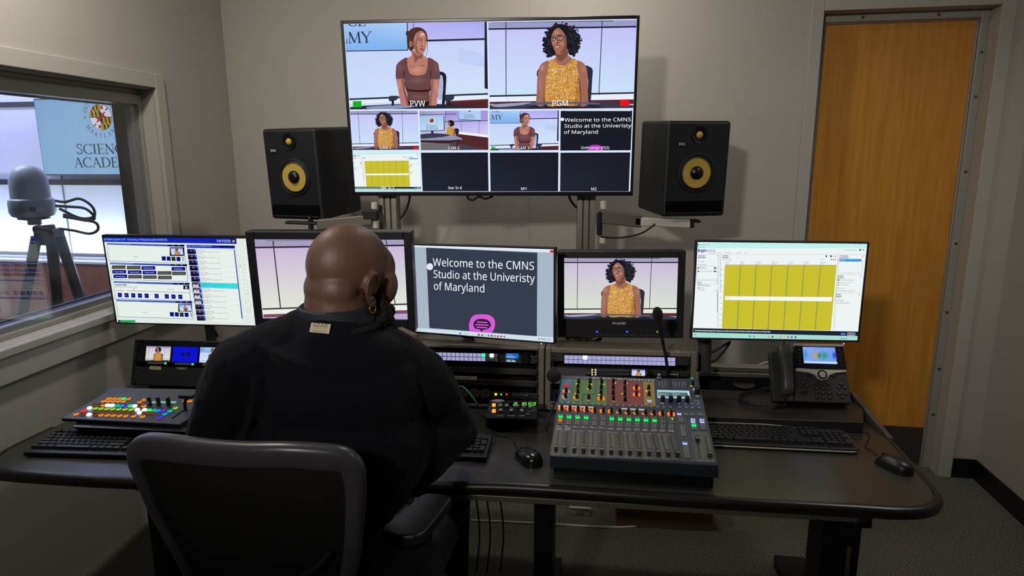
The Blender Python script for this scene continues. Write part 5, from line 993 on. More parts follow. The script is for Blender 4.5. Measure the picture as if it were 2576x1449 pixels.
for k in range(13):
    x = 353 + 36.5 * k; q = P(x, 852); nm = 'blue' if k in (0, 6) else ('green' if k == 12 else None)
    b = MB(); b.lathe([(.0038, 0), (.0036, .002), (.0002, .0024)], 14); Mx = TR(q[0], -.0036, q[1]) @ RX(90)
    if nm: b.build('control_button', emit('button_' + nm, '#2a58ff' if nm == 'blue' else '#3a8a30', 1.6), t, M=Mx)
    elif cb is None: cb = b.build('control_button', mat('button_black', '#202226', .4), t, M=Mx)
    else: dup_part(cb, t, Mx)
stand(t, PHF, -.17, PHF.o.z - DT - .23, .018); stand(t, PHF, .0, -.02, .03, name='arm_joint', m=BLKM)
t, cv, P, r = monitor('desk_monitor', 'rightmost desk monitor showing a yellow weekly schedule above the telephone', RMF, .553, .335, (2.898, 1380, 540), ((1084, 206), (2325, 206), (2247, 921), (1051, 889)))
author_ui(Pen(cv, P, r, 0)); cv.build('screen', t)
q = P(2148, 939); b = MB(); b.ball((q[0], -.004, q[1]), (.002, .001, .0015), 8, 6); b.build('power_lamp', emit('power_lamp_white', '#fff2d0', 3), t)
a = t.matrix_world.inverted() @ atY(1772, 850, 2.25); c = t.matrix_world.inverted() @ atY(1772, 930, 2.25)
b = MB(); b.cyl(a + V((0, 0, .04)), c, .023, .023, 24); b.cyl(c, c + V((0, 0, -.004)), .030, .030, 24); b.build('stand_pole', mat('pole_grey', '#55565a', .35, .5), t, bevel=.002); m_ = a.lerp(c, .3); b = MB(); b.cyl(a + V((0, 0, -.005)), a + V((0, 0, -.01)), .0245, .0245, 24); b.tube([a + V((0, -.01, .03)), a + V((.12, -.06, .04)), a + V((.24, -.07, .06))], .022, 10, sm=4); b.build('stand_arm', BLKM, t)
for k, pts in enumerate(([(1838, 858), (1815, 872), (1795, 884), (1780, 888)], [(1836, 862), (1820, 885), (1800, 905), (1782, 914)])):
    cable('monitor_cable', ['upper black cable slanting below the yellow schedule monitor', 'lower black cable slanting below the yellow schedule monitor'][k], [atY(x, y, 2.27) for x, y in pts], .0045, group='cables below the schedule monitor')
cable('monitor_cable', 'black cable loop hanging under the welcome text monitor', [atY(1265, 858, 2.33), atY(1275, 868, 2.33), atY(1290, 871, 2.33), atY(1302, 862, 2.33)], .004)
cable('monitor_cable', 'short black cable hanging beside the neck of the welcome text monitor', [atY(1190, 852, 2.35), atY(1188, 862, 2.35), atY(1186, 880, 2.36)], .004)
cable('monitor_cable', 'short black cable hanging under the leftmost desk monitor', [atY(520, 814, 2.60), atY(540, 832, 2.60), atY(548, 848, 2.60)], .005)
cable('monitor_cable', 'thick black cable bending under the broadcast monitor', [atY(1512, 852, 2.36), atY(1490, 862, 2.34), atY(1472, 878, 2.33)], .006)
# small screens in the racks
o, P = TRI
for k, c in enumerate((((1374, 150), (1602, 156), (1594, 297), (1364, 290)), ((1620, 155), (1859, 162), (1848, 309), (1615, 298)), ((1876, 162), (2112, 168), (2104, 318), (1870, 305)))):
    rr = rect_of(P, *c); cv = Canvas()
    if k == 1: cv.poly([(rr[0], rr[1]), (rr[2], rr[1]), (rr[2], rr[3]), (rr[0], rr[3])], '#0c14c8', 0); Pen(cv, P).rect(1700, 215, 1778, 244, '#0a1046', 1); Pen(cv, P).text('CAM 2', 1722, 234, 9, '#4a5a9a', 2, w=36)
    elif k == 0: studio_yellow(Pen(cv, retarget(PT, R_PGM, rr), rr, 0), False, True)
    else: studio_brown(Pen(cv, retarget(PT, R_PVW, rr), rr, 0), False)
    so = cv.build('screen', o, y=-.0032)
    bt = None
    for j in range(9):
        q = P(1396 + 254 * k + 19.6 * j, 309 + 8 * k + .4 * j); b = MB(); b.lathe([(.0042, 0), (.004, .0016), (.0002, .002)], 12); Mx = TR(q[0], -.003, q[1]) @ RX(90)
        if j == 8: b.build('control_button', emit('button_lit_green', '#20ff60', 2), o, M=Mx)
        elif bt is None: bt = b.build('control_button', mat('button_grey', '#6a6c70', .4), o, M=Mx)
        else: dup_part(bt, o, Mx)
o, P = AUD
rr = rect_of(P, (1766, 263), (1866, 266), (1862, 317), (1763, 315)); cv = Canvas(); studio_yellow(Pen(cv, retarget(PT, R_PGM, rr), rr, 0), False); cv.poly([(rr[0], rr[3] - .002), (rr[2], rr[3] - .002), (rr[2], rr[3]), (rr[0], rr[3])], '#101a2a', 25); cv.build('screen', o, y=-.0035)
# ================================================================== KEYBOARDS AND MICE
KEYM = mat('keycap_black', '#25262a', .42); KBB = mat('keyboard_body', '#121316', .4)
ROWS = [[1, .5, 1, 1, 1, 1, .5, 1, 1, 1, 1, .5, 1, 1, 1, 1], [1] * 13 + [2], [1.5] + [1] * 12 + [1.5], [1.75] + [1] * 11 + [2.25], [2.25] + [1] * 10 + [2.75], [1.25, 1.25, 1.25, 6.25, 1.25, 1.25, 1.25, 1.25]]
def keyboard(label, M, trim=False, hump=False, legend=False):
    o = thing('keyboard', label, 'keyboard', M, 'keyboards on the desk'); L, D = .445, (.138 if trim else .150)
    b = MB(); b.T = TR(0, 0, .010) @ RX(3); b.box((0, D / 2, -.001), (L, D, .014)); b.build('body', KBB, o, bevel=.004)
    if hump:
        b = MB(); b.prism([(-L / 2, D - .002)] + [(L * t, D + dy) for t, dy in ((-.48, .010), (-.3, .016), (-.05, .016), (.08, .010), (.14, .002))] + [(.14 * L, D - .002)], .006, .021); b.build('media_strip', KBB, o, bevel=.003)
    if trim:
        b = MB(); b.tube([(L / 2 - .02, D + .002, .017), (L / 2 - .004, D - .004, .0165), (L / 2 + .0015, D - .02, .016), (L / 2 + .0015, .02, .0095), (L / 2 - .004, .002, .008), (L / 2 - .02, -.002, .0078), (-L / 2, -.002, .0078)], .0022, 8); b.tube([(L / 2 - .02, D + .002, .0175), (L * .14, D + .004, .0185), (L * .08, D + .011, .020), (-.05 * L, D + .017, .0205), (-L * .48, D + .011, .0205)], .0018, 8); b.build('silver_trim', mat('keyboard_silver', '#b9b7b0', .4, .15), o)
    u = .01905; v = u * (.92 if trim else 1); protos = {}
    def key(x, y, w, d=1):
        k = (w, d); Mx = TR(x + w * u / 2 - L / 2 + .006, y, .0175 + y * .052)
        if k not in protos:
            b = MB(); b.box((0, 0, .0025), (w * u - .0022, d * v - .0026, .0075), taper=.86 if w < 2 else .95); protos[k] = b.build('space_bar' if w > 5 else 'key', KEYM, o, M=Mx, smooth=0)
        else: dup_part(protos[k], o, Mx)
    for r, row in enumerate(ROWS):
        y = D - .017 - v * r - (.004 if r else 0); x = 0
        gap = .5 if r == 0 else 0
        for i, w in enumerate(row):
            if w == .5: x += w * u; continue
            key(x, y, w); x += w * u
        x0 = 15.25 * u
        if r in (0, 1, 2): [key(x0 + k * u, y, 1) for k in range(3)]
        if r == 4: key(x0 + u, y, 1)
        if r == 5: [key(x0 + k * u, y, 1) for k in range(3)]
        x1 = 18.5 * u
        if r == 1: [key(x1 + k * u, y, 1) for k in range(4)]
        if r in (2, 4): [key(x1 + k * u, y, 1) for k in range(3)]; key(x1 + 3 * u, y - v / 2, 1, 2)
        if r == 3: [key(x1 + k * u, y, 1) for k in range(3)]
        if r == 5: key(x1, y, 2); key(x1 + 2 * u, y, 1)
    if legend:
        rn = random.Random(5); cv = Canvas(); pen = Pen(cv, lambda x, y: (x, -y))
        for r, row in enumerate(ROWS[1:5], 1):
            x = 0; y = D - .021 - v * r
            for i, w in enumerate(row):
                ch = ['1234567890-=', 'QWERTYUIOP[]', 'ASDFGHJKL;', 'ZXCVBNM,./'][r - 1]; j = i - (1 if r > 1 else 0)
                if 0 <= j < len(ch) and r > 0: pen.text(ch[j], x + .004 - L / 2 + .006, -(y + .004), .0042, '#8d8e90', 1)
                x += w * u
        lg = plain(cv, 'key_legend', o); lg.matrix_local = TR(0, 0, .0236) @ RX(3) @ RX(-90); tag(lg, kind='stuff')
    return o
def on(px, py, z): return atZ(px, py, z)
q = V((.618, 1.902, DT)).lerp(V((1.060, 1.848, DT)), .5)
keyboard('black keyboard with silver trim behind the mixing desk at the right end', TR(q.x, q.y + .016, q.z) @ RZ(-7), True, True, True)
keyboard('black keyboard at the left end of the desk below the lit switcher', TR(-1.506 + .2225, 1.872 - .015, DT) @ RZ(-3.9), legend=True)
a, c = on(1240, 1090, .762), on(1224, 1146, .762); d = V((a - c)).normalized(); ang = math.degrees(math.atan2(d.y, d.x)) - 90
keyboard('black keyboard mostly hidden under the arm of the operator', TR(c.x, c.y, DT) @ RZ(-6) @ TR(-.2225, 0, 0))
def mouse(label, tip, tail, cablepts, m):
    p, q = on(*tip, .757), on(*tail, .757); d = (p - q); ang = math.degrees(math.atan2(d.y, d.x)) - 90; c = (p + q) / 2
    o = thing('computer_mouse', label, 'mouse', TR(c.x, c.y, DT + .0005) @ RZ(ang), 'mice on the desk')
    b = MB(); rings = []; K = 14
    for i in range(K + 1):
        t = -1 + 2 * i / K; t = max(-.995, min(.995, t)); w = .031 * (1 - abs(t) ** 3.2) ** .5 * (1 - .1 * t); h = .037 * (1 - abs(t * .98 + .12) ** 2.6) ** .55 if abs(t * .98 + .12) < 1 else .004
        h = max(h, .004); y = t * .056
        rings.append([V((w * (abs(cos(a)) ** .8) * (1 if cos(a) > 0 else -1), y, h * max(0, sin(a)) ** .75 if sin(a) > 0 else 0)) for a in [2 * pi * k / 20 for k in range(20)]])
    b.ringloft(rings); b.build('shell', m, o, smooth=60)
    b = MB(); b.T = TR(0, .030, .026) @ RY(90); b.cyl((0, 0, -.0035), (0, 0, .0035), .008, .008, 16); b.build('scroll_wheel', RUB, o)
    b = MB(); b.tube([o.matrix_world.inverted() @ on(x, y, .744) for x, y in cablepts], .0016, 6, sm=5); b.build('cord', RUB, o, smooth=60)
mouse('shiny black mouse between the mixing desk and the operator', (1300, 1126), (1358, 1166), [(1301, 1128), (1288, 1105), (1275, 1098), (1252, 1096), (1245, 1088), (1240, 1078)], mat('mouse_black_gloss', '#121215', .22))
mouse('black mouse at the right front corner of the desk', (2209, 1146), (2292, 1182), [(2207, 1145), (2195, 1134), (2180, 1126), (2178, 1116), (2187, 1100), (2180, 1088), (2140, 1086)], mat('mouse_black_matte', '#17171a', .38))
# ================================================================== VISION SWITCHER
SW = Fr(atZ(153, 1052, .812), 5.0, 82, 0, 0); PS = SW.crop(3.716, 0, 830)
o = thing('vision_switcher', 'vision switcher panel full of glowing coloured buttons at the left end of the desk', 'switcher', SW.M)
cs = [PS(568, 826), PS(1672, 882), PS(1812, 800), PS(2240, 610), PS(968, 594)]
b = MB(); n_ = len(cs); b.add([V((x, 0, z)) for x, z in cs] + [V((x, .012, z)) for x, z in cs], [tuple(range(n_)), tuple(range(n_, 2 * n_))[::-1]] + [(i, (i + 1) % n_, n_ + (i + 1) % n_, n_ + i) for i in range(n_)]); b.build('control_surface', mat('switcher_grey', '#33353c', .4, .2, bump=.05, scale=500), o, bevel=.003)
Wi = SW.M.inverted(); fl = [Wi @ on(182, 1078, .79), Wi @ on(472, 1090, .79), Wi @ on(520, 1000, .80), Wi @ on(280, 995, .80)]
lowp = [on(205, 1098, DT + .001), on(470, 1102, DT + .001)]; up = Wi.to_3x3() @ V((0, 0, 1))
topc = [V((p.x, .0125, p.z)) for p in fl]; bot = [Wi @ V((lowp[0].x, lowp[0].y + .02, DT + .001)), Wi @ V((lowp[1].x, lowp[1].y + .02, DT + .001)), Wi @ V((lowp[1].x + .0, lowp[1].y + .22, DT + .001)), Wi @ V((lowp[0].x + .02, lowp[0].y + .22, DT + .001))]
b = MB(); b.ringloft([topc, bot]); b.build('base', BLK2, o, bevel=.002)
GLOW = {'o': ('#ff9a3c', .9), 'd': ('#a8683c', .45), 'w': ('#f4fbff', 4.5), 'g': ('#36ff5a', 1.6), 'y': ('#a8e83c', .9), 'r': ('#ff2a20', 2.2), 't': ('#1cd0a8', 1.0), 'c': ('#20a8e8', 1.0), 'v': ('#5a2ce0', 1.4), 'b': ('#4a6cff', 1.4)}
BT = []
BT += [(x, 645 + .012 * (x - 1016), c) for x, c in zip((1016, 1062, 1108, 1155, 1203), 'ooogo')] + [(x, 669 + .012 * (x - 968), c) for x, c in zip((968, 1013, 1060, 1107, 1155), 'ooooo')] + [(1352, 655, 'o'), (1306, 677, 'o'), (1730, 668, 'o'), (1776, 668, 'o')]
BT += [(x, 705 + .026 * (x - 884), c) for x, c in zip((884, 926, 968, 1008, 1050, 1092, 1134, 1176, 1220, 1262, 1304, 1346), 'ddowwtcvgwdo')]
BT += [(838, 733, 'w')] + [(x, 737 + .03 * (x - 893), c) for x, c in zip((893, 946, 1000, 1056, 1112, 1170, 1226, 1285), 'yyyyyyyw')] + [(1352, 751, 'w'), (1395, 753, 'g'), (1436, 755, 't'), (1478, 756, 'c'), (1522, 756, 'v')]
BT += [(784, 758, 'r')] + [(x, 765 + .03 * (x - 893), 'd') for x in (893, 948, 1004, 1060, 1118, 1174, 1232)] + [(1306, 777, 'w'), (1346, 779, 'd'), (1390, 780, 'd'), (1432, 782, 'd')]
BT += [(712, 791, 'o'), (770, 793, 'd'), (834, 795, 'w'), (892, 797, 'd'), (945, 799, 'o'), (1003, 801, 'o'), (1060, 803, 'o'), (1118, 805, 'o'), (1176, 807, 'o'), (1250, 809, 'o'), (1335, 813, 'o')]
BT += [(1640, 733, 'y'), (1590, 760, 't'), (1540, 789, 'c'), (1490, 819, 'v')]
pb = {}
ux = (PS(950, 770)[0] - PS(900, 770)[0]) / 50
for x, y, c in BT:
    q = PS(x, y); Mx = TR(q[0], 0, q[1]) @ RX(90)
    if c not in pb:
        b = MB(); b.prism(rrect(.0135, .0125, .004), 0, .004, 0); b.prism(rrect(.0098, .0085, .003), .004, .0058, 1); pb[c] = b.build('switch_button', [emit('switch_glow_' + c, *GLOW[c], sample=c in 'wrgv'), emit('switch_cap_' + c, GLOW[c][0], GLOW[c][1] * (.8 if c == 'w' else .38))], o, M=Mx, bevel=.0008)
    else: dup_part(pb[c], o, Mx)
kb = None
for x in (1400, 1484, 1578):
    q = PS(x, 700); Mx = TR(q[0], 0, q[1]) @ RX(90)
    if kb is None: b = MB(); b.lathe([(.0075, 0), (.007, .026), (.006, .029), (.0002, .029)], 16); kb = b.build('rotary_knob', BLK2, o, M=Mx)
    else: dup_part(kb, o, Mx)
cv = Canvas(); pen = Pen(cv, PS); pen.poly([(1425, 668), (1650, 668), (1642, 688), (1415, 688)], '#7fb09a', 0); cv.build('screen', o, y=-.001)
b = MB(); q, r_ = PS(1718, 752), PS(1610, 826); b.tube([(q[0], -.0005, q[1]), (r_[0], -.0005, r_[1])], .0022, 6); b.build('lever_slot', mat('slot_black', '#040405', .8), o)
b = MB(); q = PS(1735, 745); b.tube([(q[0], 0, q[1]), (q[0] + .003, -.03, q[1]), (q[0] + .02, -.048, q[1] + .002)], .005, 10, sm=4); b.box((q[0] + .012, -.05, q[1]), (.05, .012, .016)); b.build('fader_lever', BLK, o, bevel=.003)
cv = Canvas(); Pen(cv, PS).text('Broadcast Switcher', 1080, 614, 8, '#8a9a90', 1, w=190); plain(cv, 'panel_lettering', o, y=-.0003)
# ================================================================== COUNT TIMER
TMF = Fr(atZ(1286, 1052, .792), 5.0, 72, 0, 0); PTm = TMF.crop(2.995, 1000, 840)
o = thing('count_timer', 'small black timer with green digits standing in front of the rack', 'timer', TMF.M)
cs = [PTm(661, 637), PTm(1051, 641), PTm(1059, 497), PTm(690, 496)]; Wi = TMF.M.inverted()
bt_ = [Wi @ on(1221, 1073, DT + .001), Wi @ on(1352, 1076, DT + .001), Wi @ on(1355, 1040, DT + .001), Wi @ on(1230, 1040, DT + .001)]
b = MB(); b.ringloft([[V((x, 0, z)) for x, z in cs], bt_]); b.build('case', mat('timer_black', '#0f1014', .28), o, bevel=.004)
cv = Canvas(); pen = Pen(cv, PTm); pen.poly([(845, 516), (1052, 516), (1048, 548), (842, 546)], '#050805', 0)
cv.build('display_window', o, y=-.0006, mt=None)
SEG = {'0': 'abcdef', '1': 'bc', '2': 'abged', '3': 'abgcd', '5': 'afgcd'}
SEG['6'] = 'afgedc'
b = MB(); x = 874
for ch in '2:15:53':
    wd, hh = 22, 22; y0 = 519
    if ch == ':':
        for yy in (526, 536): q = PTm(x - 1, yy); b.box((q[0], -.0012, q[1]), (.0013, .0006, .0013))
        x += 12; continue
    sl = 5
    pts = {'a': ((x + sl, y0), (x + wd + sl, y0)), 'g': ((x + sl / 2, y0 + hh / 2), (x + wd + sl / 2, y0 + hh / 2)), 'd': ((x, y0 + hh), (x + wd, y0 + hh)), 'f': ((x + sl, y0), (x + sl / 2, y0 + hh / 2)), 'b': ((x + wd + sl, y0), (x + wd + sl / 2, y0 + hh / 2)), 'e': ((x + sl / 2, y0 + hh / 2), (x, y0 + hh)), 'c': ((x + wd + sl / 2, y0 + hh / 2), (x + wd, y0 + hh))}
    for s_ in SEG[ch]:
        p, q = PTm(*pts[s_][0]), PTm(*pts[s_][1]); b.tube([(p[0], -.0012, p[1]), (q[0], -.0012, q[1])], .0006, 6)
    x += 29
b.build('digits', emit('digit_green', '#6cff3a', 2.0), o)
tb = {}
for x, y, c in ((726, 540, 'a'), (726, 584, 'a'), (774, 545, 'g'), (823, 545, 'g'), (903, 547, 'g'), (951, 548, 'g'), (1000, 549, 'g'), (777, 580, 'g'), (857, 582, 'g'), (937, 582, 'g')):
    q = PTm(x, y); Mx = TR(q[0], 0, q[1]) @ RX(90)
    if c not in tb: b = MB(); b.box((0, 0, .003), (.0125, .012, .006), taper=.9); tb[c] = b.build('push_button', emit('timer_amber', '#ff9a20', 1.6, True) if c == 'a' else mat('timer_grey', '#a8a8a2', .4), o, M=Mx, bevel=.001)
    else: dup_part(tb[c], o, Mx)
cv = Canvas(); pen = Pen(cv, PTm); pen.ell(755, 503, 50, 8, '#d8dcd8', 1); pen.text('Masterclock', 712, 507, 8, '#3a4a7a', 2, w=86, bold=.02)
for t, x, w in (('START', 749, 52), ('PAUSE', 830, 54), ('STOP', 915, 42)): pen.text(t, x, 620, 8, '#d8d8d2', 1, w=w)
pen.text('SHIFT', 968, 606, 6, '#c8c8c2', 1, w=32); pen.text('DISPLAY', 748, 520, 6, '#c8c8c2', 1, w=38); pen.line([(705, 545), (694, 550), (692, 575), (700, 582), (745, 582)], 2, '#9a9a94', 1); pen.line([(845, 550), (858, 552), (856, 570)], 2, '#9a9a94', 1); pen.line([(880, 550), (872, 560), (880, 572)], 2, '#9a9a94', 1); pen.line([(1022, 552), (1032, 560), (1030, 578), (975, 584)], 2, '#9a9a94', 1)
plain(cv, 'panel_lettering', o, y=-.0004)
# ================================================================== TELEPHONE
PH_ = Fr(atZ(2045, 1014, .802), 2.0, 33, 0, 0); PP = PH_.crop(3.0194, 1700, 840)
o = thing('desk_telephone', 'black desk telephone with corded handset and blue colour screen on the raised shelf', 'telephone', PH_.M)
PHB = mat('phone_black', '#2a2a2a', .45, bump=.05, scale=600); PHS = mat('phone_silver', '#b5b2aa', .4, .15)
def slab(pts, y0, y1, P=PP, b=None, m=0):
    b = b or MB(); q = [P(*p) for p in pts]; n = len(q)
    return b.add([V((x, y0, z)) for x, z in q] + [V((x, y1, z)) for x, z in q], [tuple(range(n)), tuple(range(n, 2 * n))[::-1]] + [(i, (i + 1) % n, n + (i + 1) % n, n + i) for i in range(n)], m)
b = slab([(905, 268), (1292, 280), (1318, 380), (1338, 515), (1335, 529), (890, 512), (905, 498), (880, 140), (895, 130)], 0, .030); slab([(745, 510), (720, 135), (725, 128), (880, 140), (905, 498), (890, 512)], .002, .034, b=b)
b.build('base', PHB, o, bevel=.004)
b = slab([(893, 82), (1268, 90), (1294, 278), (912, 268)], -.007, .012); b.build('display_housing', mat('phone_bezel_black', '#121315', .25), o, bevel=.003)
b = slab([(892, 82), (900, 76), (1262, 84), (1269, 92), (1271, 104), (893, 98)], -.010, .004); slab([(908, 262), (1040, 272), (1180, 276), (1292, 277), (1290, 293), (1210, 300), (1165, 316), (1140, 348), (1108, 356), (1078, 346), (1052, 314), (1010, 298), (912, 286)], -.008, .004, b=b); b.build('silver_bezel', PHS, o, bevel=.0015)
cv = Canvas(); pen = Pen(cv, PP); rr = [(957, 103), (1202, 108), (1216, 234), (968, 226)]
pen.poly(rr, ['#86a8f0', '#7a9cec', '#6e98f4', '#78a4f6'], 0)
cl = rect_of(PP, *rr); pen2 = Pen(cv, PP, cl)
for cx, cy, rx, ry, c in ((1115, 170, 52, 42, '#2a9a94'), (1060, 165, 44, 34, '#d0a050'), (1085, 170, 24, 30, '#3a8a3c'), (975, 165, 26, 40, '#3a9cd8'), (1200, 168, 28, 36, '#2a44e0')):
    for k in range(7): pen2.ell(cx, cy, rx * (1 - k / 8), ry * (1 - k / 8), mixc('#80a2f0', c, (k + 1) / 7), 1 + k + (8 if rx < 30 else 0))
pen.poly([(966, 212), (1215, 219), (1216, 234), (968, 226)], '#c8dcfa', 20); pen.text('Cisco', 1048, 116, 5, '#4a5a8a', 20, w=64); cv.build('screen', o, y=-.0075)
b = MB(); q = PP(1105, 314); b.T = TR(q[0], -.008, q[1]) @ RX(90); b.lathe([(.0165, 0), (.0165, .003), (.0115, .003), (.0115, .001), (.0002, .001)], 28, 0); b.lathe([(.0112, .0005), (.0108, .0042), (.0002, .0048)], 24, 1); b.build('navigation_pad', [mat('nav_ring', '#232427', .3), PHS], o)
kp = {}
def pkey(x, y, w=.0135, h=.0085, label=None):
    q = PP(x, y); Mx = TR(q[0], -.0002, q[1]) @ RX(90); k = (w, h)
    if k not in kp: b = MB(); b.prism(rrect(w, h, min(w, h) * .35), 0, .0035); kp[k] = b.build('key', mat('phone_key', '#141416', .35), o, M=Mx, bevel=.001)
    else: dup_part(kp[k], o, Mx)
leg = Canvas(); pen = Pen(leg, PP)
for r in range(4):
    for c in range(3):
        x, y = 1065 + 46.5 * c + 3.6 * r, 378 + 34.5 * r + 2 * c; pkey(x, y); pen.text('123456789*0#'[3 * r + c], x - 4, y + 5, 10, '#b5b5b0', 0)
for x, y in ((965, 371), (942, 396), (990, 397), (1257, 382), (1238, 407), (1284, 408), (1242, 454), (1290, 456), (1270, 481)): pkey(x, y, .0135, .007); pen.rect(x - 5, y - 4, x + 5, y + 3, '#8d8d88', 0)
pkey(1007, 315, .014, .008); pkey(1200, 322, .014, .008); pkey(970, 444, .032, .008); pen.line([(935, 442), (945, 442)], 3, '#8d8d88', 0); pen.line([(1000, 446), (1008, 446)], 3, '#8d8d88', 0)
plain(leg, 'key_legend', o, y=-.0040)
sk = {}
for x, y in [(930 + 2 * k, 126 + 27 * k) for k in range(5)] + [(1238 + 3 * k, 130 + 27 * k) for k in range(5)]:
    q = PP(x, y); Mx = TR(q[0], -.007, q[1]) @ RX(90)
    if not sk: b = MB(); b.prism(rrect(.007, .0035, .0015), 0, .0015); sk['k'] = b.build('soft_key', mat('soft_key', '#3a3b3e', .35), o, M=Mx)
    else: dup_part(sk['k'], o, Mx)
# handset
b = MB(); rings = []
for x, y, w, d, lift in ((800, 92, 34, .010, .012), (800, 100, 46, .018, .014), (802, 130, 50, .022, .018), (808, 190, 46, .020, .026), (815, 260, 44, .019, .030), (822, 340, 44, .020, .030), (828, 420, 46, .022, .024), (831, 460, 46, .022, .018), (832, 474, 40, .016, .014)):
    q = PP(x, y); hw = abs(PP(x + w, y)[0] - PP(x - w, y)[0]) / 2
    rings.append([V((q[0] + hw * (abs(cos(a)) ** .6) * (1 if cos(a) > 0 else -1), -lift + d * (abs(sin(a)) ** .7) * (-1 if sin(a) > 0 else .8), q[1])) for a in [2 * pi * k / 20 for k in range(20)]])
b.ringloft(rings); b.build('handset', mat('handset_black', '#3a3a38', .42, bump=.04, scale=600), o, smooth=60)
b = slab([(880, 390), (1330, 400), (1310, 200), (880, 180)], .03, .055); 
Wi = PH_.M.inverted(); b = MB(); b.add([Wi @ p for p in (on(1960, 1000, .782), on(2135, 1005, .782), on(2120, 955, .782), on(1965, 950, .782))] + [V((x, .031, z)) for x, z in (PP(790, 480), PP(1320, 500), PP(1285, 240), PP(800, 225))], [(0, 1, 2, 3), (7, 6, 5, 4), (0, 1, 5, 4), (1, 2, 6, 5), (2, 3, 7, 6), (3, 0, 4, 7)]); b.build('foot_stand', PHB, o)
pth = smooth_pts([Wi @ p for p in (atY(1973, 1000, 2.09), on(1974, 1017, .790), on(1955, 1022, .788), on(1915, 1021, .788), on(1880, 1014, .788), on(1862, 1003, .788), on(1866, 992, .788), on(1890, 985, .788), on(1920, 980, .79), on(1943, 974, .795))], 30)
hel = []; nrm = None
for i, p in enumerate(pth):
    d = (pth[min(i + 1, len(pth) - 1)] - pth[max(i - 1, 0)]).normalized()
    if nrm is None: nrm = d.orthogonal().normalized()
    nrm = (nrm - d * nrm.dot(d)).normalized(); bn = d.cross(nrm); a = i * 2 * pi / 5
    rr_ = .0055 * min(1, i / 30, (len(pth) - i) / 20); hel.append(p + (nrm * cos(a) + bn * sin(a)) * rr_)
b = MB(); b.tube(hel, .0017, 5); b.build('coiled_cord', mat('cord_black', '#1d1e20', .5), o, smooth=60)
gq = on(1872, 969, .780); gm = thing('cable_grommet', 'round dark cable grommet lying on the raised shelf beside the telephone', 'grommet', gq)
b = MB(); b.lathe([(.040, 0), (.040, .004), (.036, .006), (.030, .004), (.0002, .004)], 28); b.build('grommet_disc', mat('grommet_dark', '#2c2926', .5), gm, smooth=40)
cable('phone_cable', 'thin white cable looping from behind the telephone handset to the rail', [atY(1905, 921, 2.36), atY(1915, 915, 2.35), atY(1930, 911, 2.34), atY(1946, 912, 2.33), atY(1990, 925, 2.32)], .0028, mat('cable_white', '#b5b2aa', .5))
# ================================================================== MIXING DESK
MF = Fr((.362, 1.901, .859), 8.1, 79.2, 0, .453); PM = MF.crop(4.996, 1360, 920); Wi = MF.M.inverted()
mx = thing('mixing_desk', 'sound mixing desk with lit green buttons, faders and coloured knob sections', 'mixer', MF.M)
CH = mat('mixer_blue_grey', '#26303c', .4, .2, bump=.05, scale=600)
c4 = [PM(97, 1138), PM(2228, 1235), PM(1985, 155), PM(262, 138)]; x0 = (c4[0][0] + c4[3][0]) / 2; x1 = (c4[1][0] + c4[2][0]) / 2; zz0 = (c4[0][1] + c4[1][1]) / 2; zz1 = (c4[2][1] + c4[3][1]) / 2
Rt = MF.R.transposed(); dn = Rt @ V((0, 0, -1))   # straight down in mixer coordinates
def hexa(b, pts, down, m=0):
    vs = [V(p) for p in pts]; vs2 = [p + dn * down for p in vs]; n = len(vs)
    return b.add(vs + vs2, [tuple(range(n)), tuple(range(n, 2 * n))[::-1]] + [(i, (i + 1) % n, n + (i + 1) % n, n + i) for i in range(n)], m)
b = MB(); hexa(b, [(x0, 0, zz0), (x1, 0, zz0), (x1, 0, zz1), (x0, 0, zz1)], .040); b.build('chassis', CH, mx, bevel=.004)
b = MB()
fz = [MF.M @ V((x, 0, z)) for x, z in ((x0 + .01, zz0 + .012), (x1 - .01, zz0 + .012), (x1 - .01, zz1 - .02), (x0 + .01, zz1 - .02))]
vs = [Wi @ (p - V((0, 0, .0405))) for p in fz]; vb = [Wi @ V((p.x, p.y, DT + .001)) for p in fz]; b.ringloft([vs, vb]); b.build('stand_base', BLK2, mx)
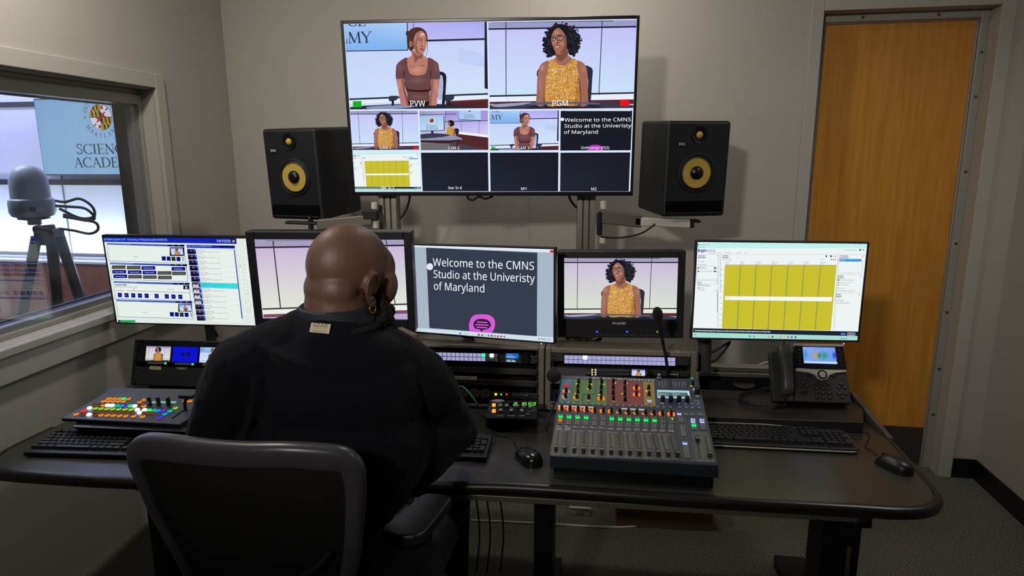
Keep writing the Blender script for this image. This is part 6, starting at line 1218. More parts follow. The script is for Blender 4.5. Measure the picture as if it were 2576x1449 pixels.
# printed panel
cv = Canvas(); pen = Pen(cv, PM)
pen.poly([(265, 150), (1980, 165), (2210, 1225), (110, 1132)], '#2b3340', 0)
for k in range(14):
    xt, xb = 232 + 107.3 * k, 180 + 116.6 * k; yt, yb = 810 + 4.6 * k, 1115 + 4.7 * k
    if k % 2 == 0: pen.poly([(xt - 50, 800 + 4.4 * k), (xt + 52, 804 + 4.4 * k), (xb + 62, yb + 18), (xb - 52, yb + 12)], '#55554f', 1)
    else: pen.poly([(xt - 50, 800 + 4.4 * k), (xt + 52, 804 + 4.4 * k), (xb + 62, yb + 18), (xb - 52, yb + 12)], '#3d3f40', 1)
    pen.line([(xt - 4, yt + 16), (xb + 12, yb - 12)], 13, '#050506', 2)
    for j in range(7):
        t = .08 + j * .14; x, y = xt + (xb - xt) * t, yt + (yb - yt) * t; pen.line([(x - 50, y + 14), (x - 24, y + 15)], 3, '#7d7d76', 2); pen.line([(x + 22, y + 16), (x + 34, y + 16)], 3, '#8d8d86', 2); pen.line([(x + 24, y + 36), (x + 34, y + 36)], 3, '#8d8d86', 2)
    pen.line([(xt - 55, yt), (xt - 22, yt + 1)], 7, '#9d9d94', 2)
    pen.text(str(k + 1), xb - 4, yb + 8, 11, '#a8a8a0', 2)
    xl, yl = 194 + 108 * k, 766 + 4.2 * k
    if k < 6:
        pen.text('Mic %d' % (k + 1), xl, yl, 15, '#e8e4d8', 2, w=76)
        if k < 2: pen.text('Panel %d' % (k + 1), xl + 2, yl + 22, 11, '#d8d4c8', 2, w=72, bold=.02); pen.text('Tip L-R', xl + 4, yl + 38, 11, '#d8d4c8', 2, w=66, bold=.02)
    else: 
        t = ('Aux A', 'Aux A', 'Aux B', 'Aux B', 'Calls', 'Calls', 'Spare Vid', 'Remote')[k - 6]; pen.text(t, xl + 20, yl - 6, 9, '#d8d4c8', 2, w=52, bold=.02); pen.text(('Return L', 'Return R', 'Return L', 'Return R', 'Mix L', 'Mix R', 'Player', 'TD Mic')[k - 6], xl + 6, yl + 10, 10, '#d8d4c8', 2, w=74, bold=.02)
    for j in range(4): pen.rect(235 + 107 * k + 18 * j - 20, 608 + 3 * k, 235 + 107 * k + 18 * j - 12, 630 + 3 * k, '#6a6e70', 1)
pen.poly([(268, 168), (409, 172), (377, 470), (232, 464)], '#3f7688', 1)
pen.poly([(415, 173), (836, 188), (836, 490), (383, 480)], '#4f7a3c', 1); pen.line([(694, 190), (688, 358), (535, 362), (526, 482)], 9, '#233020', 2)
pen.poly([(848, 188), (1276, 206), (1290, 510), (840, 490)], '#7d3a38', 1); pen.poly([(1283, 204), (1424, 208), (1446, 512), (1302, 506)], '#93802f', 1)
pen.poly([(1455, 428), (2002, 440), (2037, 532), (1458, 515)], '#2c3c60', 1)
pen.poly([(218, 498), (668, 519), (668, 537), (216, 517)], '#e4e1d6', 2); pen.poly([(1008, 534), (1336, 550), (1332, 570), (1004, 552)], '#e4e1d6', 2)
pen.text('Soundcraft', 272, 152, 20, '#9a968a', 2, w=340); pen.text('SI EXPRESSION', 648, 167, 21, '#c9c6ba', 2, w=770, bold=.012)
for x, n_ in ((1490, 2), (1526, 1), (1566, 1), (1662, 1), (1700, 1), (1738, 2), (1776, 1), (1812, 2)): pen.line([(x, 206), (x + 6, 265)], 9, '#7d8288', 2)
for x, w in ((1510, 60), (1600, 60), (1680, 42), (1770, 60)): pen.line([(x, 206), (x + w * .5, 208)], 4, '#7d8288', 2); pen.line([(x, 268), (x + w * .6, 270)], 4, '#7d8288', 2)
pen.text('Select', 1930, 450, 9, '#c9c6ba', 2, w=76)
pen.poly([(1888, 830), (2100, 840), (2196, 1215), (1950, 1205)], '#4c4e4e', 1); pen.line([(1960, 890), (2002, 1175)], 14, '#050506', 2); pen.line([(2066, 890), (2128, 1160)], 14, '#050506', 2)
for j in range(8):
    for xb, dx in ((2030, 5), (2118, 6)): pen.line([(xb + dx * j - 30, 900 + 34 * j), (xb + dx * j - 8, 901 + 34 * j)], 4, '#8d8d86', 2)
pen.text('L & R', 1982, 1203, 10, '#c9c6ba', 2, w=50); pen.text('Mono/Sub', 2078, 1207, 10, '#c9c6ba', 2, w=100)
for (x, y, w, h) in ((1765, 693, 100, 90), (1790, 830, 110, 160), (1832, 1080, 120, 240), (2010, 620, 90, 60)): pen.line([(x - w / 2, y - h / 2), (x + w / 2, y - h / 2 + 4), (x + w / 2 + h * .09, y + h / 2), (x - w / 2 + h * .09, y + h / 2 - 4), (x - w / 2, y - h / 2)], 3, '#6f7478', 2)
def ringmark(x, y, r=34):
    pts = [(x + r * cos(a), y + r * .8 * sin(a)) for a in [rad(140 + 260 * k / 16) for k in range(17)]]; pen.line(pts, 3, '#9a9c98', 3)
KN = [(322, 330), (314, 398), (478, 215), (470, 278), (468, 338), (456, 405), (622, 212), (616, 285), (606, 410), (768, 215), (762, 285), (760, 352), (760, 420), (915, 215), (912, 285), (912, 358), (915, 428), (1060, 228), (1058, 300), (1060, 370), (1062, 438), (1205, 290), (1205, 370), (1358, 292), (1362, 372), (1912, 240)]
for x, y in KN: ringmark(x, y)
EN = [(265, 545), (368, 552), (470, 560), (578, 565), (680, 574), (788, 579), (890, 583), (995, 587), (1103, 593), (1210, 597), (1318, 603), (1425, 606), (1530, 612), (1640, 617)]
for x, y in EN: ringmark(x, y, 38)
for x in (1533, 1635, 1737, 1840): ringmark(x, 450, 36)
plain(cv, 'control_panel', mx, y=-.0008)
KNOBM = mat('knob_black', '#0c0c0d', .35)
kproto = {}
def put(name, proto, x, y, make, m, lift=0.0012, bevel=0):
    q = PM(x, y); Mx = TR(q[0], -lift, q[1]) @ RX(90)
    if proto not in kproto: b = MB(); make(b); kproto[proto] = b.build(name, m, mx, M=Mx, bevel=bevel)
    else: return dup_part(kproto[proto], mx, Mx)
    return kproto[proto]
mk_knob = lambda b: b.lathe([(.0062, 0), (.006, .002), (.0046, .004), (.0040, .0135), (.0034, .015), (.0002, .015)], 14)
for x, y in KN + EN: put('rotary_knob', 'k', x, y, mk_knob, KNOBM)
for x in (1533, 1635, 1737, 1840): put('rotary_knob', 'kb', x, 455, lambda b: b.lathe([(.0075, 0), (.0068, .018), (.006, .020), (.0002, .020)], 16), KNOBM)
put('rotary_knob', 'kbig', 1965, 350, lambda b: b.lathe([(.010, 0), (.0095, .018), (.008, .020), (.0002, .020)], 18), KNOBM)
AMB = emit('led_amber', '#ff5a10', 3.0, True); AMBD = emit('led_amber_spot', '#ff8a20', 3.5)
def ledarc(x, y, a0, a1, r=.0095, w=.0042, m=AMB):
    q = PM(x, y); b = MB(); pts = [V((q[0] + r * cos(rad(a0 + (a1 - a0) * k / 6)), -.0022, q[1] + r * sin(rad(a0 + (a1 - a0) * k / 6)))) for k in range(7)]
    b.tube(pts, w / 2, 6); b.build('led_ring', m, mx)
for (x, y), s_ in zip(EN, 'bbbblllssssslb'):
    if s_ in 'bl': ledarc(x, y, 110, 235)
    if s_ == 's': ledarc(x, y, 185, 235)
    if (x in (1640,)): ledarc(x, y, -55, 60)
    elif s_ == 'b': ledarc(x, y, -10, 40, w=.003)
ledarc(322, 330, 120, 220); ledarc(322, 330, -30, 30); ledarc(314, 398, 150, 240); ledarc(456, 405, 160, 240); ledarc(760, 420, 100, 240); ledarc(760, 420, -60, 80)
for y in (290, 370): ledarc(1205, y, 130, 230); ledarc(1205, y, -50, 50)
for x, y in ((452, 233), (438, 358), (642, 240), (590, 298), (800, 240), (736, 370), (940, 223), (1082, 227), (1026, 358), (1330, 325), (1892, 260)):
    q = PM(x, y); b = MB(); b.ball((q[0], -.002, q[1]), (.0022, .0016, .0022), 10, 6); b.build('led_spot', AMBD, mx)
SBT = mat('button_grey_light', '#9c9c94', .4); GLG = emit('button_green_glow', '#10e858', 1.5, True); WGL = emit('button_white_glow', '#b8c4ff', 1.1); RGL = emit('button_red_glow', '#e01838', 1.3); OGL = emit('button_orange_glow', '#ff5a18', 1.4)
mk_s = lambda b: (b.box((0, 0, .002), (.0062, .0050, .004), taper=.9),)
mk_m = lambda b: (b.box((0, 0, .0025), (.0122, .0072, .005), taper=.88),)
BDK = mat('button_slot_dark', '#2c2c2c', .4)
mk_c = lambda b: (b.box((0, 0, .002), (.0125, .0078, .004), taper=.9), b.box((0, 0, .0043), (.0085, .0035, .0008), 1))
mk_on = lambda b: (b.box((0, 0, .0025), (.0130, .0098, .005), taper=.88), b.box((0, .0005, .0053), (.0062, .0032, .0008), 1))
for x, y in ((272, 478), (347, 481), (425, 485), (500, 489), (577, 492), (653, 496), (730, 500), (808, 505), (887, 510), (963, 512), (1042, 514), (1120, 516), (1198, 518), (1277, 520), (1390, 525), (1470, 528), (1550, 530), (1632, 531), (1743, 488), (1825, 490), (1903, 493), (1983, 494), (1750, 535), (1830, 535), (1910, 537), (1990, 538)): put('small_button', 's', x, y, mk_s, SBT)
for x, y in ((300, 440), (455, 452), (600, 458), (915, 468), (1370, 488), (1970, 396), (1530, 487)): put('small_button', 'm', x, y, mk_m, SBT)
for k in range(14):
    x, y = 250 + 107.4 * k, 650 + 4.5 * k
    if k in (4, 5, 12, 13): put('channel_button', 'c', x, y + 8, mk_c, [SBT, BDK])
    else: put('channel_button', 'on', x, y, mk_on, [GLG, emit('button_green_core', '#0a5a28', .8)])
    if k == 0: put('channel_button', 'or', x - 5, y + 45, mk_m, OGL)
    else: put('channel_button', 'c', x - 3, y + 48, mk_c, [SBT, BDK])
    put('channel_button', 'c', x - 6, y + 80, mk_c, [SBT, BDK])
put('red_button', 'red', 328, 256, lambda b: b.box((0, 0, .003), (.0135, .0085, .006), taper=.9), RGL); put('green_button', 'grs', 1902, 168, lambda b: b.box((0, 0, .002), (.0085, .006, .004), taper=.9), emit('button_teal_glow', '#18b868', .9))
for x, y in ((1743, 615), (1915, 685), (1915, 712), (2027, 690), (2030, 716), (1815, 985), (1367, 448)): put('lit_button', 'w', x, y, mk_c, [WGL, BDK])
for x, y in ((1822, 618), (1900, 618), (2012, 622), (1765, 680), (1765, 708), (1780, 770), (1787, 800), (1790, 828), (1795, 855), (1800, 882), (1825, 1020), (1828, 1052), (1832, 1087), (1838, 1122), (1845, 1158), (2043, 760), (2047, 796)): put('section_button', 'c', x, y, mk_c, [SBT, BDK])
put('channel_button', 'on', 1927, 758, mk_on, None); put('section_button', 'c', 1932, 797, mk_c, None)
q = PM(1655, 678); b = MB(); b.box((q[0], -.003, q[1]), (.004, .003, .004)); b.build('led_spot', emit('led_lime', '#90e020', 1.6), mx)
q = PM(1927, 308); b = MB(); b.box((q[0], -.003, q[1]), (.0022, .003, .006)); b.build('led_spot', emit('led_white', '#d8e0ff', 2), mx)
FC = mat('fader_cap_grey', '#3c3a36', .4)
def mk_f(b): 
    b.box((0, .006, .006), (.0115, .008, .012), taper=.8); b.box((0, -.006, .006), (.0115, .008, .012), taper=.8); b.box((0, 0, .005), (.0105, .006, .010)); b.box((0, 0, .0102), (.0105, .0014, .0008), 1)
for x, y in ((195, 1048), (305, 1054), (423, 1062), (540, 1067), (655, 1074), (770, 1080), (888, 1086), (1004, 1090), (1120, 1096), (1240, 1100), (1362, 1106), (1478, 1110), (1600, 1117), (1718, 1120), (1969, 940), (2124, 1130)): put('fader', 'f', x, y, mk_f, [FC, mat('fader_line', '#c8c6bc', .5)])
cv = Canvas(); pen = Pen(cv, PM); pen.poly([(1463, 308), (1866, 318), (1880, 418), (1470, 410)], '#9fd0dc', 0); pen.poly([(1475, 335), (1845, 345), (1855, 400), (1480, 395)], '#5d6a68', 1); pen.poly([(1662, 338), (1668, 338), (1672, 400), (1664, 400)], '#9fd0dc', 2); pen.poly([(1845, 330), (1862, 330), (1872, 405), (1855, 405)], '#c0e0e8', 2)
for k in range(5): pen.text(['Channel Input', 'Delay 0.0 ms', 'Gain -12 dB', 'Source Stage', 'Phantom On'][k], 1484, 354 + 11 * k, 7, '#c8e4e8', 2, w=90 + 14 * (k % 3)); pen.text(['Tap Post', 'Bus Mix', 'Sends', 'Insert', 'Direct Out'][k], 1684, 356 + 11 * k, 7, '#c8e4e8', 2, w=60 + 9 * (k % 3))
cv.build('display', mx, y=-.0014)
b = MB(); q = PM(1487, 160); b.T = TR(q[0], -.001, q[1]) @ RX(90); b.lathe([(.0075, 0), (.0075, .004), (.0055, .005), (.0055, .014), (.004, .016), (.0002, .016)], 18); b.build('lamp_socket', ALU, mx)
# ------------------------------------------------------------------ gooseneck microphones
def mic(label, pts, head, r0, foam, grp='gooseneck microphones'):
    base = V(pts[0]); o = thing('gooseneck_microphone', label, 'microphone', base, grp)
    b = MB(); b.tube([V(p) - base for p in pts], r0, 10, sm=6); b.build('gooseneck', BLKM, o, smooth=60)
    b = MB(); h = V(head) - base; 
    if foam: b.ball(h, (.024, .030, .0225), 24, 16)
    else:
        d = (h - (V(pts[-2]) - base)).normalized(); a = V(pts[-1]) - base
        b.tube([a - d * .004, a + d * .002, a + d * .012, a + d * .03, a + d * .045, a + d * .052], [.006, .011, .0165, .0165, .012, .004], 16)
    b.build('foam_windscreen' if foam else 'microphone_head', mat('foam_black', '#0d0d0f', .9, bump=.6, scale=500), o, smooth=60)
mic('thin gooseneck microphone standing upright behind the mixing desk', [atY(1681, 948, 2.135), atY(1676, 905, 2.13), atY(1665, 850, 2.11), atY(1657, 805, 2.08)], atY(1652, 770, 2.06), .0055, False)
mic('gooseneck microphone with round black foam ball left of the mixing desk', [V((.112, 2.07, DT + .0)), atY(1396, 1010, 2.10), atY(1388, 975, 2.11), atY(1398, 950, 2.085)], atY(1393, 945, 2.06), .0036, True)
# ------------------------------------------------------------------ under the desk
FW = lambda px, py: atZ(px, py, 0.0)
cable('floor_cable', 'white cable lying along the floor under the desk', [FW(1185, 1311) + V((0, 0, .004)), FW(1260, 1314) + V((0, 0, .004)), FW(1340, 1318) + V((0, 0, .004)), FW(1420, 1322) + V((0, 0, .004)), FW(1520, 1328) + V((0, 0, .004)), FW(1600, 1325) + V((0, 0, .004)), FW(1650, 1306) + V((0, 0, .004)), FW(1690, 1286) + V((0, 0, .004))], .005, mat('cable_white', '#b5b2aa', .5))
p = FW(1459, 1297); o = thing('floor_outlet', 'small pale outlet box on the floor under the desk', 'outlet', TR(p.x, p.y, 0) @ RZ(-9))
b = MB(); b.b2((-.045, 0, .001), (.045, .035, .035)); b.b2((-.05, -.004, .035), (.05, .04, .04)); b.build('box', mat('outlet_white', '#a5a39c', .5), o, bevel=.003); b = MB(); b.b2((-.02, -.002, .008), (.02, .001, .028)); b.build('socket_plate', mat('outlet_plate', '#8b8982', .4), o, bevel=.001)
p = FW(1670, 1330); o = thing('cardboard_box', 'brown cardboard box on the floor under the desk', 'box', TR(p.x, p.y, .001) @ RZ(-6)); CB = mat('cardboard', '#5d4632', .8, bump=.1, scale=300)
b = MB(); b.b2((-.21, 0, 0), (.21, .26, .14)); b.build('carton', CB, o, bevel=.003); b = MB(); b.b2((-.21, 0, .1405), (.21, .127, .145)); b.b2((-.21, .133, .1405), (.21, .26, .145)); b.build('lid_flap', CB, o, bevel=.001)
for k, x in enumerate((1202, 1229, 1262)):
    cable('hanging_cable', ['leftmost thin black cable hanging under the desk to the floor', 'middle thin black cable hanging under the desk to the floor', 'rightmost thin black cable hanging under the desk to the floor'][k], [atY(x, 1215, 2.15 + .03 * k), atY(x - 3, 1260, 2.15 + .03 * k), atY(x + 2, 1300, 2.18), atY(x + 4, 1360, 2.2), atY(x - 4, 1440, 2.2)], .003, group='cables hanging under the desk')
# ================================================================== OPERATOR
from mathutils.bvhtree import BVHTree
def remesh(name, mb, voxel, mats, parent, it=6, disp=None, M=None):
    """union of the builder's closed shapes as ONE continuous surface"""
    o = mb.build('tmp_' + name, [mats[0] if isinstance(mats, list) else mats], None, smooth=0)
    r = o.modifiers.new('r', 'REMESH'); r.mode = 'VOXEL'; r.voxel_size = voxel; r.use_smooth_shade = True
    s = o.modifiers.new('s', 'SMOOTH'); s.iterations = it; s.factor = .5
    tx = None
    if disp:
        tx = bpy.data.textures.new('d', 'CLOUDS'); tx.noise_scale = disp[0]; d = o.modifiers.new('d', 'DISPLACE'); d.texture = tx; d.strength = disp[1]; d.mid_level = .5
    dg = bpy.context.evaluated_depsgraph_get(); me = bpy.data.meshes.new_from_object(o.evaluated_get(dg)); me.name = name
    bpy.data.objects.remove(o)
    me.polygons.foreach_set('use_smooth', [True] * len(me.polygons))
    n = bpy.data.objects.new(name, me); COL.objects.link(n); n.parent = parent
    if M is not None: n.matrix_local = M
    return n
def cap(b, p, q, r0, r1, n=14, T=None):
    """capsule tapering from r0 to r1"""
    p, q = V(p), V(q); d = (q - p); L = d.length; d.normalize(); pts = []; rs = []
    for k in range(4): a = rad(90 - 90 * (k + .3) / 4.3); pts.append(p - d * r0 * sin(a)); rs.append(r0 * cos(a))
    pts += [p, q]; rs += [r0, r1]
    for k in range(4): a = rad(90 * (k + 1) / 4.3); pts.append(q + d * r1 * sin(a)); rs.append(r1 * cos(a))
    b.tube(pts, rs, n, T=T)
def B(px, py, y): return atY(px, py, y)
SKIN = mat('skin_deep_brown', '#664a3e', .5, bump=.08, scale=260, var=.10, spec=.5)
SWEAT = mat('sweatshirt_black_navy', '#0b0d16', .9, bump=.35, scale=900, sheen=.04, spec=.18)
pe = thing('person', 'bald bearded operator in a dark sweatshirt seated with his back to the camera', 'person', (-.40, 1.42, .52)); PM_ = pe.matrix_world.inverted()
HD = B(884, 716, 1.475); HM = MX.Translation(HD) @ RZ(-42) @ RX(-8) @ MX.Scale(.955, 4)   # head frame: y faces forward
JT = dict(c7=B(835, 835, 1.43), sl=B(602, 940, 1.43), el=B(528, 1115, 1.46), wl=B(600, 1075, 1.80), sr=B(1062, 968, 1.54), er=B(1152, 1086, 1.78), wr=B(1080, 925, 1.745))
def torso(b, g=0.0):
    b.ball(B(838, 985, 1.455), (.205 + g, .128 + g, .165 + g), 28, 18); b.ball(B(835, 900, 1.435), (.165 + g, .10 + g, .085 + g), 24, 14); b.ball(B(838, 1130, 1.455), (.225 + g, .158 + g, .17 + g), 28, 18); b.ball(V((-.385, 1.42, .64)), (.215 + g, .165 + g, .13 + g), 28, 16)
    cap(b, B(822, 822, 1.43), B(612, 922, 1.43), .060 + g, .071 + g); b.ball(B(846, 857, 1.436), .099 + g, 24, 14); cap(b, B(885, 850, 1.45), B(1050, 950, 1.525), .068 + g, .075 + g)
def arms(b, g=0.0, wrist=0.0):
    cap(b, JT['sl'], JT['el'], .074 + g, .056 + g); cap(b, JT['el'], JT['wl'], .055 + g, .032 + wrist)
    cap(b, JT['sr'], JT['er'], .077 + g, .054 + g); cap(b, B(1135, 1088, 1.70), B(1040, 1120, 1.52), .056 + g, .065 + g); cap(b, B(1140, 1098, 1.71), B(1058, 1160, 1.53), .046 + g, .060 + g); cap(b, JT['er'], JT['wr'], .050 + g, .031 + wrist)
def hand(b, wr, d, up, side):
    """palm and five bent fingers; d = pointing direction, up = back of the hand, side = thumb side"""
    d = d.normalized(); up = (up - d * up.dot(d)).normalized(); s = d.cross(up).normalized() * side
    cap(b, wr, wr + d * .03, .028, .030); pc = wr + d * .065
    for k in range(4):
        o = s * (.027 - .018 * k); cap(b, wr + d * .03 + o * .7, wr + d * .092 + o, .0145, .0125, 10)
    for k, L in enumerate((.040, .046, .043, .034)):
        o = s * (.028 - .0187 * k); p0 = wr + d * (.098 - .004 * abs(k - 1)) + o; p1 = p0 + d * L * .8 - up * L * .55; p2 = p1 + d * L * .10 - up * L * .75; p3 = p2 - d * L * .45 - up * L * .35
        cap(b, p0, p1, .0105, .0095, 10); cap(b, p1, p2, .0092, .0084, 10); cap(b, p2, p3, .0083, .0072, 10)
    t0 = wr + d * .03 + s * .026; t1 = t0 + d * .035 + s * .022 - up * .012; t2 = t1 + d * .030 + s * .004 - up * .010; cap(b, t0, t1, .0135, .0115, 10); cap(b, t1, t2, .0108, .0085, 10)
hipl, hipr, knl, knr, anl, anr = V((-.49, 1.40, .60)), V((-.29, 1.40, .60)), V((-.58, 1.86, .59)), V((-.20, 1.86, .59)), V((-.57, 1.92, .11)), V((-.21, 1.92, .11))
# body: one continuous skin surface
b = MB(); b.T = PM_ @ HM
b.ball((0, -.012, .048), (.081, .104, .098), 32, 22); b.ball((0, .056, .042), (.066, .052, .062), 24, 16); b.ball((0, -.046, -.035), (.074, .062, .075), 24, 16); b.ball((0, .045, -.040), (.063, .058, .072), 24, 16); b.ball((0, .048, -.090), (.054, .050, .036), 20, 14)
b.ball((0, .094, .026), (.044, .014, .014), 16, 10); b.ball((0, .106, -.022), (.010, .014, .022), 14, 10); b.ball((0, .113, -.036), (.016, .011, .010), 14, 10); b.ball((0, .101, -.066), (.024, .010, .007), 14, 10); b.ball((0, .100, -.076), (.021, .010, .007), 14, 10)
for sx in (-1, 1): b.ball((sx * .040, .068, -.022), (.021, .022, .024), 14, 10); b.ball((sx * .047, .065, .002), (.029, .032, .046), 14, 10); b.ball((sx * .079, .03, -.045), (.008, .02, .025), 10, 8) if False else None
for sx in (-1, 1):
    hx = smooth_pts([V((sx * (.080 + .0), .014, .004)), V((sx * .084, .014, .022)), V((sx * .090, .002, .036)), V((sx * .097, -.014, .034)), V((sx * .101, -.026, .018)), V((sx * .099, -.026, -.002)), V((sx * .093, -.018, -.020)), V((sx * .087, -.006, -.034)), V((sx * .083, .004, -.037)), V((sx * .081, .009, -.026))], 3)
    for p, q in zip(hx, hx[1:]): cap(b, p, q, .0056, .0056, 8)
    b.ball((sx * .082, -.008, .006), (.007, .016, .026), 12, 10); ah = smooth_pts([V((sx * .088, .000, .022)), V((sx * .094, -.014, .018)), V((sx * .093, -.017, .0)), V((sx * .087, -.010, -.014))], 3)
    for p, q in zip(ah, ah[1:]): cap(b, p, q, .0042, .0042, 8)
    b.ball((sx * .083, .010, -.008), (.005, .005, .006), 8, 6); b.ball((sx * .087, .000, -.034), (.006, .008, .009), 10, 8)
b.ball((0, -.052, -.010), (.0765, .061, .062), 24, 16); b.ball((0, -.090, -.066), (.048, .014, .012), 18, 10); b.ball((0, -.086, -.088), (.054, .016, .013), 18, 10)
b.T = PM_; nk = HM @ V((0, -.036, -.05)); nb = JT['c7'].lerp(B(880, 870, 1.47), .4); cap(b, nk, nb, .074, .083, 20)
torso(b, -.012); arms(b, -.012)
hd = JT['wr']; hand(b, hd, V((-.30, -.10, .55)), V((.75, -.2, .45)), 1); hand(b, JT['wl'], V((.25, .9, -.28)), V((0, .2, 1)), 1)
for h, k, a in ((hipl, knl, anl), (hipr, knr, anr)): cap(b, h, k, .085, .058); cap(b, k, a, .056, .038); cap(b, a, a + V((0, .14, -.065)), .038, .03)
remesh('body', b, .0042, SKIN, pe, it=3)
# beard
b = MB(); b.T = PM_ @ HM
b.ball((0, .068, -.098), (.060, .052, .056), 22, 16); b.ball((0, .075, -.135), (.042, .036, .034), 18, 12); b.ball((0, .112, -.066), (.032, .014, .020), 14, 10)
for sx in (-1, 1): cap(b, (sx * .066, .036, -.018), (sx * .062, .045, -.07), .013, .026, 10); cap(b, (sx * .060, .042, -.06), (sx * .04, .078, -.11), .027, .034, 10)
BRD = mat('beard_black', '#0b0908', .8, bump=1.0, scale=350); remesh('beard', b, .004, BRD, pe, it=2, disp=(.006, .010))
# eyes and earring
ey = None
for sx in (-1, 1):
    b = MB(); b.T = PM_ @ HM; b.ball((sx * .031, .083, .004), (.0125, .0125, .0125), 14, 10); b.build('eye', mat('eye_white', '#cfc6bd', .3), pe); b = MB(); b.T = PM_ @ HM; b.tube([(sx * .031 - .014, .094, .008), (sx * .031, .099, .010), (sx * .031 + .014, .094, .008)], .0016, 6); b.build('eyelash', BRD, pe)
b = MB(); b.T = PM_ @ HM @ TR(.088, .000, -.046) @ RX(12); b.tube([(.001, .0085 * cos(a), .0085 * sin(a)) for a in [2 * pi * k / 20 for k in range(20)]], .0019, 8, closed=True); tag(b.build('earring', mat('gold', '#d8a83a', .22, 1.0), pe, smooth=60), 'small gold hoop earring')
# sweatshirt
b = MB(); b.T = PM_; torso(b, .004); arms(b, .004, .008)
def fold(pts, r, y=None):
    p = smooth_pts([B(q[0], q[1], q[2] + r * .75) for q in pts], 3); r *= 1.25
    for i, (a, c) in enumerate(zip(p, p[1:])): t = i / (len(p) - 1); rr = r * (.55 + .45 * sin(pi * (t * .9 + .05))); cap(b, a, c, rr, rr, 8)
fold([(570, 905, 1.375), (556, 960, 1.375), (547, 1010, 1.392), (556, 1060, 1.41)], .013); fold([(592, 900, 1.36), (582, 960, 1.352), (570, 1010, 1.37), (580, 1070, 1.385)], .011); fold([(560, 880, 1.40), (520, 940, 1.41), (496, 1010, 1.42)], .010)
fold([(640, 860, 1.37), (720, 905, 1.335), (800, 930, 1.325)], .008); fold([(1040, 910, 1.48), (1000, 990, 1.40), (985, 1080, 1.37)], .010); fold([(1090, 985, 1.52), (1050, 1040, 1.48), (1010, 1090, 1.42)], .012); fold([(1120, 1020, 1.60), (1080, 1075, 1.56), (1030, 1120, 1.46)], .013); fold([(1150, 1040, 1.70), (1130, 1090, 1.72), (1090, 1115, 1.70)], .012)
fold([(1030, 1190, 1.43), (980, 1230, 1.36), (910, 1260, 1.31)], .015); fold([(1025, 1240, 1.43), (985, 1275, 1.365), (920, 1310, 1.32)], .017); fold([(985, 1300, 1.37), (950, 1322, 1.345), (915, 1345, 1.33)], .012)
fold([(610, 1120, 1.36), (640, 1020, 1.34), (650, 950, 1.35)], .009)
sw_ = remesh('sweatshirt', b, .0055, SWEAT, pe, it=14, disp=(.06, .010))
# cuffs
for w, e in ((JT['wl'], JT['el']), (JT['wr'], JT['er'])):
    d = (w - e).normalized(); b = MB(); b.T = PM_; b.tube([w - d * .03, w - d * .012, w + d * .01, w + d * .012], [.043, .045, .042, .036], 20); b.build('cuff', mat('cuff_rib', '#121318', .9, bump=.6, scale=700), pe, smooth=60)
# shirt collar
ax = (nk - nb).normalized(); cc = nb.lerp(nk, .80); s1 = ax.orthogonal().normalized(); s2 = ax.cross(s1)
b = MB(); b.T = PM_; rings = []
for k in range(40):
    a = 2 * pi * k / 40; u = s1 * cos(a) + s2 * sin(a)
    rings.append([cc + u * (.083 + .006) + ax * -.028, cc + u * .085 + ax * .016, cc + u * .079 + ax * .020, cc + u * .073 + ax * .014, cc + u * .073 + ax * -.028])
b.ringloft(rings, closed=True); b.build('shirt_collar', mat('collar_navy', '#1c2432', .7, bump=.3, scale=700), pe, smooth=50)
b = MB(); b.T = PM_; rings = []; c2 = cc - ax * .026
for k in range(40):
    a = 2 * pi * k / 40; u = s1 * cos(a) + s2 * sin(a); rings.append([c2 + u * (.094 + .007 * cos(t)) + ax * (.009 * sin(t)) for t in [2 * pi * j / 8 for j in range(8)]])
b.ringloft(rings, closed=True); b.build('neckband', mat('neckband_rib', '#0c0d12', .9, bump=.5, scale=600), pe, smooth=60)
# woven label on the back
bv = BVHTree.FromPolygons([pe.matrix_world @ v.co for v in sw_.data.vertices], [tuple(p.vertices) for p in sw_.data.polygons])
def hit(px, py, lift=.002):
    r = ray(px, py).normalized(); h = bv.ray_cast(EYE, r); return (h[0] - r * lift) if h[0] else atY(px, py, 1.3)
NL = 7; qd = [(783, 812), (832, 815), (829, 841), (778, 835)]
def qp(u, v): return ((qd[0][0] * (1 - u) + qd[1][0] * u) * (1 - v) + (qd[3][0] * (1 - u) + qd[2][0] * u) * v, (qd[0][1] * (1 - u) + qd[1][1] * u) * (1 - v) + (qd[3][1] * (1 - u) + qd[2][1] * u) * v)
c0, cx_, cy_ = hit(*qp(.5, .5), .004), hit(*qp(1, .5), .004), hit(*qp(.5, 0), .004)
ex = (cx_ - hit(*qp(0, .5), .004)); wl = ex.length; ex.normalize(); ez = (cy_ - hit(*qp(.5, 1), .004)); hl = ez.length; ez = (ez - ex * ez.dot(ex)).normalized(); en = ez.cross(ex).normalized()
LM = MX((( *ex, 0), (*(en), 0), (*ez, 0), (0, 0, 0, 1))).transposed(); LM.translation = PM_ @ c0
b = MB(); b.box((0, 0, 0), (wl, .002, hl)); lb = b.build('woven_label', mat('label_cream', '#c9bda8', .8, bump=.3, scale=700), pe, bevel=.001, M=LM)
cv = Canvas(); pen = Pen(cv, lambda x, y: (x, -y)); pen.text('GEAR', 0, -.0015, .0085, '#6a6255', 1, w=wl * .72, align='c'); pen.text('FOR SPORTS', 0, .0085, .0035, '#9a917f', 1, w=wl * .66, align='c'); pen.rect(-wl * .38, .001, wl * .38, .0016, '#9a917f', 1); plain(cv, 'label_lettering', lb, y=-.0015)
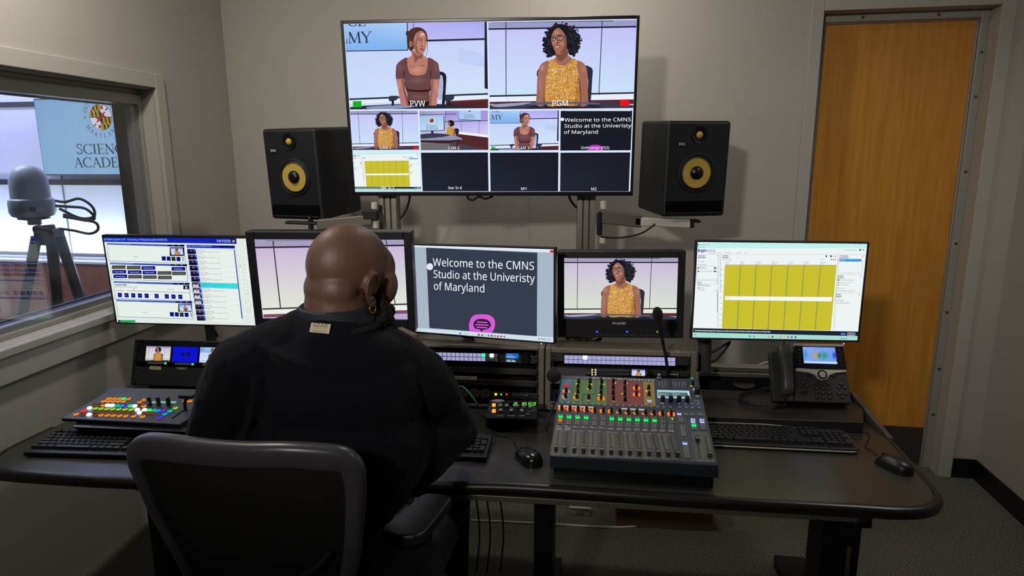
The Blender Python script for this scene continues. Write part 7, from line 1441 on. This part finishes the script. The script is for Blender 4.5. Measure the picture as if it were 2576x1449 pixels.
# trousers and shoes
b = MB(); b.T = PM_; b.ball(V((-.39, 1.42, .60)), (.205, .165, .10), 24, 14)
for h, k, a in ((hipl, knl, anl), (hipr, knr, anr)): cap(b, h, k, .096, .070); cap(b, k, a, .068, .056)
remesh('trousers', b, .008, mat('trousers_dark', '#16171c', .9, bump=.3, scale=600), pe, it=5)
for a in (anl, anr):
    b = MB(); b.T = PM_; cap(b, a + V((0, -.03, -.045)), a + V((0, .17, -.068)), .048, .040); b.b2(a + V((-.05, -.08, -.109)), a + V((.05, .215, -.085))); remesh('shoe', b, .006, mat('shoe_black', '#101012', .5), pe, it=4)
# ================================================================== OFFICE CHAIR
CF = Fr(atY(620, 1128, 1.205), 8.0, -5.0, 0, 0)
ch = thing('office_chair', 'black office chair with a light rimmed mesh back holding the operator', 'chair', V((-.40, 1.42, 0))); CI = ch.matrix_world.inverted() @ CF.M
def cl(px, py):
    off = 0.0
    for _ in range(3): q = CF.loc(px, py, off); off = .05 * (q.x / .26) ** 2
    return V((q.x, off, q.y))
pathpx = [(505, 1500), (478, 1430), (440, 1362), (398, 1290), (364, 1215), (346, 1168), (349, 1140), (372, 1126), (430, 1128), (520, 1138), (620, 1144), (720, 1144), (810, 1150), (862, 1158), (886, 1180), (894, 1225), (893, 1300), (887, 1380), (876, 1450), (866, 1510)]
wpx = [.013, .013, .013, .0135, .015, .020, .026, .030, .030, .028, .027, .027, .028, .028, .025, .021, .019, .018, .017, .016]
pth = smooth_pts([cl(*p) for p in pathpx], 5); ws = [V((w, 0, 0)) for w in wpx]; ws = [p.x for p in smooth_pts(ws, 5)]
b = MB(); b.T = CI; rings = []
for i, p in enumerate(pth):
    d = (pth[min(i + 1, len(pth) - 1)] - pth[max(i - 1, 0)]).normalized(); n = V((0, 1, 0)); s = d.cross(n).normalized(); n = s.cross(d).normalized()
    rings.append([p + s * ws[i] * (abs(cos(a)) ** .7) * (1 if cos(a) > 0 else -1) + n * .019 * (abs(sin(a)) ** .7) * (1 if sin(a) > 0 else -1) for a in [2 * pi * k / 16 for k in range(16)]])
b.ringloft(rings); b.build('backrest_frame', mat('chair_frame_grey', '#424147', .32, bump=.04, scale=900), ch, smooth=60)
# mesh panel across the frame
b = MB(); b.T = CI; K = len(pth); mid = min(range(K), key=lambda i: abs(pth[i].x - (pth[0].x + pth[-1].x) / 2) if 20 < i < K - 20 else 9)
Lh, Rh = pth[:mid + 1], pth[mid:][::-1]; N1 = 24
def samp(c, t): i = t * (len(c) - 1); j = int(min(i, len(c) - 2)); return c[j].lerp(c[j + 1], i - j)
g = []
for i in range(N1 + 1):
    t = i / N1 * .985; a, c = samp(Lh, t), samp(Rh, t); g.append([])
    for j in range(13):
        p = a.lerp(c, j / 12); p.y = .05 * (p.x / .26) ** 2 - .004; g[-1].append(p)
vs = [p for r in g for p in r] + [p + V((0, .006, 0)) for r in g for p in r]; n_ = 13 * (N1 + 1); fs = [(i * 13 + j, i * 13 + j + 1, (i + 1) * 13 + j + 1, (i + 1) * 13 + j) for i in range(N1) for j in range(12)]; fs += [tuple(n_ + k for k in f[::-1]) for f in fs]
b.add(vs, fs); b.build('backrest_mesh', mat('chair_mesh_black', '#070709', .85, bump=.8, scale=500), ch, smooth=60)
b = MB(); b.T = CI; q = [cl(*p) + V((0, -.012, 0)) for p in ((836, 1376), (828, 1392), (800, 1420), (750, 1447), (690, 1465), (600, 1470), (520, 1462))]; b.tube(q, .008, 10, sm=4); b.build('lumbar_bar', mat('chair_lumbar', '#26262a', .3), ch, smooth=60)
b = MB(); b.T = CI; lo = cl(690, 1560); b.tube([cl(500, 1490), cl(560, 1560), lo + V((0, .03, -.05)), lo + V((0, .10, -.12))], .018, 10, sm=4); b.tube([cl(868, 1500), cl(800, 1565), lo + V((0, .03, -.05)), lo + V((0, .10, -.12))], .018, 10, sm=4); b.build('back_support', BLK, ch, smooth=60)
CW = ch.matrix_world.inverted()
b = MB(); b.T = CW @ MX.Translation((-.40, 1.46, .455)) @ RZ(-8); b.prism(rrect(.50, .48, .10, 6), -.035, .035); b.build('seat', mat('seat_fabric', '#121216', .9, bump=.4, scale=600), ch, bevel=.025, seg=3)
def armrest(pts, z, foot):
    P_ = [CW @ p for p in pts]; b = MB(); c = sum(P_, V()) / len(P_)
    b.prism([(p.x, p.y) for p in P_], z - .032, z); b.build('armrest_pad', mat('armrest_black', '#24262b', .38), ch, bevel=.010, seg=3)
    b = MB(); b.tube([c + V((0, 0, z - .03 - c.z)), V((c.x, c.y - .02, z - .12)), V((foot.x, foot.y, .50)), V((foot.x, foot.y, .44)), V((foot.x * .4, foot.y, .42))], [.030, .030, .026, .024, .02], 12); b.build('armrest_post', BLK, ch, smooth=60)
apx = [(963, 1322), (968, 1340), (1000, 1350), (1048, 1347), (1072, 1334), (1136, 1254), (1136, 1245), (1110, 1239), (1072, 1237), (1052, 1246)]
ap = [atZ(x, y, .775) for x, y in apx]; armrest(ap, .775, CW @ V((-.13, 1.44, 0)))
mir = []
ax0, axd = V((-.40, 1.42, 0)), V((sin(rad(8)), cos(rad(8)), 0))
for p in ap[::-1]: d = V((p.x, p.y, 0)) - ax0; m_ = axd * d.dot(axd) * 2 - d; q = ax0 + m_; mir.append(V((q.x + .0, q.y, .775)))
armrest(mir, .66, CW @ V((-.67, 1.47, 0)))
b = MB(); b.cyl((0, .03, .10), (0, .03, .26), .028, .028, 18); b.cyl((0, .03, .25), (0, .03, .41), .02, .02, 18); b.box((0, .03, .405), (.2, .22, .03)); b.build('gas_column', BLKM, ch, bevel=.003)
for k in range(5):
    a = rad(72 * k + 20); e = V((.30 * cos(a), .03 + .30 * sin(a), .075)); b = MB(); b.tube([V((0, .03, .115)), V((.15 * cos(a), .03 + .15 * sin(a), .105)), e], [.026, .022, .016], 10); lg = b.build('base_leg', BLK, ch)
    b = MB(); s = V((-sin(a), cos(a), 0)); w = V((e.x, e.y, .031)); b.cyl(w - s * .022, w - s * .006, .03, .03, 18); b.cyl(w + s * .006, w + s * .022, .03, .03, 18); b.cyl(w, e, .007, .007, 8); b.build('caster', BLK2, lg)
